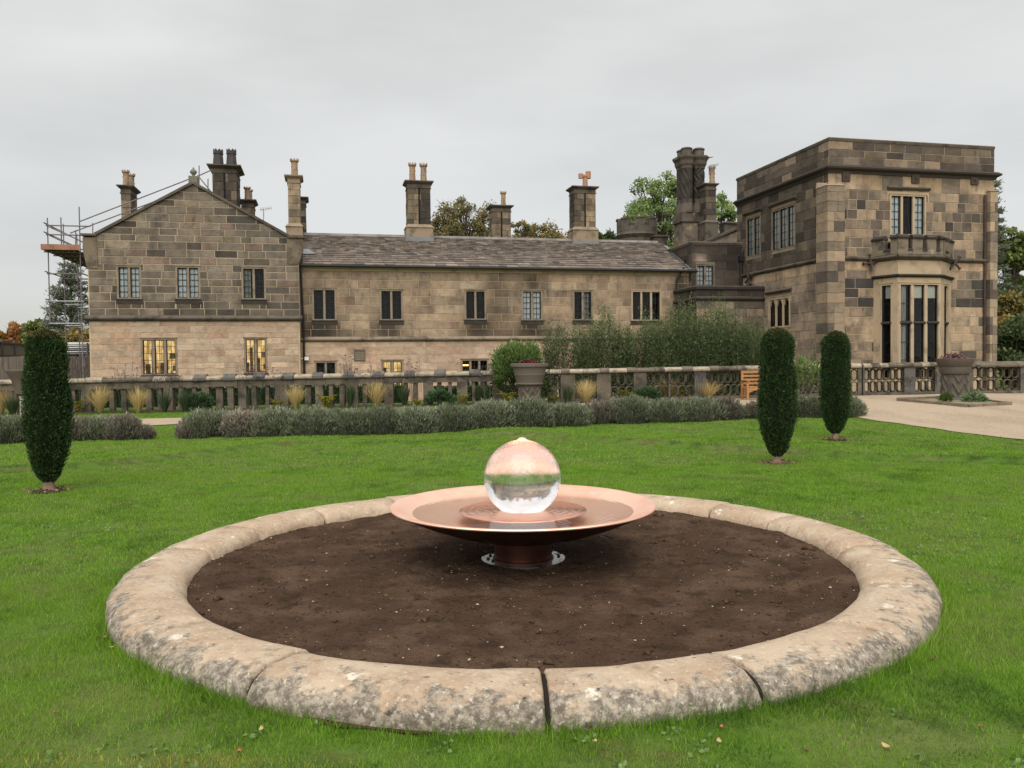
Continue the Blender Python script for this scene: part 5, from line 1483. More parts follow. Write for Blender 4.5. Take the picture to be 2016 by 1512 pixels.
# water: rippled thin sheet
def watermat():
    m = bpy.data.materials.new('rippled water'); t, o = nodes_of(m)
    b_ = t.nodes.new('ShaderNodeBsdfPrincipled')
    b_.inputs['Base Color'].default_value = (.98, .98, .98, 1); b_.inputs['Roughness'].default_value = .03
    b_.inputs['IOR'].default_value = 1.33; b_.inputs['Transmission Weight'].default_value = 1.0
    tr = t.nodes.new('ShaderNodeBsdfTransparent'); gl = t.nodes.new('ShaderNodeBsdfGlossy'); gl.inputs['Roughness'].default_value = .04
    tr.inputs[0].default_value = (.99, .97, .95, 1)
    fr = t.nodes.new('ShaderNodeFresnel'); fr.inputs['IOR'].default_value = 1.33
    tcn = t.nodes.new('ShaderNodeTexCoord')
    wv = t.nodes.new('ShaderNodeTexWave'); wv.wave_type = 'RINGS'; wv.rings_direction = 'Z'; wv.inputs['Scale'].default_value = 6; wv.inputs['Distortion'].default_value = 3.5; wv.inputs['Detail'].default_value = 3; wv.inputs['Detail Scale'].default_value = 2.2
    t.links.new(tcn.outputs['Object'], wv.inputs['Vector'])
    bm_ = t.nodes.new('ShaderNodeBump'); bm_.inputs['Strength'].default_value = .06; bm_.inputs['Distance'].default_value = .006
    t.links.new(wv.outputs['Fac'], bm_.inputs['Height'])
    t.links.new(bm_.outputs[0], gl.inputs['Normal']); t.links.new(bm_.outputs[0], fr.inputs['Normal'])
    ms = t.nodes.new('ShaderNodeMixShader'); fk = _math(t, 'MULTIPLY', .45); t.links.new(fr.outputs[0], fk.inputs[0]); t.links.new(fk.outputs[0], ms.inputs[0]); t.links.new(tr.outputs[0], ms.inputs[1]); t.links.new(gl.outputs[0], ms.inputs[2])
    t.links.new(ms.outputs[0], o.inputs[0]); return m
b = MB(); b.lathe([(.02, .4105), (.25, .4105), (.5, .4105), (.85, .4105), (.881, .4105)], 0, 0, 96, cap0=True, cap1=False); b.build('water', watermat(), ftn, smooth=True)
# clear ball with water sheeting over it
def ballmat():
    m = bpy.data.materials.new('clear ball'); t, o = nodes_of(m)
    g = t.nodes.new('ShaderNodeBsdfGlass'); g.inputs['IOR'].default_value = 1.47; g.inputs['Roughness'].default_value = 0.035
    tcn = t.nodes.new('ShaderNodeTexCoord')
    mp_ = t.nodes.new('ShaderNodeMapping'); mp_.inputs['Scale'].default_value = (1, 1, .55)
    n1_ = t.nodes.new('ShaderNodeTexNoise'); n1_.inputs['Scale'].default_value = 60; n1_.inputs['Detail'].default_value = 4
    t.links.new(tcn.outputs['Object'], mp_.inputs[0]); t.links.new(mp_.outputs[0], n1_.inputs['Vector'])
    bp2 = t.nodes.new('ShaderNodeBump'); bp2.inputs['Strength'].default_value = .20; bp2.inputs['Distance'].default_value = .006
    t.links.new(n1_.outputs['Fac'], bp2.inputs['Height']); t.links.new(bp2.outputs[0], g.inputs['Normal'])
    sp_ = t.nodes.new('ShaderNodeSeparateXYZ'); t.links.new(tcn.outputs['Object'], sp_.inputs[0])
    up_ = t.nodes.new('ShaderNodeMapRange'); up_.interpolation_type = 'SMOOTHSTEP'; up_.inputs['From Min'].default_value = -.09; up_.inputs['From Max'].default_value = .03; t.links.new(sp_.outputs[2], up_.inputs['Value'])
    f2, _ = noise_fac(t, mp_.outputs[0], 24, 5, .36, .66, .7)
    mm = _math(t, 'MULTIPLY', 0); t.links.new(up_.outputs[0], mm.inputs[0]); t.links.new(f2, mm.inputs[1])
    ml = _math(t, 'MULTIPLY_ADD', .34); ml.inputs[2].default_value = .06; t.links.new(mm.outputs[0], ml.inputs[0]); t.links.new(ml.outputs[0], g.inputs['Roughness'])
    t.links.new(g.outputs[0], o.inputs[0]); return m
me = bpy.data.meshes.new('clear_ball'); bm = bmesh.new()
bmesh.ops.create_uvsphere(bm, u_segments=96, v_segments=170, radius=.308)
for v in bm.verts:                      # low water bubble at the crown
    q = math.hypot(v.co.x, v.co.y)
    if v.co.z > 0: v.co.z += .017 * math.exp(-(q / .036) ** 4)
bm.to_mesh(me); bm.free(); me.shade_smooth()
o = link_mesh('clear_ball', me, ballmat(), ftn); o.location = (0, 0, .664)

# fallen leaves on the grass (each lies loose)
LP = [(205, 1262), (222, 1281), (400, 1382), (108, 1411), (515, 1445), (1160, 1437), (1420, 1440), (1415, 1470), (1838, 1305), (1930, 1440), (1170, 1470), (1585, 1487), (470, 1490), (1745, 1480)]
ML_ = [solid('dead leaf', (0.32, 0.14, 0.06), perobj=False), solid('pale dead leaf', (0.42, 0.3, 0.16), perobj=False), solid('dark dead leaf', (0.09, 0.05, 0.03), perobj=False)]
WL_ = ['close to the ring at far left', 'just below the left bulge of the ring', 'under the left front of the ring', 'out in the open at far left', 'beside the bare earth under the ring', 'right of the wide front joint', 'below the right front ring stones', 'lower right, nearer the frame bottom', 'near the right bulge of the ring', 'at the right frame edge', 'in the middle of the frame bottom', 'bottom right of centre', 'left of the yellowed grass end', 'far bottom right corner']
proto = None
for i, q in enumerate(LP):
    p = ground_at(*q)
    if proto is None:
        V, Fl = [], []
        for k in range(7):
            t_ = k / 6; w_ = .016 * math.sin(math.pi * min(.97, t_ * .9 + .06)) ; zc_ = .012 * (t_ - .5) ** 2 * 4
            V += [(t_ * .06 - .03, -w_, zc_ + .008), (t_ * .06 - .03, 0, zc_), (t_ * .06 - .03, w_, zc_ + .01)]
        for k in range(6):
            for c_ in (0, 1): Fl.append((k * 3 + c_, k * 3 + c_ + 1, k * 3 + c_ + 4, k * 3 + c_ + 3))
        me = [bpy.data.meshes.new('fallen_leaf') for _ in ML_]
        for m_, mt in zip(me, ML_): m_.from_pydata(V, [], Fl); m_.materials.append(mt)
        proto = me
    o = bpy.data.objects.new('fallen_leaf', proto[i % 3]); col.objects.link(o)
    o.location = p + Vector((0, 0, .018)); o.rotation_euler = (random.uniform(-.3, .3), random.uniform(-.3, .3), random.uniform(0, 6)); s = random.uniform(.45, .8); o.scale = (s, s, s)
    tag(o, 'small ' + ['orange brown', 'pale tan', 'dark brown'][i % 3] + ' fallen leaf on the lawn, ' + WL_[i], 'leaf', 'leaves fallen on the lawn')

# ------------------------------------------------------------------ clipped yews
PROF_Y = np.array([(0, .13), (.03, .12), (.055, .16), (.09, .42), (.14, .60), (.21, .78), (.30, .93), (.40, 1.0), (.50, 1.0), (.62, .97), (.75, .93), (.86, .91), (.92, .84), (.96, .68), (.985, .42), (1.0, .08)])
M_YEWT = solid('pink yew bark', (0.2, 0.13, 0.1), [(.5, 14, .4, .66, .7)], bump=[(30, .6, .02)])
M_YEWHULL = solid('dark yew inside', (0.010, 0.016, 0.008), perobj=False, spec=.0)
def yew(px, py, ytop, wpx, label, seed, lean=0.0):
    p = ground_at(px, py); t_ = thing('clipped_yew', label, 'yew tree', p, 'clipped columnar yews on the lawn')
    H = (py - ytop) / F_PX * p.y * 1.0; Rm = wpx / 2 / F_PX * p.y * .84
    rg = np.random.default_rng(seed)
    b = MB(); b.lathe([(.115, -.02), (.07, .05), (.06, .2), (.055, .5)], 0, 0, 10); b.build('trunk', M_YEWT, t_, smooth=True)
    ph = rg.uniform(0, 6.28, 6)
    def rad(h, a):
        r_ = np.interp(h, PROF_Y[:, 0], PROF_Y[:, 1]) * Rm
        return r_ * (1 + .05 * np.sin(5 * a + ph[0] + 2 * h) + .05 * np.sin(9 * a + ph[1] + 7 * h) + .05 * np.sin(13 * a + ph[2] - 17 * h) + .035 * np.sin(3 * a + ph[3] + 23 * h) + .03 * np.sin(2 * a + ph[4] + 9 * h))
    nh, na_ = 40, 40
    hh = np.linspace(.05, .985, nh)[:, None]; A = np.linspace(0, 2 * np.pi, na_, endpoint=False)[None]
    rr2 = rad(hh, A) * .86
    V = np.stack([rr2 * np.cos(A) + lean * hh, rr2 * np.sin(A), hh * H + 0 * A], -1).reshape(-1, 3)
    ix = np.arange(nh * na_).reshape(nh, na_)
    F_ = np.stack([ix[:-1], np.roll(ix, -1, 1)[:-1], np.roll(ix, -1, 1)[1:], ix[1:]], -1).reshape(-1, 4)
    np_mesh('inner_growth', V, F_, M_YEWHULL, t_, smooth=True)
    nL = 34000
    h = rg.uniform(.055, 1.0, nL); h = np.where(rg.random(nL) < .12, rg.uniform(.88, 1, nL), h); a = rg.uniform(0, 2 * np.pi, nL)
    q = rg.uniform(.80, 1.03, nL) * np.where(h > .93, np.sqrt(rg.uniform(.02, 1, nL)), 1)
    # sprays gather in tufts
    ci = rg.integers(0, 2300, nL); ch_ = rg.uniform(.06, .99, 2300); ca = rg.uniform(0, 2 * np.pi, 2300); co_ = rg.uniform(.84, 1.06, 2300)
    tuft = rg.random(nL) < .75
    h = np.where(tuft, np.clip(ch_[ci] + rg.normal(0, .013, nL), .05, 1.0), h); a = np.where(tuft, ca[ci] + rg.normal(0, .09, nL), a)
    q = np.where(tuft, q * co_[ci], q)
    r_ = rad(h, a) * q
    P = np.stack([r_ * np.cos(a) + lean * h, r_ * np.sin(a), h * H - .01 + .05 * (q - .9)], -1)
    D = np.stack([np.cos(a), np.sin(a), 1.1 + 0 * a], -1) + rg.normal(0, .45, (nL, 3))
    ln = rg.uniform(.022, .05, nL)
    P = P - D / np.linalg.norm(D, axis=1, keepdims=True) * ln[:, None] * .5
    tip = (h > .95) & (rg.random(nL) < .75)
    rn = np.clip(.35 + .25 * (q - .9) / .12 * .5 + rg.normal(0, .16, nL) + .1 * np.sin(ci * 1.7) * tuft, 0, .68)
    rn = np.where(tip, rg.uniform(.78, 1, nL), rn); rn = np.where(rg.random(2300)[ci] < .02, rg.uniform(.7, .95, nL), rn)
    q_ = np.where((rg.random(2300)[ci] < .03) & tuft, 1.07, 1.0); P[:, :2] *= q_[:, None]
    V, F_, rn4 = leaves(P, D, ln, rg.uniform(.010, .02, nL), rn)
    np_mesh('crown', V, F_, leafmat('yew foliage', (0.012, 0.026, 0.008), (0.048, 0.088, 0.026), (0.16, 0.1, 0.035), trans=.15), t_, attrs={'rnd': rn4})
    n_ = 90; a = rg.uniform(0, 6.28, n_); r_ = rg.uniform(.06, .26, n_)
    P = np.stack([r_ * np.cos(a) * 1.2, r_ * np.sin(a) * .8, np.full(n_, .035)], -1)
    V, F_, rn4 = leaves(P, rg.normal(0, 1, (n_, 3)) * [1, 1, .25], .05, .03, rg.uniform(.3, 1, n_))
    np_mesh('litter', V, F_, leafmat('bark litter', (0.05, 0.03, 0.02), (0.22, 0.13, 0.09), trans=0), t_, attrs={'rnd': rn4}, kind='stuff')
    b = MB(); b.lathe([(.2, .008), (.14, .02), (.02, .03)], 0, 0, 16, cap0=False); b.build('bare_earth', M_SOILBED, t_)
yew(97, 968, 646, 97, 'clipped columnar yew standing alone at the left, in front of the tall urn', 1)
yew(1530, 914, 644, 84, 'taller nearer yew of the right-hand pair, in front of the timber bench', 2)
yew(1645, 866, 650, 67, 'smaller farther yew of the right-hand pair, before the tower corner', 3)

# ------------------------------------------------------------------ lavender hedge
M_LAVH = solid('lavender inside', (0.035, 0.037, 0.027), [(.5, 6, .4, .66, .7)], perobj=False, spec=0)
lavmat = leafmat('lavender foliage', (0.06, 0.068, 0.038), (0.24, 0.27, 0.165), (0.42, 0.42, 0.31), trans=.15, rough=.7)
lavdry = leafmat('dry lavender', (0.07, 0.062, 0.048), (0.25, 0.22, 0.165), (0.44, 0.39, 0.31), trans=.15, rough=.7)
def lavender(px, py, wpx, hpx, label, dry=False, seed=0, deep=.95):
    p0 = ground_at(px, py); rg = np.random.default_rng(seed + 100)
    rx = wpx / 2 / F_PX * p0.y * 1.06; rx *= .96; tone = rg.normal(0, .09); H = hpx / F_PX * p0.y * .86 * rg.uniform(.86, 1.1); ry = min(rx, .62) * deep
    c = Vector((p0.x * (1 + ry / p0.y), p0.y + ry, 0)); c.z = min(float(gz(c.x, c.y)), float(gz(c.x, p0.y)))
    t_ = thing('lavender_bush', label, 'lavender', c, 'lavender bushes along the lawn edge', rz=.17)
    n1_, n2_ = 12, 26
    def surf(el, az, k=1.0):
        wob = 1 + .08 * np.sin(3 * az + seed) + .075 * np.sin(5 * az + 2.3 * seed + 3 * el) + .065 * np.sin(8 * az - 4 * el + seed) + .04 * np.sin(13 * az + 7 * el)
        ce = np.cos(el) ** .78; se = np.sin(el) ** .74
        return np.stack([rx * ce * np.cos(az) * wob * k, ry * ce * np.sin(az) * wob * k, H * (se * k) * (1 + .5 * (wob - 1)) + 0 * az], -1)
    E, A = np.meshgrid(np.linspace(.01, np.pi / 2 - .02, n1_), np.linspace(0, 2 * np.pi, n2_, endpoint=False), indexing='ij')
    V = surf(E, A, .84).reshape(-1, 3); ix = np.arange(n1_ * n2_).reshape(n1_, n2_)
    F_ = np.stack([ix[:-1], np.roll(ix, -1, 1)[:-1], np.roll(ix, -1, 1)[1:], ix[1:]], -1).reshape(-1, 4)
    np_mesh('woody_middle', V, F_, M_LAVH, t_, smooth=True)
    n_ = int(5200 * max(.35, min(1.2, rx / .65)))
    el = np.arcsin(rg.uniform(0, 1, n_)) ; az = rg.uniform(0, 2 * np.pi, n_)
    ci = rg.integers(0, 260, n_); el = np.where(rg.random(n_) < .7, np.clip(np.arcsin(rg.uniform(0, 1, 260))[ci] + rg.normal(0, .05, n_), 0.01, 1.55), el); az = np.where(rg.random(n_) < .85, (rg.uniform(0, 2 * np.pi, 260))[ci] + rg.normal(0, .06, n_), az)
    P = surf(el, az, rg.uniform(.80, 1.0, n_)[:, ] if False else 1.0) * rg.uniform(.82, 1.0, n_)[:, None]
    D = P / np.array([rx, ry, H]) * np.array([.8, .8, .55]) + np.array([0, 0, .75]) + rg.normal(0, .22, (n_, 3))
    rn = np.clip(.42 + tone + rg.normal(0, .2, n_) + .12 * np.sin(ci * 2.1) + .2 * (P[:, 2] / H - .5), 0, 1)
    V, F_, rn4 = leaves(P, D, rg.uniform(.05, .12, n_), rg.uniform(.012, .022, n_), rn)
    np_mesh('sprigs', V, F_, lavdry if dry else lavmat, t_, attrs={'rnd': rn4})
LV = [(-60, 877, 110, 62, 0), (20, 874, 100, 60, 0), (140, 871, 90, 52, 1), (196, 869, 110, 54, 0), (246, 868, 66, 52, 1), (284, 866, 34, 24, 1),
      (376, 864, 52, 40, 1), (410, 863, 110, 60, 0), (478, 862, 90, 56, 1), (545, 861, 100, 58, 0), (618, 861, 110, 60, 0), (690, 859, 110, 60, 0), (752, 857, 90, 56, 0), (815, 855, 120, 62, 0),
      (893, 851, 120, 62, 0), (968, 848, 110, 58, 0), (1040, 845, 110, 58, 0), (1115, 841, 110, 56, 0), (1180, 836, 70, 44, 1), (1240, 836, 110, 56, 0), (1310, 834, 110, 56, 0), (1378, 831, 110, 54, 0), (1424, 828, 70, 52, 1), (1447, 826, 36, 32, 0),
      (1490, 826, 44, 34, 1), (1590, 824, 86, 46, 0), (1668, 822, 66, 40, 0)]
where = ['left of the lone yew at the frame edge', 'just left of the lone yew', 'browned, right against the lone yew', 'grey-green, right of the lone yew', 'brownish, at the left side of the gap to the path', 'tiny and dry, inside the gap to the path',
         'dry low end bush, right side of the gap to the path', 'broad first bush of the long row after the gap', 'purplish dry bush below the lit two-light window', 'grey-green bush under the gabled wing corner', 'bush below the dim low window', 'bush in front of the wall vent', 'bush before the lit low window', 'tall round bush left of the row middle dip',
         'round bush straight below the square ridge chimney', 'bush left of the centre urn foot', 'bush right in front of the centre urn', 'bush with a rounded end before the pale path glimpse', 'thin brown bush beside the pale path glimpse', 'bush below the fern by the oval balustrade', 'bush before the green dome shrub', 'bush below the two right straw tufts', 'brownish bush near the row right end', 'small ball-like last bush of the long row',
         'small dry bush left of the right yew pair', 'bush between the two right yews', 'end bush beside the gravel court']
for i, (px, py, w_, h_, d_) in enumerate(LV): lavender(px, py, w_, h_, 'lavender bush, ' + where[i], bool(d_), i)

# ------------------------------------------------------------------ balustrade
def sx(px, P0, e, y=760):
    d = ray(px, y); k = d.x / d.y
    return (k * P0[1] - P0[0]) / (e.x - k * e.y)
BAL = [((-18.5, 26.5), (9.6, 28.0)), ((9.6, 28.0), (10.7, 28.7)), ((10.7, 28.7), (12.0, 28.25)), ((12.0, 28.25), (14.55, 28.25)), ((14.55, 28.25), (15.6, 28.15)), ((15.6, 28.15), (21.0, 27.7))]
bl = thing('balustrade', 'long weathered stone balustrade with pierced ovals at the right and plain uprights at the left', 'balustrade', Vector((0, 27.6, .1)))
set_off((0, 27.6, .1))
HB = 1.10
oval_me = None
def oval_mesh():
    w_, h_, th = .232, .40, .036
    def outl(ww, hh, n_=14):
        r_ = ww / 2; o = []
        for k in range(n_):
            a = 2 * math.pi * (k + .5) / n_
            o.append((r_ * math.cos(a), (hh / 2 - r_) * (1 if math.sin(a) > 0 else -1) + r_ * math.sin(a)))
        return o
    A, B = outl(w_, h_), outl(w_ - 2 * th, h_ - 2 * th); n_ = len(A)
    V = [(x, -.055, z) for x, z in A] + [(x * .93, -.085, z * .95) for x, z in [((a[0] + b[0]) / 2, (a[1] + b[1]) / 2) for a, b in zip(A, B)]] + [(x, -.055, z) for x, z in B] + [(x, .07, z) for x, z in B] + [(x, .07, z) for x, z in A]
    Fq = [(k * n_ + i, k * n_ + (i + 1) % n_, (k + 1) % 5 * n_ + (i + 1) % n_, (k + 1) % 5 * n_ + i) for k in range(5) for i in range(n_)]
    me = bpy.data.meshes.new('pierced_oval'); me.from_pydata(V, [], [f[::-1] for f in Fq]); me.materials.append(M_BAL); return me
oval_me = oval_mesh()
def seg(i):
    P0, P1 = BAL[i]; e = Vector((P1[0] - P0[0], P1[1] - P0[1], 0)); ln = e.length; e.normalize()
    T0, _ = Tdir(P0, P1)
    zb = lambda s: float(gz0(P0[0] + e.x * s, P0[1] + e.y * s))
    return P0, e, ln, T0, zb
def part(i, nm, s0, s1, z0, z1, d0, d1, mat, taper=0.0, rough_=0.0, bev=0.0):
    P0, e, ln, T0, zb = seg(i); k = zb((s0 + s1) / 2); m_ = (s1 - s0) * taper
    j = lambda: random.uniform(-rough_, rough_)
    V = [T0(s0 + j(), k + z0, d1 + j()), T0(s1 + j(), k + z0, d1 + j()), T0(s1, k + z0, d0), T0(s0, k + z0, d0), T0(s0 + m_ + j(), k + z1 + j(), d1 + j()), T0(s1 - m_ + j(), k + z1 + j(), d1 + j()), T0(s1 - m_, k + z1, d0), T0(s0 + m_, k + z1, d0)]
    b = MB(); b.add(V, [(0, 3, 2, 1), (4, 5, 6, 7), (0, 1, 5, 4), (1, 2, 6, 5), (2, 3, 7, 6), (3, 0, 4, 7)])
    return b.build(nm, mat, bl, bevel=bev)
def coping(i, s0, s1, mat, up=0.0, h=.15):
    """coping stone with a weathered slope"""
    P0, e, ln, T0, zb = seg(i); b = MB(); za, zc_ = zb(s0), zb(s1)
    prof = [(-.2, HB - h), (.2, HB - h), (.22, HB - h + .03), (.22, HB - h + .075 + up * .6), (.08, HB + up), (-.08, HB + up), (-.22, HB - h + .075 + up * .6)]
    n_ = len(prof); g = .006
    V = [T0(s0 + g, z + za, d) for d, z in prof] + [T0(s1 - g, z + zc_, d) for d, z in prof]
    b.add(V, [(k, (k + 1) % n_, n_ + (k + 1) % n_, n_ + k) for k in range(n_)] + [tuple(range(n_))[::-1], tuple(range(n_, 2 * n_))])
    return b.build('coping_stone', mat, bl)
# left, plain part
P0, e, ln, T0, zb = seg(0)
X = lambda px: sx(px, P0, e)
blocks = [(384, 409), (442, 466), (501, 524), (557, 581), (617, 638), (677, 699), (735, 758), (797, 817), (856, 878), (924, 946), (982, 1001)]
pal = [30, 62, 96, 134, 170, 206, 240, 275, 305, 331, 357]
for a, c in zip(pal[:-1], pal[1:]): coping(0, X(a - 35) if a == 30 else X(a), X(c), random.choice([M_BAL_L, M_BAL]), random.choice([0, 0, .02]))
coping(0, .02, X(-5), M_BAL_L, .03)
coping(0, X(357), X(384), M_BAL_L)
for k, (a, c) in enumerate(blocks):
    coping(0, X(a), X(c), M_BAL_D, .055, .17)
    if k + 1 < len(blocks): coping(0, X(c), X(blocks[k + 1][0]), M_BAL_L)
s = .1
while s < X(998):
    w_ = random.uniform(.45, 1.0); part(0, 'rail_stone', s, min(s + w_, X(1000)) - .008, HB - .36, HB - .15, -.12, .14, M_BAL, rough_=.006); s += w_
posts = [(-60, -40), (-30, -20), (-8, 4), (26, 34), (60, 82), (100, 108), (143, 150), (162, 181), (192, 199), (217, 226), (240, 250), (268, 277), (289, 300), (311, 320), (325, 343), (352, 365), (379, 388), (398, 414), (427, 439), (449, 460), (471, 487), (497, 505), (523, 531), (541, 569), (580, 586), (601, 612), (622, 637), (648, 657), (669, 679), (683, 705), (715, 722), (757, 775), (795, 803), (813, 823), (834, 852), (861, 870), (882, 890), (900, 920), (929, 936), (948, 956), (969, 993)]
for a, c in posts:
    big = c - a > 14
    part(0, 'pier' if big else 'baluster', X(a), X(c), 0, HB - .36, -.13 if big else -.09, random.uniform(.13, .18) if big else random.uniform(.06, .11), M_BAL, taper=random.uniform(-.04, .08), rough_=.012)
# right, pierced part
def bay_ovals(i, s0, s1):
    P0, e, ln, T0, zb = seg(i); n_ = max(1, round((s1 - s0) / .238)); st_ = (s1 - s0) / n_
    for k in range(n_):
        for r_ in (0, 1):
            s = s0 + st_ * (k + .5); p = T0(s, zb(s) + .30 + r_ * .415 - .005, 0)
            o = bpy.data.objects.new('pierced_oval', oval_me); col.objects.link(o); o.parent = bl
            o.location = p - OFF; o.rotation_euler = (0, 0, math.atan2(e.y, e.x)); o.scale = (st_ / .234, 1, 1)
    part(i, 'bottom_rail', s0, s1, 0, .105, -.12, .13, M_BAL, rough_=.004)
    part(i, 'top_rail', s0, s1, HB - .185, HB - .15, -.1, .09, M_BAL)
def bigpier(i, a, c): part(i, 'pier', a, c, 0, HB - .15, -.15, .15, random.choice([M_BAL, M_BAL_D]), rough_=.005)
for a, c in [(994, 1027), (1040, 1103), (1131, 1174), (1201, 1246), (1271, 1315), (1318, 1365), (1388, 1463), (1466, 1530)]: bay_ovals(0, X(a), X(c))
for a, c in [(1027, 1040), (1103, 1131), (1174, 1201), (1246, 1271), (1365, 1388), (1530, 1561)]: bigpier(0, X(a), X(c))
part(0, 'pier', X(1315), X(1318), .1, HB - .15, -.1, .11, M_BAL)
edges = [1001, 1037, 1073, 1104, 1120, 1147, 1181, 1197, 1233, 1252, 1287, 1306, 1341, 1361, 1395, 1413, 1448, 1466, 1500, 1520, 1561]
for k, (a, c) in enumerate(zip(edges[:-1], edges[1:])): coping(0, X(a), X(c), M_BAL_L if (c - a) > 22 and k % 3 else M_BAL, .018 if c - a < 22 else 0)
for i in (1, 2):
    P0, e, ln, T0, zb = seg(i); bay_ovals(i, .12, ln - .12); bigpier(i, 0.0, .12); bigpier(i, ln - .12, ln)
    for k in range(4): coping(i, ln * k / 4, ln * (k + 1) / 4, random.choice([M_BAL_L, M_BAL]), .012 * (k % 2))
P0, e, ln, T0, zb = seg(3); X3 = lambda px: sx(px, P0, e)
bigpier(3, 0.0, X3(1699)); bay_ovals(3, X3(1699), X3(1777)); bigpier(3, X3(1777), X3(1798)); bay_ovals(3, X3(1798), X3(1837)); bigpier(3, X3(1837), ln)
for k in range(9): coping(3, ln * k / 9, ln * (k + 1) / 9, random.choice([M_BAL_L, M_BAL, M_BAL]), .012 * (k % 2))
P0, e, ln, T0, zb = seg(4); bigpier(4, 0, ln); coping(4, 0, ln, M_BAL)
P0, e, ln, T0, zb = seg(5); X5 = lambda px: sx(px, P0, e)
bigpier(5, 0, X5(1912)); bay_ovals(5, X5(1912), X5(2005)); bigpier(5, X5(2005), X5(2014)); bay_ovals(5, X5(2014), X5(2100)); coping(5, 0, X5(2100), M_BAL, .0, .2)

# ------------------------------------------------------------------ urns
set_off()
def flowers(label, name, c, rad, mat, n_, hh, lm):
    t_ = tag(bpy.data.objects.new(name, None), label, 'flowers'); col.objects.link(t_); t_.location = c
    P = np.stack([RNG.normal(0, rad * .5, n_), RNG.normal(0, rad * .5, n_), RNG.uniform(0, hh, n_)], -1); P[:, 2] *= np.clip(1 - (np.hypot(P[:, 0], P[:, 1]) / rad) ** 2, .1, 1)
    k = np.hypot(P[:, 0], P[:, 1]) < rad; P = P[k]
    V, F_, rn = leaves(P, RNG.normal(0, 1, P.shape) + [0, 0, .8], .06, .05, RNG.uniform(0, 1, len(P)))
    np_mesh('blooms', V, F_, lm, t_, attrs={'rnd': rn}, kind='stuff')
    return t_
def chevron(parent, r0, r1, z0, z1, mat, n_=96, nh=30, teeth=7):
    V, Fq = [], []
    for k in range(nh + 1):
        q = k / nh; r_ = r0 + (r1 - r0) * q
        for i in range(n_):
            a = 2 * math.pi * i / n_
            tri = abs(((a * teeth / (2 * math.pi)) % 1) - .5) * 2
            w_ = (q * 2.2 + tri * 1.0) % 1.0
            d = .05 * (1 - smooth(abs(w_ - .5) / .32))
            V.append(((r_ + d) * math.cos(a), (r_ + d) * math.sin(a), z0 + (z1 - z0) * q))
    for k in range(nh):
        for i in range(n_): Fq.append((k * n_ + i, k * n_ + (i + 1) % n_, (k + 1) * n_ + (i + 1) % n_, (k + 1) * n_ + i))
    b = MB(); b.add(V, Fq); return b.build('zigzag_pedestal', mat, parent)
p = Vector(at(1043, 795, 26.2)); p.z = float(gz0(p.x, p.y)); sc_ = 26.2 / F_PX
zY = lambda y: at(1043, y, 26.2).z - p.z
u = thing('stone_urn', 'broad stone urn on a zigzag pedestal rising from the middle of the border', 'urn', p)
b = MB(); b.lathe([(.36, 0), (.36, .06), (.3, .08)], 0, 0, 24); b.build('foot', M_URN, u)
chevron(u, 20 * sc_, 20.5 * sc_, .06, zY(757), M_URN)
b = MB(); b.lathe([(22 * sc_, zY(758)), (27 * sc_, zY(757)), (28 * sc_, zY(755)), (26 * sc_, zY(753)), (29 * sc_, zY(741)), (30.5 * sc_, zY(738)), (30 * sc_, zY(736)), (33.5 * sc_, zY(724)), (37 * sc_, zY(722)), (38 * sc_, zY(717)), (37 * sc_, zY(715)), (32 * sc_, zY(715.5)), (29 * sc_, zY(719))], 0, 0, 40); b.build('bowl', solid('buff urn stone', (0.105, 0.09, 0.072), [((0.1, 0.085, 0.065), 2.5, .45, .68, .8)], bump=[(20, .5, .02)]), u, smooth=True)
flowers('red and dark purple bedding flowers in the centre urn', 'bedding_flowers', p + Vector((0, 0, zY(718))), .45, None, 500, .16, leafmat('red purple bloom', (0.03, 0.01, 0.02), (0.07, 0.02, 0.04), (0.5, 0.07, 0.03)))
D_ = 25.0
p = Vector(at(1880, 789, D_)); p.z = float(gz0(p.x, p.y)); sc_ = D_ / F_PX
zY = lambda y: at(1880, y, D_).z - at(1880, 789, D_).z
u = thing('stone_urn', 'dark tiered stone urn on a zigzag pedestal in the kerbed bed on the gravel', 'urn', p)
b = MB(); b.lathe([(38 * sc_, -.05), (38 * sc_, .05), (26 * sc_, .08)], 0, 0, 24); b.build('foot', M_URN, u)
chevron(u, 23 * sc_, 22.5 * sc_, .06, zY(739), M_URN)
b = MB(); b.lathe([(21 * sc_, zY(740)), (26 * sc_, zY(738)), (28 * sc_, zY(734)), (28 * sc_, zY(724)), (30 * sc_, zY(722)), (34.5 * sc_, zY(711)), (35 * sc_, zY(708)), (31 * sc_, zY(708)), (29 * sc_, zY(711))], 0, 0, 32); b.build('bowl', M_URN, u, smooth=True)
flowers('pink purple sedum heads in the urn on the gravel', 'sedum', p + Vector((-.05, 0, zY(710))), .42, None, 420, .2, leafmat('pink bloom', (0.06, 0.03, 0.035), (0.22, 0.1, 0.11), (0.34, 0.2, 0.19)))
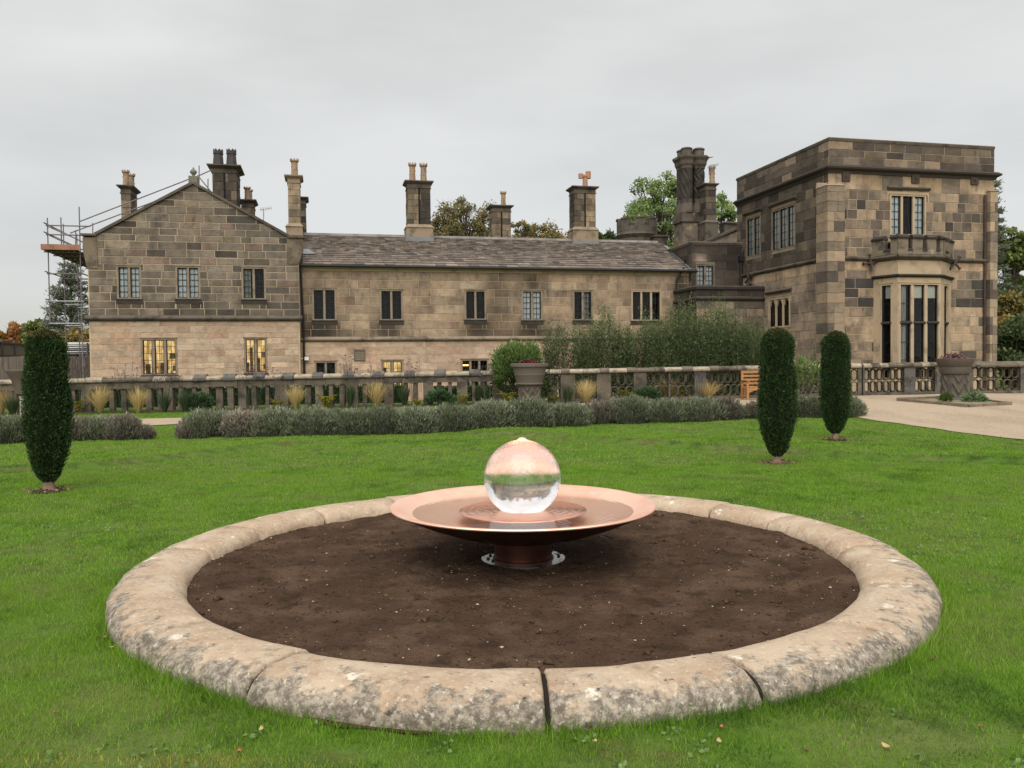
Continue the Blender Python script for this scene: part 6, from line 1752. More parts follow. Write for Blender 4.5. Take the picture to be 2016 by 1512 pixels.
# kerbed bed round it
kb = thing('kerbed_bed', 'low diamond stone kerb edging the planted bed under the right-hand urn', 'bed edging', p)
set_off(p)
kp = [ground_at(1767, 790), ground_at(1905, 803), ground_at(1990, 798.5), ground_at(1880, 784.5)]
for k in range(4):
    a, c = kp[k], kp[(k + 1) % 4]; n_ = 3; d = (c - a).normalized(); nn = Vector((-d.y, d.x, 0)) * .05
    for q in range(n_):
        g0 = a + (c - a) * (q / n_) + d * .01; g1 = a + (c - a) * ((q + 1) / n_) - d * .01
        V = [g0 - nn, g1 - nn, g1 + nn, g0 + nn]; V = [v + Vector((0, 0, -.03)) for v in V] + [v + Vector((0, 0, .10 + random.uniform(-.01, .01))) for v in V]
        b = MB(); b.add(V, [(0, 3, 2, 1), (4, 5, 6, 7), (0, 1, 5, 4), (1, 2, 6, 5), (2, 3, 7, 6), (3, 0, 4, 7)]); b.build('kerb_stone', solid('brown kerb', (0.19, 0.145, 0.1), [(.5, 3, .4, .66, .7)]), kb)
set_off()
cen = sum(kp, Vector()) / 4
rows = []
for q in np.linspace(0, 1, 8): rows.append([((1 - q) * ((1 - w_) * kp[0].x + w_ * kp[1].x) + q * ((1 - w_) * kp[3].x + w_ * kp[2].x), (1 - q) * ((1 - w_) * kp[0].y + w_ * kp[1].y) + q * ((1 - w_) * kp[3].y + w_ * kp[2].y)) for w_ in np.linspace(0, 1, 8)])
sheet('bed_gravel', rows, solid('mossy bed gravel', (0.2, 0.18, 0.11), [((0.07, 0.09, 0.03), 3, .45, .66, .8)], bump=[(40, .6, .02)], perobj=False), off=.05)
# goblet urn at the left
D_ = 23.0; p = Vector(at(46, 822, D_)); sc_ = D_ / F_PX; zz0 = p.z; p.z = float(gz0(p.x, p.y))
zY = lambda y: at(46, y, D_).z - p.z
u = thing('goblet_urn', 'cone shaped stone urn on a slim pale pillar half hidden behind the left yew', 'urn', p)
b = MB(); b.lathe([(8 * sc_, -.02), (8 * sc_, .06), (5.5 * sc_, .1), (5.0 * sc_, zY(800)), (6.0 * sc_, zY(792)), (4.6 * sc_, zY(790)), (6.5 * sc_, zY(783)), (7 * sc_, zY(779))], 0, 0, 16); b.build('pillar', M_PALE, u, smooth=True)
b = MB(); b.lathe([(6 * sc_, zY(780)), (14 * sc_, zY(775)), (15 * sc_, zY(771)), (18 * sc_, zY(752)), (18.8 * sc_, zY(750)), (24 * sc_, zY(738)), (28 * sc_, zY(733)), (29 * sc_, zY(729)), (28 * sc_, zY(727.5)), (24 * sc_, zY(728)), (22 * sc_, zY(731))], 0, 0, 28); b.build('bowl', M_URN, u, smooth=True)

# ------------------------------------------------------------------ timber bench
p = ground_at(1490, 787.5); bn = thing('timber_bench', 'honey-coloured slatted timber garden bench against the pierced balustrade', 'bench', Vector((p.x + .35, p.y, p.z)), rz=.06)
def bpart(nm, *a, bev=.004): b = MB(); b.box(*a); b.build(nm, M_TEAK, bn, bevel=bev)
W2 = .78
for sx_ in (-1, 1):
    x = sx_ * (W2 - .035)
    bpart('leg', x - .035, x + .035, -.28, -.21, 0, .62); bpart('leg', x - .035, x + .035, .24, .31, 0, .92)
    bpart('armrest', x - .05, x + .05, -.33, .27, .62, .66); bpart('side_rail', x - .02, x + .02, -.21, .24, .36, .42); bpart('side_rail', x - .02, x + .02, -.21, .24, .1, .15)
    bpart('side_panel', x - .012, x + .012, -.05, .08, .15, .36)
for k in range(5): bpart('seat_slat', -W2 + .02, W2 - .02, -.27 + k * .105, -.18 + k * .105, .42, .445)
bpart('apron', -W2 + .07, W2 - .07, -.265, -.235, .32, .418)
for k in range(6):
    x = -W2 + .07 + (2 * W2 - .14) * (k + .5) / 6
b = MB()
for k in range(3):
    x0 = -W2 + .07 + (2 * W2 - .14) * k / 3; x1 = x0 + (2 * W2 - .14) / 3; n_ = 8; V = []
    for q in range(n_ + 1):
        xx = x0 + (x1 - x0) * q / n_; d = .08 * (1 - math.sin(math.pi * q / n_))
        V += [(xx, -.262, .319), (xx, -.262, .318 - d), (xx, -.238, .319), (xx, -.238, .318 - d)]
    b.add(V, [f for q in range(n_) for f in ((q * 4, q * 4 + 1, q * 4 + 5, q * 4 + 4), (q * 4 + 2, q * 4 + 6, q * 4 + 7, q * 4 + 3), (q * 4 + 1, q * 4 + 3, q * 4 + 7, q * 4 + 5))])
b.build('scalloped_apron', M_TEAK, bn)
for z0, z1 in ((.50, .57), (.62, .69), (.74, .81)): bpart('back_slat', -W2 + .07, W2 - .07, .25, .28, z0, z1)
bpart('top_rail', -W2, W2, .235, .315, .86, .95)

# ------------------------------------------------------------------ border planting
def rooted(px, py, dy=0.0):
    p = ground_at(px, py); return p
def tuftp(name, label, cat, group, px, py, wpx, hpx, n_, mat, wd=.012, spread=.55, arch=.35, Y=None):
    p = ground_at(px, py); 
    t_ = thing(name, label, cat, p, group)
    H = hpx / F_PX * p.y; W_ = wpx / 2 / F_PX * p.y * (1.15 if 'feather' in name else 1); H *= 1.1 if 'feather' in name else 1
    a = RNG.uniform(0, 2 * np.pi, n_); q = np.sqrt(RNG.random(n_)); h = H * RNG.uniform(.6, 1.02, n_) * (1 - .12 * q)
    r0 = .16 * W_ * q; r1 = W_ * q * RNG.uniform(.7, 1.25, n_)
    S = []; m_ = 4
    for k in range(m_ + 1):
        f = k / m_; r_ = r0 + (r1 - r0) * f ** (1.15 + arch); z = h * (f - arch * .25 * f ** 3 * q)
        S.append(np.stack([r_ * np.cos(a), r_ * np.sin(a), z], -1))
    sd_ = np.stack([-np.sin(a + RNG.normal(0, .8, n_)), np.cos(a), 0 * a], -1)
    V = []
    for k in range(m_ + 1):
        w_ = wd * (1 - .85 * (k / m_)); V += [S[k] - sd_ * w_ / 2, S[k] + sd_ * w_ / 2]
    V = np.stack(V, 1); nv = V.shape[1]
    F_ = np.concatenate([np.arange(n_)[:, None] * nv + np.array([2 * k, 2 * k + 1, 2 * k + 3, 2 * k + 2])[None] for k in range(m_)])
    base = np.clip(RNG.normal(.5, .18, n_), 0, 1)
    rn = np.stack([np.clip(base * (.35 + .65 * min(1, k / 1.6)), 0, 1) for k in range(m_ + 1) for _ in (0, 1)], 1)
    np_mesh('blades', V.reshape(-1, 3), F_, mat, t_, attrs={'rnd': rn.reshape(-1)})
    return t_
straw = leafmat('straw grass', (0.14, 0.15, 0.04), (0.72, 0.54, 0.25), (0.85, 0.68, 0.38), trans=.3)
greenb = leafmat('dark strap leaf', (0.02, 0.035, 0.014), (0.065, 0.095, 0.04), (0.12, 0.14, 0.07), trans=.2)
SG = [(2, 815, 46, 56, 'at the frame edge left of the goblet urn'), (197, 813, 50, 56, 'upright, right of the lone yew'), (273, 813, 46, 54, 'beneath the lit three-light window'), (582, 805, 44, 50, 'thin, before the gabled wing corner'), (742, 801, 54, 54, 'dense and broad, before the lit low window'), (1153, 794, 56, 50, 'tall, right of the centre urn'), (1314, 786, 58, 44, 'spraying, before the oval balustrade'), (1393, 786, 62, 38, 'low and arching, left of the bench')]
for (px, py, w_, h_, lb) in SG: tuftp('feather_grass', 'tuft of straw-coloured feather grass ' + lb, 'grass', 'straw-coloured feather grass tufts in the border', px, py, w_, h_, 520, straw, .011, arch=.35)
for (px, py, w_, h_, lb) in [(365, 811, 40, 50, 'beside the dark gap under the lit windows'), (325, 812, 30, 44, 'left of the round shrub'), (690, 803, 26, 52, 'right of the yellow fern'), (796, 800, 34, 48, 'left of the second round shrub'), (945, 795, 44, 48, 'left of the centre urn'), (1118, 796, 36, 44, 'right of the centre urn foot'), (25, 818, 40, 46, 'under the goblet urn')]:
    tuftp('green_tuft', 'dark green upright leafy tuft ' + lb, 'plant', 'dark green upright tufts in the border', px, py, w_, h_, 260, greenb, .02, arch=.15)
fernm = leafmat('yellow fern', (0.07, 0.09, 0.012), (0.26, 0.24, 0.028), (0.4, 0.36, 0.06), trans=.35)
def fern(px, py, wpx, hpx, lb):
    p = ground_at(px, py); t_ = thing('yellow_fern', 'yellow-green fern ' + lb, 'fern', p, 'yellow ferns in the border')
    W_ = wpx / 2 / F_PX * p.y; H = hpx / F_PX * p.y; PP, DD = [], []
    for k in range(16):
        a = 2 * math.pi * k / 16 + random.uniform(-.2, .2); l_ = W_ * random.uniform(.75, 1.05); hh = H * random.uniform(.6, 1.0)
        for q in range(14):
            f = (q + 1) / 14; c = np.array([l_ * f * math.cos(a), l_ * f * math.sin(a), hh * math.sin(min(f * 1.9, 1.75))])
            for sg in (-1, 1): PP.append(c); DD.append(np.array([-math.sin(a) * sg, math.cos(a) * sg, .15]) + .4 * np.array([math.cos(a), math.sin(a), 0]))
    n_ = len(PP); V, F_, rn = leaves(np.array(PP), np.array(DD), np.tile(np.repeat(np.linspace(.12, .04, 14), 2), 16) * W_ / .35, .035, RNG.uniform(0, 1, n_))
    np_mesh('fronds', V, F_, fernm, t_, attrs={'rnd': rn})
for (px, py, w_, h_, lb) in [(158, 812, 40, 26, 'at the right foot of the lone yew'), (546, 805, 30, 20, 'before the wide pier under the wing corner'), (643, 803, 46, 28, 'bright and wide, before the dim low window'), (822, 800, 22, 14, 'tiny, beside the second round shrub'), (913, 797, 30, 22, 'left of the urn by the mossy pier'), (1000, 797, 42, 28, 'touching the left side of the centre urn'), (1090, 794, 26, 16, 'right of the centre urn'), (1233, 789, 32, 22, 'left of the third round shrub'), (1344, 786, 30, 22, 'between the two right straw tufts')]: fern(px, py, w_, h_, lb)
domem = leafmat('dome shrub leaf', (0.022, 0.045, 0.018), (0.075, 0.13, 0.055), (0.15, 0.2, 0.09), trans=.2)
def dome(px, py, wpx, hpx, label, mat=domem, n_=2600, ls=(.05, .10), name='round_shrub', cat='shrub', group='rounded evergreen shrubs in the border', z=None):
    p = ground_at(px, py); t_ = thing(name, label, cat, p, group); W_ = wpx / 2 / F_PX * p.y; H = hpx / F_PX * p.y
    b = MB(); b.tube((0, 0, 0), (0, 0, H * .5), .03, 6, r2=.02)
    for k in range(6):
        a = k * 1.05; b.tube((0, 0, H * .12), (W_ * .6 * math.cos(a), W_ * .6 * math.sin(a), H * .55), .018, 5, r2=.008)
    b.build('stems', M_BARK, t_)
    ci = RNG.integers(0, 120, n_); C_ = RNG.normal(0, 1, (120, 3)); C_ /= np.linalg.norm(C_, axis=1, keepdims=True); C_ *= RNG.uniform(.72, 1, (120, 1)); C_[:, 2] = np.abs(C_[:, 2]) * 1.0
    P = C_[ci] + RNG.normal(0, .085, (n_, 3)); P = P * [W_, W_, H * .72] + [0, 0, H * .24]
    D = (P - [0, 0, H * .3]) + RNG.normal(0, .12, (n_, 3)) + [0, 0, .08]
    V, F_, rn = leaves(P, D, RNG.uniform(*ls, n_), RNG.uniform(ls[0] * .5, ls[1] * .5, n_), np.clip(.4 + .3 * (P[:, 2] / H - .5) + RNG.normal(0, .2, n_), 0, 1))
    np_mesh('foliage', V, F_, mat, t_, attrs={'rnd': rn})
dome(394, 809, 52, 36, 'round dark evergreen shrub before the lower left windows')
dome(866, 798, 54, 30, 'round dark evergreen shrub left of the centre urn')
dome(1272, 789, 52, 26, 'round fresh green shrub before the pierced ovals')
dome(1862, 793, 22, 20, 'small mossy green cushion plant at the right urn foot', n_=1200, ls=(.03, .05), group=None, mat=leafmat('moss cushion', (0.04, 0.07, 0.01), (0.1, 0.15, 0.02)))
dome(1917, 793, 40, 18, 'pale leafy ground plant right of the right urn foot', n_=500, ls=(.08, .13), group=None, mat=leafmat('pale leaf', (0.09, 0.14, 0.06), (0.22, 0.29, 0.15)))
# tall purple verbena
def verbena(px, py, htop, wpx, ns_, lb):
    p = ground_at(px, py); t_ = thing('verbena_plant', 'tall wiry verbena with small purple heads ' + lb, 'flower', p, 'purple verbena plants in the border')
    b = MB(); PP = []
    for k in range(ns_):
        x = random.uniform(-1, 1) * wpx / 2 / F_PX * p.y; y = random.uniform(-.25, .25); H = (py - htop) / F_PX * p.y * random.uniform(.7, 1.0)
        q = Vector((x * .35, y * .4, 0)); m_ = Vector((x * .7, y, H * .6)); tp = Vector((x, y, H))
        b.tube(q, m_, .006, 4, r2=.005); b.tube(m_, tp, .005, 4, r2=.004)
        heads = [tp]
        for sg in (-1, 1):
            e_ = m_ + (tp - m_) * random.uniform(.1, .6); f_ = e_ + Vector((sg * random.uniform(.04, .14), random.uniform(-.06, .06), random.uniform(.08, .2))); b.tube(e_, f_, .004, 3, r2=.003); heads.append(f_)
        for h_ in heads:
            for _ in range(7): PP.append(np.array(h_) + RNG.normal(0, .022, 3) * [1, 1, .5])
    b.build('stems', solid('verbena stem', (0.06, 0.065, 0.035), perobj=False), t_)
    PP = np.array(PP); V, F_, rn = leaves(PP, RNG.normal(0, 1, PP.shape), .032, .028, RNG.uniform(0, 1, len(PP)))
    np_mesh('flower_heads', V, F_, leafmat('verbena bloom', (0.05, 0.018, 0.04), (0.14, 0.06, 0.14), (0.27, 0.15, 0.28)), t_, attrs={'rnd': rn}, kind='stuff')
for (px, py, ht_, w_, ns_, lb) in [(165, 812, 700, 40, 7, 'against the fence boards'), (250, 812, 712, 50, 9, 'left of the lit three-light window'), (320, 811, 712, 60, 12, 'before the lit three-light window'), (500, 806, 705, 60, 12, 'before the lit two-light window'), (545, 805, 722, 30, 5, 'before the wing corner'), (692, 802, 697, 40, 11, 'under the wall vent'), (725, 802, 716, 40, 6, 'right of the wall vent'), (815, 799, 705, 44, 8, 'right of the lit low window'), (960, 796, 714, 50, 9, 'before the dark three-light low window'), (1095, 795, 712, 40, 7, 'right of the centre urn'), (1380, 788, 728, 30, 6, 'before the grey pier left of the bench')]: verbena(px, py, ht_, w_, ns_, lb)

# ------------------------------------------------------------------ shrubs behind the balustrade
def feathery(px, Y, wpx, ytop, label, n_st, mat, seed):
    rg = np.random.default_rng(seed); p = at(px, 740, Y); p.z = -.03; t_ = thing('feathery_shrub', label, 'shrub', p, 'feathery shrubs behind the balustrade')
    H = at(px, ytop, Y).z - p.z; W_ = wpx / 2 / F_PX * Y
    st = MB(); PP, DD, RR = [], [], []
    for k in range(n_st):
        x = rg.uniform(-1, 1) * W_ ; y = rg.uniform(-.9, .9); h = H * rg.uniform(.66, 1.0) * (1 - .35 * abs(x / W_) ** 2)
        if rg.random() < .12: h *= 1.12
        l_ = rg.normal(0, .16, 2); c0 = np.array([x, y, 0.]); c1 = np.array([x + l_[0], y + l_[1] * .5, h])
        st.tube(c0, c1, .010, 4, r2=.004, cap=False)
        m_ = int(170 * h / H)
        f = rg.uniform(.12, 1.0, m_) ** .8; sp = .25 * (1 - f * .68)
        P = c0 + (c1 - c0) * f[:, None] + rg.normal(0, 1, (m_, 3)) * np.stack([sp, sp, sp * .8], -1)
        PP.append(P); DD.append(rg.normal(0, .6, (m_, 3)) + [0, 0, .55]); RR.append(np.clip(.15 + .55 * (P[:, 2] / H) ** 1.4 + rg.normal(0, .15, m_) + .12 * rg.normal(), 0, 1))
    st.build('stems', solid('thin green stem', (0.06, 0.075, 0.03), perobj=False), t_)
    P = np.concatenate(PP); V, F_, rn = leaves(P, np.concatenate(DD), rg.uniform(.07, .15, len(P)), rg.uniform(.018, .034, len(P)), np.concatenate(RR))
    np_mesh('foliage', V, F_, mat, t_, attrs={'rnd': rn})
fe = leafmat('feathery leaf', (0.02, 0.033, 0.012), (0.11, 0.145, 0.055), (0.23, 0.27, 0.11), trans=.25)
for i, (px, Y, w_, yt, n_, lb) in enumerate([(1115, 30.2, 110, 628, 80, 'sparse feathery shrub right of the light green bush'), (1190, 30.6, 110, 618, 110, 'feathery dark shrub below the dark two-light window'), (1270, 30.3, 110, 620, 120, 'feathery dark shrub below the three-light window'), (1350, 30.8, 120, 588, 140, 'tallest feathery shrub in front of the porch corner'), (1420, 30.2, 110, 596, 130, 'feathery shrub under the black porch coping'), (1480, 30.6, 80, 622, 80, 'feathery shrub beside the cusped window')]): feathery(px, Y, w_, yt, lb, n_, fe, 40 + i)
lgm = leafmat('light green leaf', (0.045, 0.085, 0.02), (0.16, 0.235, 0.07), (0.3, 0.36, 0.14), trans=.3)
p = at(1020, 740, 30.3); dome(1020, 793, 112, 118, 'light green leafy bush behind the centre urn', mat=lgm, n_=11000, ls=(.08, .15), name='leafy_bush', group=None)
dome(1592, 786, 70, 86, 'pale green straggling bush beside the tower foot, behind the right yews', mat=lgm, n_=700, ls=(.1, .16), name='leafy_bush', group=None)
dome(1752, 778, 24, 98, 'green house plant seen low in the bay window side light', mat=lgm, n_=200, ls=(.05, .09), name='leafy_bush', group=None) if False else None
# clipped hedge down in the lower garden, seen through the gaps
for (x0, x1, Y, zt, lb) in [(-17.5, -4.0, 31.2, .8, 'left part, seen between the plain balusters'), (-3.0, 1.5, 31.6, .7, 'right part, under the lit low window')]:
    t_ = thing('box_hedge', 'clipped dark green box hedge in the lower garden, ' + lb, 'hedge', Vector(((x0 + x1) / 2, Y, -.05)))
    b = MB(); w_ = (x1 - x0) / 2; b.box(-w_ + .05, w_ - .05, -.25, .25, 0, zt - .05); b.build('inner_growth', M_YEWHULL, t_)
    n_ = 6000; P = np.stack([RNG.uniform(-w_, w_, n_), RNG.uniform(-.3, .3, n_), RNG.uniform(0, zt, n_)], -1)
    sel = RNG.random(n_) < .45; P[sel, 2] = zt - RNG.uniform(0, .06, sel.sum()); P[~sel, 1] = -.3 + RNG.uniform(0, .06, (~sel).sum())
    V, F_, rn = leaves(P, RNG.normal(0, .6, (n_, 3)) + [0, -.5, .6], .06, .035, RNG.uniform(0, .9, n_)); np_mesh('foliage', V, F_, domem, t_, attrs={'rnd': rn})

# ------------------------------------------------------------------ scaffolding
sc = thing_h('scaffolding', 'steel tube scaffolding with an orange boarded platform beside the gabled wing', 'scaffolding', -5.2, 2, 0)
def pole(p, q, r_=.026, mat=None): b = MB(); b.tube(p, q, r_, 6); b.build('tube', mat or M_STEEL, sc)
vs_ = [.2, 2.2, 4.1, 5.9]; v0 = vs_[0]
uo = hv(95, 500, v0).x; ui = hv(158, 500, v0).x
zt_ = lambda y: hv(97, y, v0).z
tops = [zt_(429), zt_(424), zt_(430), zt_(440)]
for v, tp in zip(vs_, tops):
    pole((uo, v, zt_(640) if v == v0 else 0), (uo, v, tp)); pole((ui, v, 0), (ui, v, hv(157, 407, v0).z if v == v0 else zt_(455)))
pole((uo + .45, v0 + .1, zt_(490)), (uo + .45, v0 + .1, hv(117, 427, v0).z))
for y in (444, 462, 539, 593, 637):
    z = zt_(y); pole((uo - .05, v0 - .04, z), (ui + .1 if y != 444 else ui + .4, v0 - .04, z), mat=M_ZINC if y > 580 else None); pole((uo - .04, v0 - .3, z + .06), (uo - .04, vs_[-1] + .3, z + .06))
    if y > 500:
        for v in vs_[1:]: pole((uo - .05, v - .04, z), (ui + .2, v - .04, z), mat=M_ZINC if y > 580 else None)
        pole((ui - .04, v0 - .1, z + .06), (ui - .04, vs_[-1] + .3, z + .06))
zd = zt_(496)
for k in range(6):
    u0 = uo - .05 + k * (ui + .05 - uo) / 6; b = MB(); b.box(u0, u0 + (ui - uo) / 6 - .02, v0 - .3, vs_[-1] + .3, zd + .03, zd + .07); b.build('board', solid('shaded underside board', (0.11, 0.06, 0.04), [(.5, 3, .4, .66, .7)]), sc)  # shade under the platform put into a darker board colour
for k in range(6): pole((uo - .15, v0 + k * 1.15, zd), (ui + .1, v0 + k * 1.15, zd))
b = MB(); b.box(uo - .12, ui + .1, v0 - .34, v0 - .30, zd + .05, zd + .26); b.build('toe_board', M_BOARD, sc)
b = MB(); b.box(uo - .16, uo - .12, v0 - .34, vs_[-1] + .3, zd + .05, zd + .26); b.build('toe_board', M_BOARD, sc)
for (x0, y0, x1, y1, v) in [(131, 531, 81, 643, 1.2), (152, 617, 132, 660, 2.6), (175, 560, 161, 593, 2.0), (95, 446, 150, 470, 1.0), (97, 463, 150, 488, 1.0)]: pole(hv(x0, y0, v), hv(x1, y1, v))
for (x0, y0, x1, y1) in [(157, 436, 374, 352), (391, 346, 418, 334), (138, 459, 330, 387), (392, 326, 392, 372), (409.5, 352, 409.5, 385), (389, 345, 416, 378), (182.5, 439, 182.5, 468), (149, 453, 149, 492)]: pole(hv(x0, y0, 1.3), hv(x1, y1, 1.3), .024)
# spare tubes stacked on the ground behind the fence
sp_ = thing('tube_stack', 'stack of pale scaffold tubes lying above the fence boards beside the wing', 'steel tubes', at(158, 700, 36))
set_off(at(158, 700, 36))
for k, (y, mt) in enumerate([(677, M_WHITE), (681, M_ZINC), (685, M_ZINC), (689, M_STEEL), (693, M_ZINC), (697, M_STEEL)]):
    b = MB(); b.tube(at(128, y, 36), at(182, y - .5, 36.4), .045 if k else .06, 8); b.build('tube', mt, sp_)
for x in (140, 172):
    b = MB(); b.tube(at(x, 675, 36.2), Vector((at(x, 700, 36.2).x, 36.2, -.05)), .04, 6); b.build('trestle', M_STEEL, sp_)
set_off()

# ------------------------------------------------------------------ timber fences
fa = at(-70, 720, 31.2); fb = at(182, 720, 34.6)
fn = thing('board_fence', 'weathered vertical board fence behind the balustrade left of the gabled wing', 'fence', Vector((fa.x, fa.y, -.05))); set_off((fa.x, fa.y, -.05))
Tf, ln = Tdir((fa.x, fa.y), (fb.x, fb.y)); s = 0
while s < ln:
    w_ = random.uniform(.12, .17); b = MB(); zt2 = at(100, 701, 33).z + random.uniform(-.03, .03); b.tbox(Tf, s, s + w_ - .012, -.05, zt2, -.01 + random.uniform(-.004, .004), .012); b.build('board', M_TIMBER, fn); s += w_
b = MB(); b.tbox(Tf, 0, ln, .4, .5, -.06, -.012); b.tbox(Tf, 0, ln, 1.4, 1.5, -.06, -.012); b.build('rail', M_TIMBER_D, fn)
fa = at(-90, 680, 30.5); fb = at(130, 680, 47)
f2 = thing('panel_fence', 'tall dark timber panel fence with posts receding at the far left', 'fence', Vector((fa.x, fa.y, -.05))); set_off((fa.x, fa.y, -.05))
Tf, ln = Tdir((fa.x, fa.y), (fb.x, fb.y)); zt2, zb2 = 2.68, 2.12; s = 0; k = 0
while s < ln - .2:
    b = MB(); b.tbox(Tf, s - .06, s + .06, -.05, zt2 + .1, -.06, .07); b.build('post', M_TIMBER_D, f2)
    s1 = min(s + 1.83, ln); x = s + .06
    while x < s1 - .07:
        b = MB(); b.tbox(Tf, x, min(x + .13, s1 - .06), 0, zt2 - .07, -.012, .012); b.build('board', M_TIMBER, f2); x += .142
    b = MB(); b.tbox(Tf, s + .06, s1 - .06, zt2 - .07, zt2, -.04, .05); b.tbox(Tf, s + .06, s1 - .06, zb2 - .08, zb2, -.04, .05); b.build('rail', M_TIMBER_D, f2)
    s = s1
set_off()

# ------------------------------------------------------------------ trees
def tree(name, label, cat, group, px, Y, ytop, ybot, wpx, mat, n_l, ls, seed, n_cl=60, trunk_r=.25, clr=.26, base_z=-.1, open_=.0, flat=.75):
    rg = np.random.default_rng(seed); p = at(px, ytop, Y); zt3 = p.z; zb3 = at(px, ybot, Y).z; p.z = base_z
    t_ = thing(name, label, cat, p, group)
    rx = wpx / 2 / F_PX * Y; cz_ = (zt3 + zb3) / 2 - base_z; rz_ = (zt3 - zb3) / 2
    d = rg.normal(0, 1, (n_cl, 3)); d /= np.linalg.norm(d, axis=1, keepdims=True)
    C_ = d * (rg.uniform(open_, 1, (n_cl, 1)) ** .45) * np.array([rx, rx, rz_]) * (1 - clr * .75) + [0, 0, cz_]
    C_ = C_ * (1 + 0 * C_) + rg.normal(0, .03 * rx, C_.shape)
    b = MB(); zf = max(.3, (zb3 - base_z) * .9); top = Vector((0, 0, cz_ + rz_ * .45))
    b.tube((0, 0, -.1), (0, 0, zf), trunk_r, 8, r2=trunk_r * .75, cap=False); b.tube((0, 0, zf), top, trunk_r * .75, 7, r2=trunk_r * .15, cap=False)
    for c in C_:
        c = Vector(c); f = rg.uniform(.0, .7); s_ = Vector((0, 0, zf + (top.z - zf) * f * min(1, max(.1, (c.z - zf) / max(.1, top.z - zf)))))
        m_ = s_ * .5 + c * .5 + Vector((rg.normal(0, .06) * rx, rg.normal(0, .06) * rx, rg.uniform(.02, .14) * rz_))
        r_ = trunk_r * rg.uniform(.18, .34); b.tube(s_, m_, r_, 5, r2=r_ * .65, cap=False); b.tube(m_, c, r_ * .65, 4, r2=r_ * .2, cap=False)
        for _ in range(3): e_ = c + Vector(rg.normal(0, clr * rx * .6, 3)); b.tube(m_ * .4 + c * .6, e_, r_ * .3, 3, r2=r_ * .1, cap=False)
    b.build('trunk', M_BARK, t_)
    ci = rg.integers(0, n_cl, n_l); cr = clr * rx * rg.uniform(.6, 1.25, n_cl)
    g = rg.normal(0, 1, (n_l, 3)); g /= np.linalg.norm(g, axis=1, keepdims=True); g *= rg.uniform(0, 1, (n_l, 1)) ** .5
    P = C_[ci] + g * cr[ci][:, None] * [1, 1, flat]
    cl = rg.normal(0, .16, n_cl)
    rn = np.clip(.4 + cl[ci] + .22 * g[:, 2] + rg.normal(0, .12, n_l), 0, 1)
    V, F_, rn4 = leaves(P, rg.normal(0, 1, (n_l, 3)) + [0, 0, -.2], rg.uniform(*ls, n_l), rg.uniform(ls[0] * .55, ls[1] * .6, n_l), rn)
    np_mesh('crown', V, F_, mat, t_, attrs={'rnd': rn4})
def conifer(label, px, Y, ytop, ybot, wpx, mat, seed, n_wh=16, per=7, name='conifer', cat='conifer tree'):
    rg = np.random.default_rng(seed); p = at(px, ytop, Y); H = p.z + .1; p.z = -.1; t_ = thing(name, label, cat, p)
    zb3 = at(px, ybot, Y).z + .1; W_ = wpx / 2 / F_PX * Y
    b = MB(); b.tube((0, 0, -.1), (0, 0, H), .28, 8, r2=.03, cap=False); PP, DD = [], []
    for k in range(n_wh):
        f = k / (n_wh - 1); z = zb3 + (H - zb3) * f * .97
        for q in range(per):
            a = rg.uniform(0, 6.28); l_ = W_ * (1 - f) ** .75 * rg.uniform(.6, 1.15) + .25; up = rg.uniform(-.05, .35)
            s_ = np.array([0, 0, z]); e_ = s_ + np.array([l_ * math.cos(a), l_ * math.sin(a), l_ * up]); b.tube(s_, e_, .04 * (1 - f) + .015, 4, r2=.008, cap=False)
            m_ = int(170 * l_ / max(W_, .5)) + 25; tt = rg.uniform(.15, 1.05, m_) ** .8
            PP.append(s_ + (e_ - s_) * tt[:, None] + rg.normal(0, 1, (m_, 3)) * np.array([.17, .17, .09]) * (1.3 - .6 * tt)[:, None])
            DD.append(rg.normal(0, .5, (m_, 3)) + (e_ - s_) / np.linalg.norm(e_ - s_) + [0, 0, .25])
    b.build('trunk', M_BARK, t_); P = np.concatenate(PP); V, F_, rn = leaves(P, np.concatenate(DD), rg.uniform(.14, .32, len(P)), rg.uniform(.04, .08, len(P)), np.clip(rg.normal(.4, .2, len(P)), 0, 1))
    np_mesh('crown', V, F_, mat, t_, attrs={'rnd': rn})
oliv = leafmat('olive autumn leaf', (0.11, 0.095, 0.04), (0.27, 0.225, 0.085), (0.42, 0.31, 0.14), trans=.3)
oran = leafmat('orange autumn leaf', (0.12, 0.055, 0.02), (0.28, 0.12, 0.035), (0.42, 0.24, 0.08), trans=.3)
mixa = leafmat('turning leaf', (0.11, 0.1, 0.035), (0.28, 0.22, 0.065), (0.52, 0.29, 0.085), trans=.3)
fresh = leafmat('fresh green leaf', (0.13, 0.19, 0.055), (0.28, 0.37, 0.13), (0.42, 0.5, 0.23), trans=.35)
deepg = leafmat('deep green leaf', (0.04, 0.06, 0.022), (0.115, 0.15, 0.055), (0.21, 0.25, 0.1), trans=.25)
spruce = leafmat('grey spruce needle', (0.09, 0.105, 0.07), (0.19, 0.21, 0.14), (0.3, 0.31, 0.22), trans=.15)
yell = leafmat('yellow green leaf', (0.075, 0.1, 0.025), (0.18, 0.22, 0.06), (0.32, 0.33, 0.1), trans=.3)
tree('bare_topped_tree', 'thinning olive-brown tree right of the double ridge chimney', 'tree', None, 918, 56, 381, 520, 164, oliv, 11000, (.10, .22), 21, 110, .3, .17, open_=.25)
tree('autumn_tree', 'orange and olive autumn tree behind the roof, left of the orange pot', 'tree', None, 1062, 60, 426, 560, 128, mixa, 13000, (.12, .26), 22, 90, .25, .24)
tree('olive_tree', 'dull olive tree just right of the far grooved chimney', 'tree', None, 1025, 57, 420, 520, 56, oliv, 2600, (.12, .24), 23, 30, .2, .26)
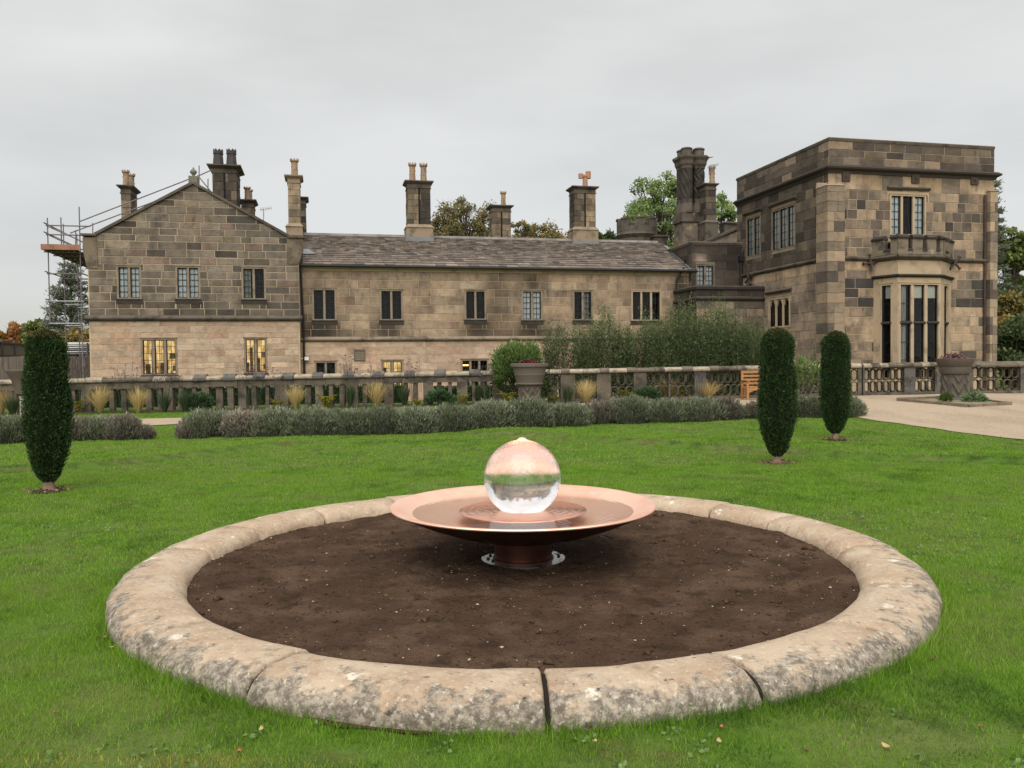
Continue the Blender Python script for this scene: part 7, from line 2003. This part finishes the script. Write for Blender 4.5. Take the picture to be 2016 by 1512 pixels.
tree('small_tree', 'small dark green tree right of the orange-potted chimney', 'tree', None, 1193, 56, 437, 520, 58, deepg, 2600, (.12, .26), 24, 26, .15, .26)
tree('green_tree', 'airy light green tree left of the twisted chimney cluster', 'tree', None, 1296, 52, 333, 560, 176, fresh, 15000, (.11, .25), 25, 110, .3, .17, open_=.35)
tree('green_tree', 'light green tree filling the space between cluster and tower', 'tree', None, 1420, 54, 368, 560, 96, fresh, 9000, (.11, .25), 26, 70, .2, .19, open_=.3)
for i, (px, yt, w_, lb) in enumerate([(688, 452, 40, 'leftmost, over the gable end chimney roof'), (735, 449, 40, 'middle of the three over the slate ridge'), (773, 458, 28, 'rightmost, beside the double ridge chimney')]): tree('tree_top', 'thin yellowish tree top over the slate ridge, ' + lb, 'tree', 'thin tree tops over the slate ridge', px, 60, yt, 560, w_, mixa, 500, (.16, .3), 30 + i, 14, .12, .3)
conifer('grey-green spiky conifer behind the scaffolding', 138, 50, 521, 690, 100, spruce, 50, 15, 5)
tree('green_tree', 'rounded yellow-green tree between orange tree and conifer at far left', 'tree', None, 72, 62, 604, 720, 76, yell, 5200, (.18, .36), 51, 40, .25, .3)
tree('orange_tree', 'burnt orange autumn tree at the far left edge', 'tree', None, 24, 68, 622, 730, 90, oran, 6000, (.18, .36), 52, 44, .25, .28)
tree('orange_tree', 'low yellow-orange bush cut by the left frame edge', 'tree', None, -14, 60, 636, 730, 60, leafmat('yellow orange leaf', (0.2, 0.1, 0.02), (0.42, 0.23, 0.04)), 2600, (.16, .3), 53, 24, .2, .28)
tree('orange_tree', 'brown-orange shrubby tree behind the scaffold legs', 'tree', None, 155, 46, 634, 712, 80, mixa, 4200, (.14, .28), 54, 36, .15, .3)
tree('green_tree', 'green tree high beside the tower, upper right edge', 'tree', None, 1990, 50, 425, 580, 90, yell, 5600, (.18, .36), 61, 46, .3, .26)
tree('dark_tree', 'darker autumn-tinged tree below, at the right frame edge', 'tree', None, 1985, 46, 560, 760, 90, mixa, 5200, (.16, .32), 62, 46, .3, .28)
tree('dark_tree', 'dense dark evergreen low at the right frame edge', 'tree', None, 2000, 42, 610, 790, 110, deepg, 8000, (.16, .3), 63, 60, .3, .28)
conifer('bare spiky conifer top poking out right of the tower parapet', 1948, 48, 356, 640, 66, spruce, 64, 16, 4)
tree('dark_tree', 'dark woodland tree just outside the right frame edge', 'tree', None, 2080, 55, 480, 780, 150, deepg, 6000, (.2, .4), 65, 50, .3, .28)
tag(tree_group := thing('distant_wood', 'hazy tree line on the far green hillside at the right', 'woodland', Vector((250, 360, 30))), kind='stuff')
n_ = 5000; a = RNG.uniform(-110, 120, n_); P = np.stack([a, RNG.normal(0, 5, n_), 0 * a], -1)
P[:, 2] = -1 + 46 * np.exp(-((250 + P[:, 0] - 300) / 130) ** 2 - ((360 + P[:, 1] - 420) / 130) ** 2) - 30 + RNG.uniform(0, 7, n_)
V, F_, rn = leaves(P, RNG.normal(0, 1, (n_, 3)), 3.0, 2.4, RNG.uniform(0, 1, n_)); o = np_mesh('crowns', V, F_, leafmat('distant leaf', (0.05, 0.07, 0.04), (0.1, 0.12, 0.06)), tree_group, attrs={'rnd': rn}, kind='stuff')
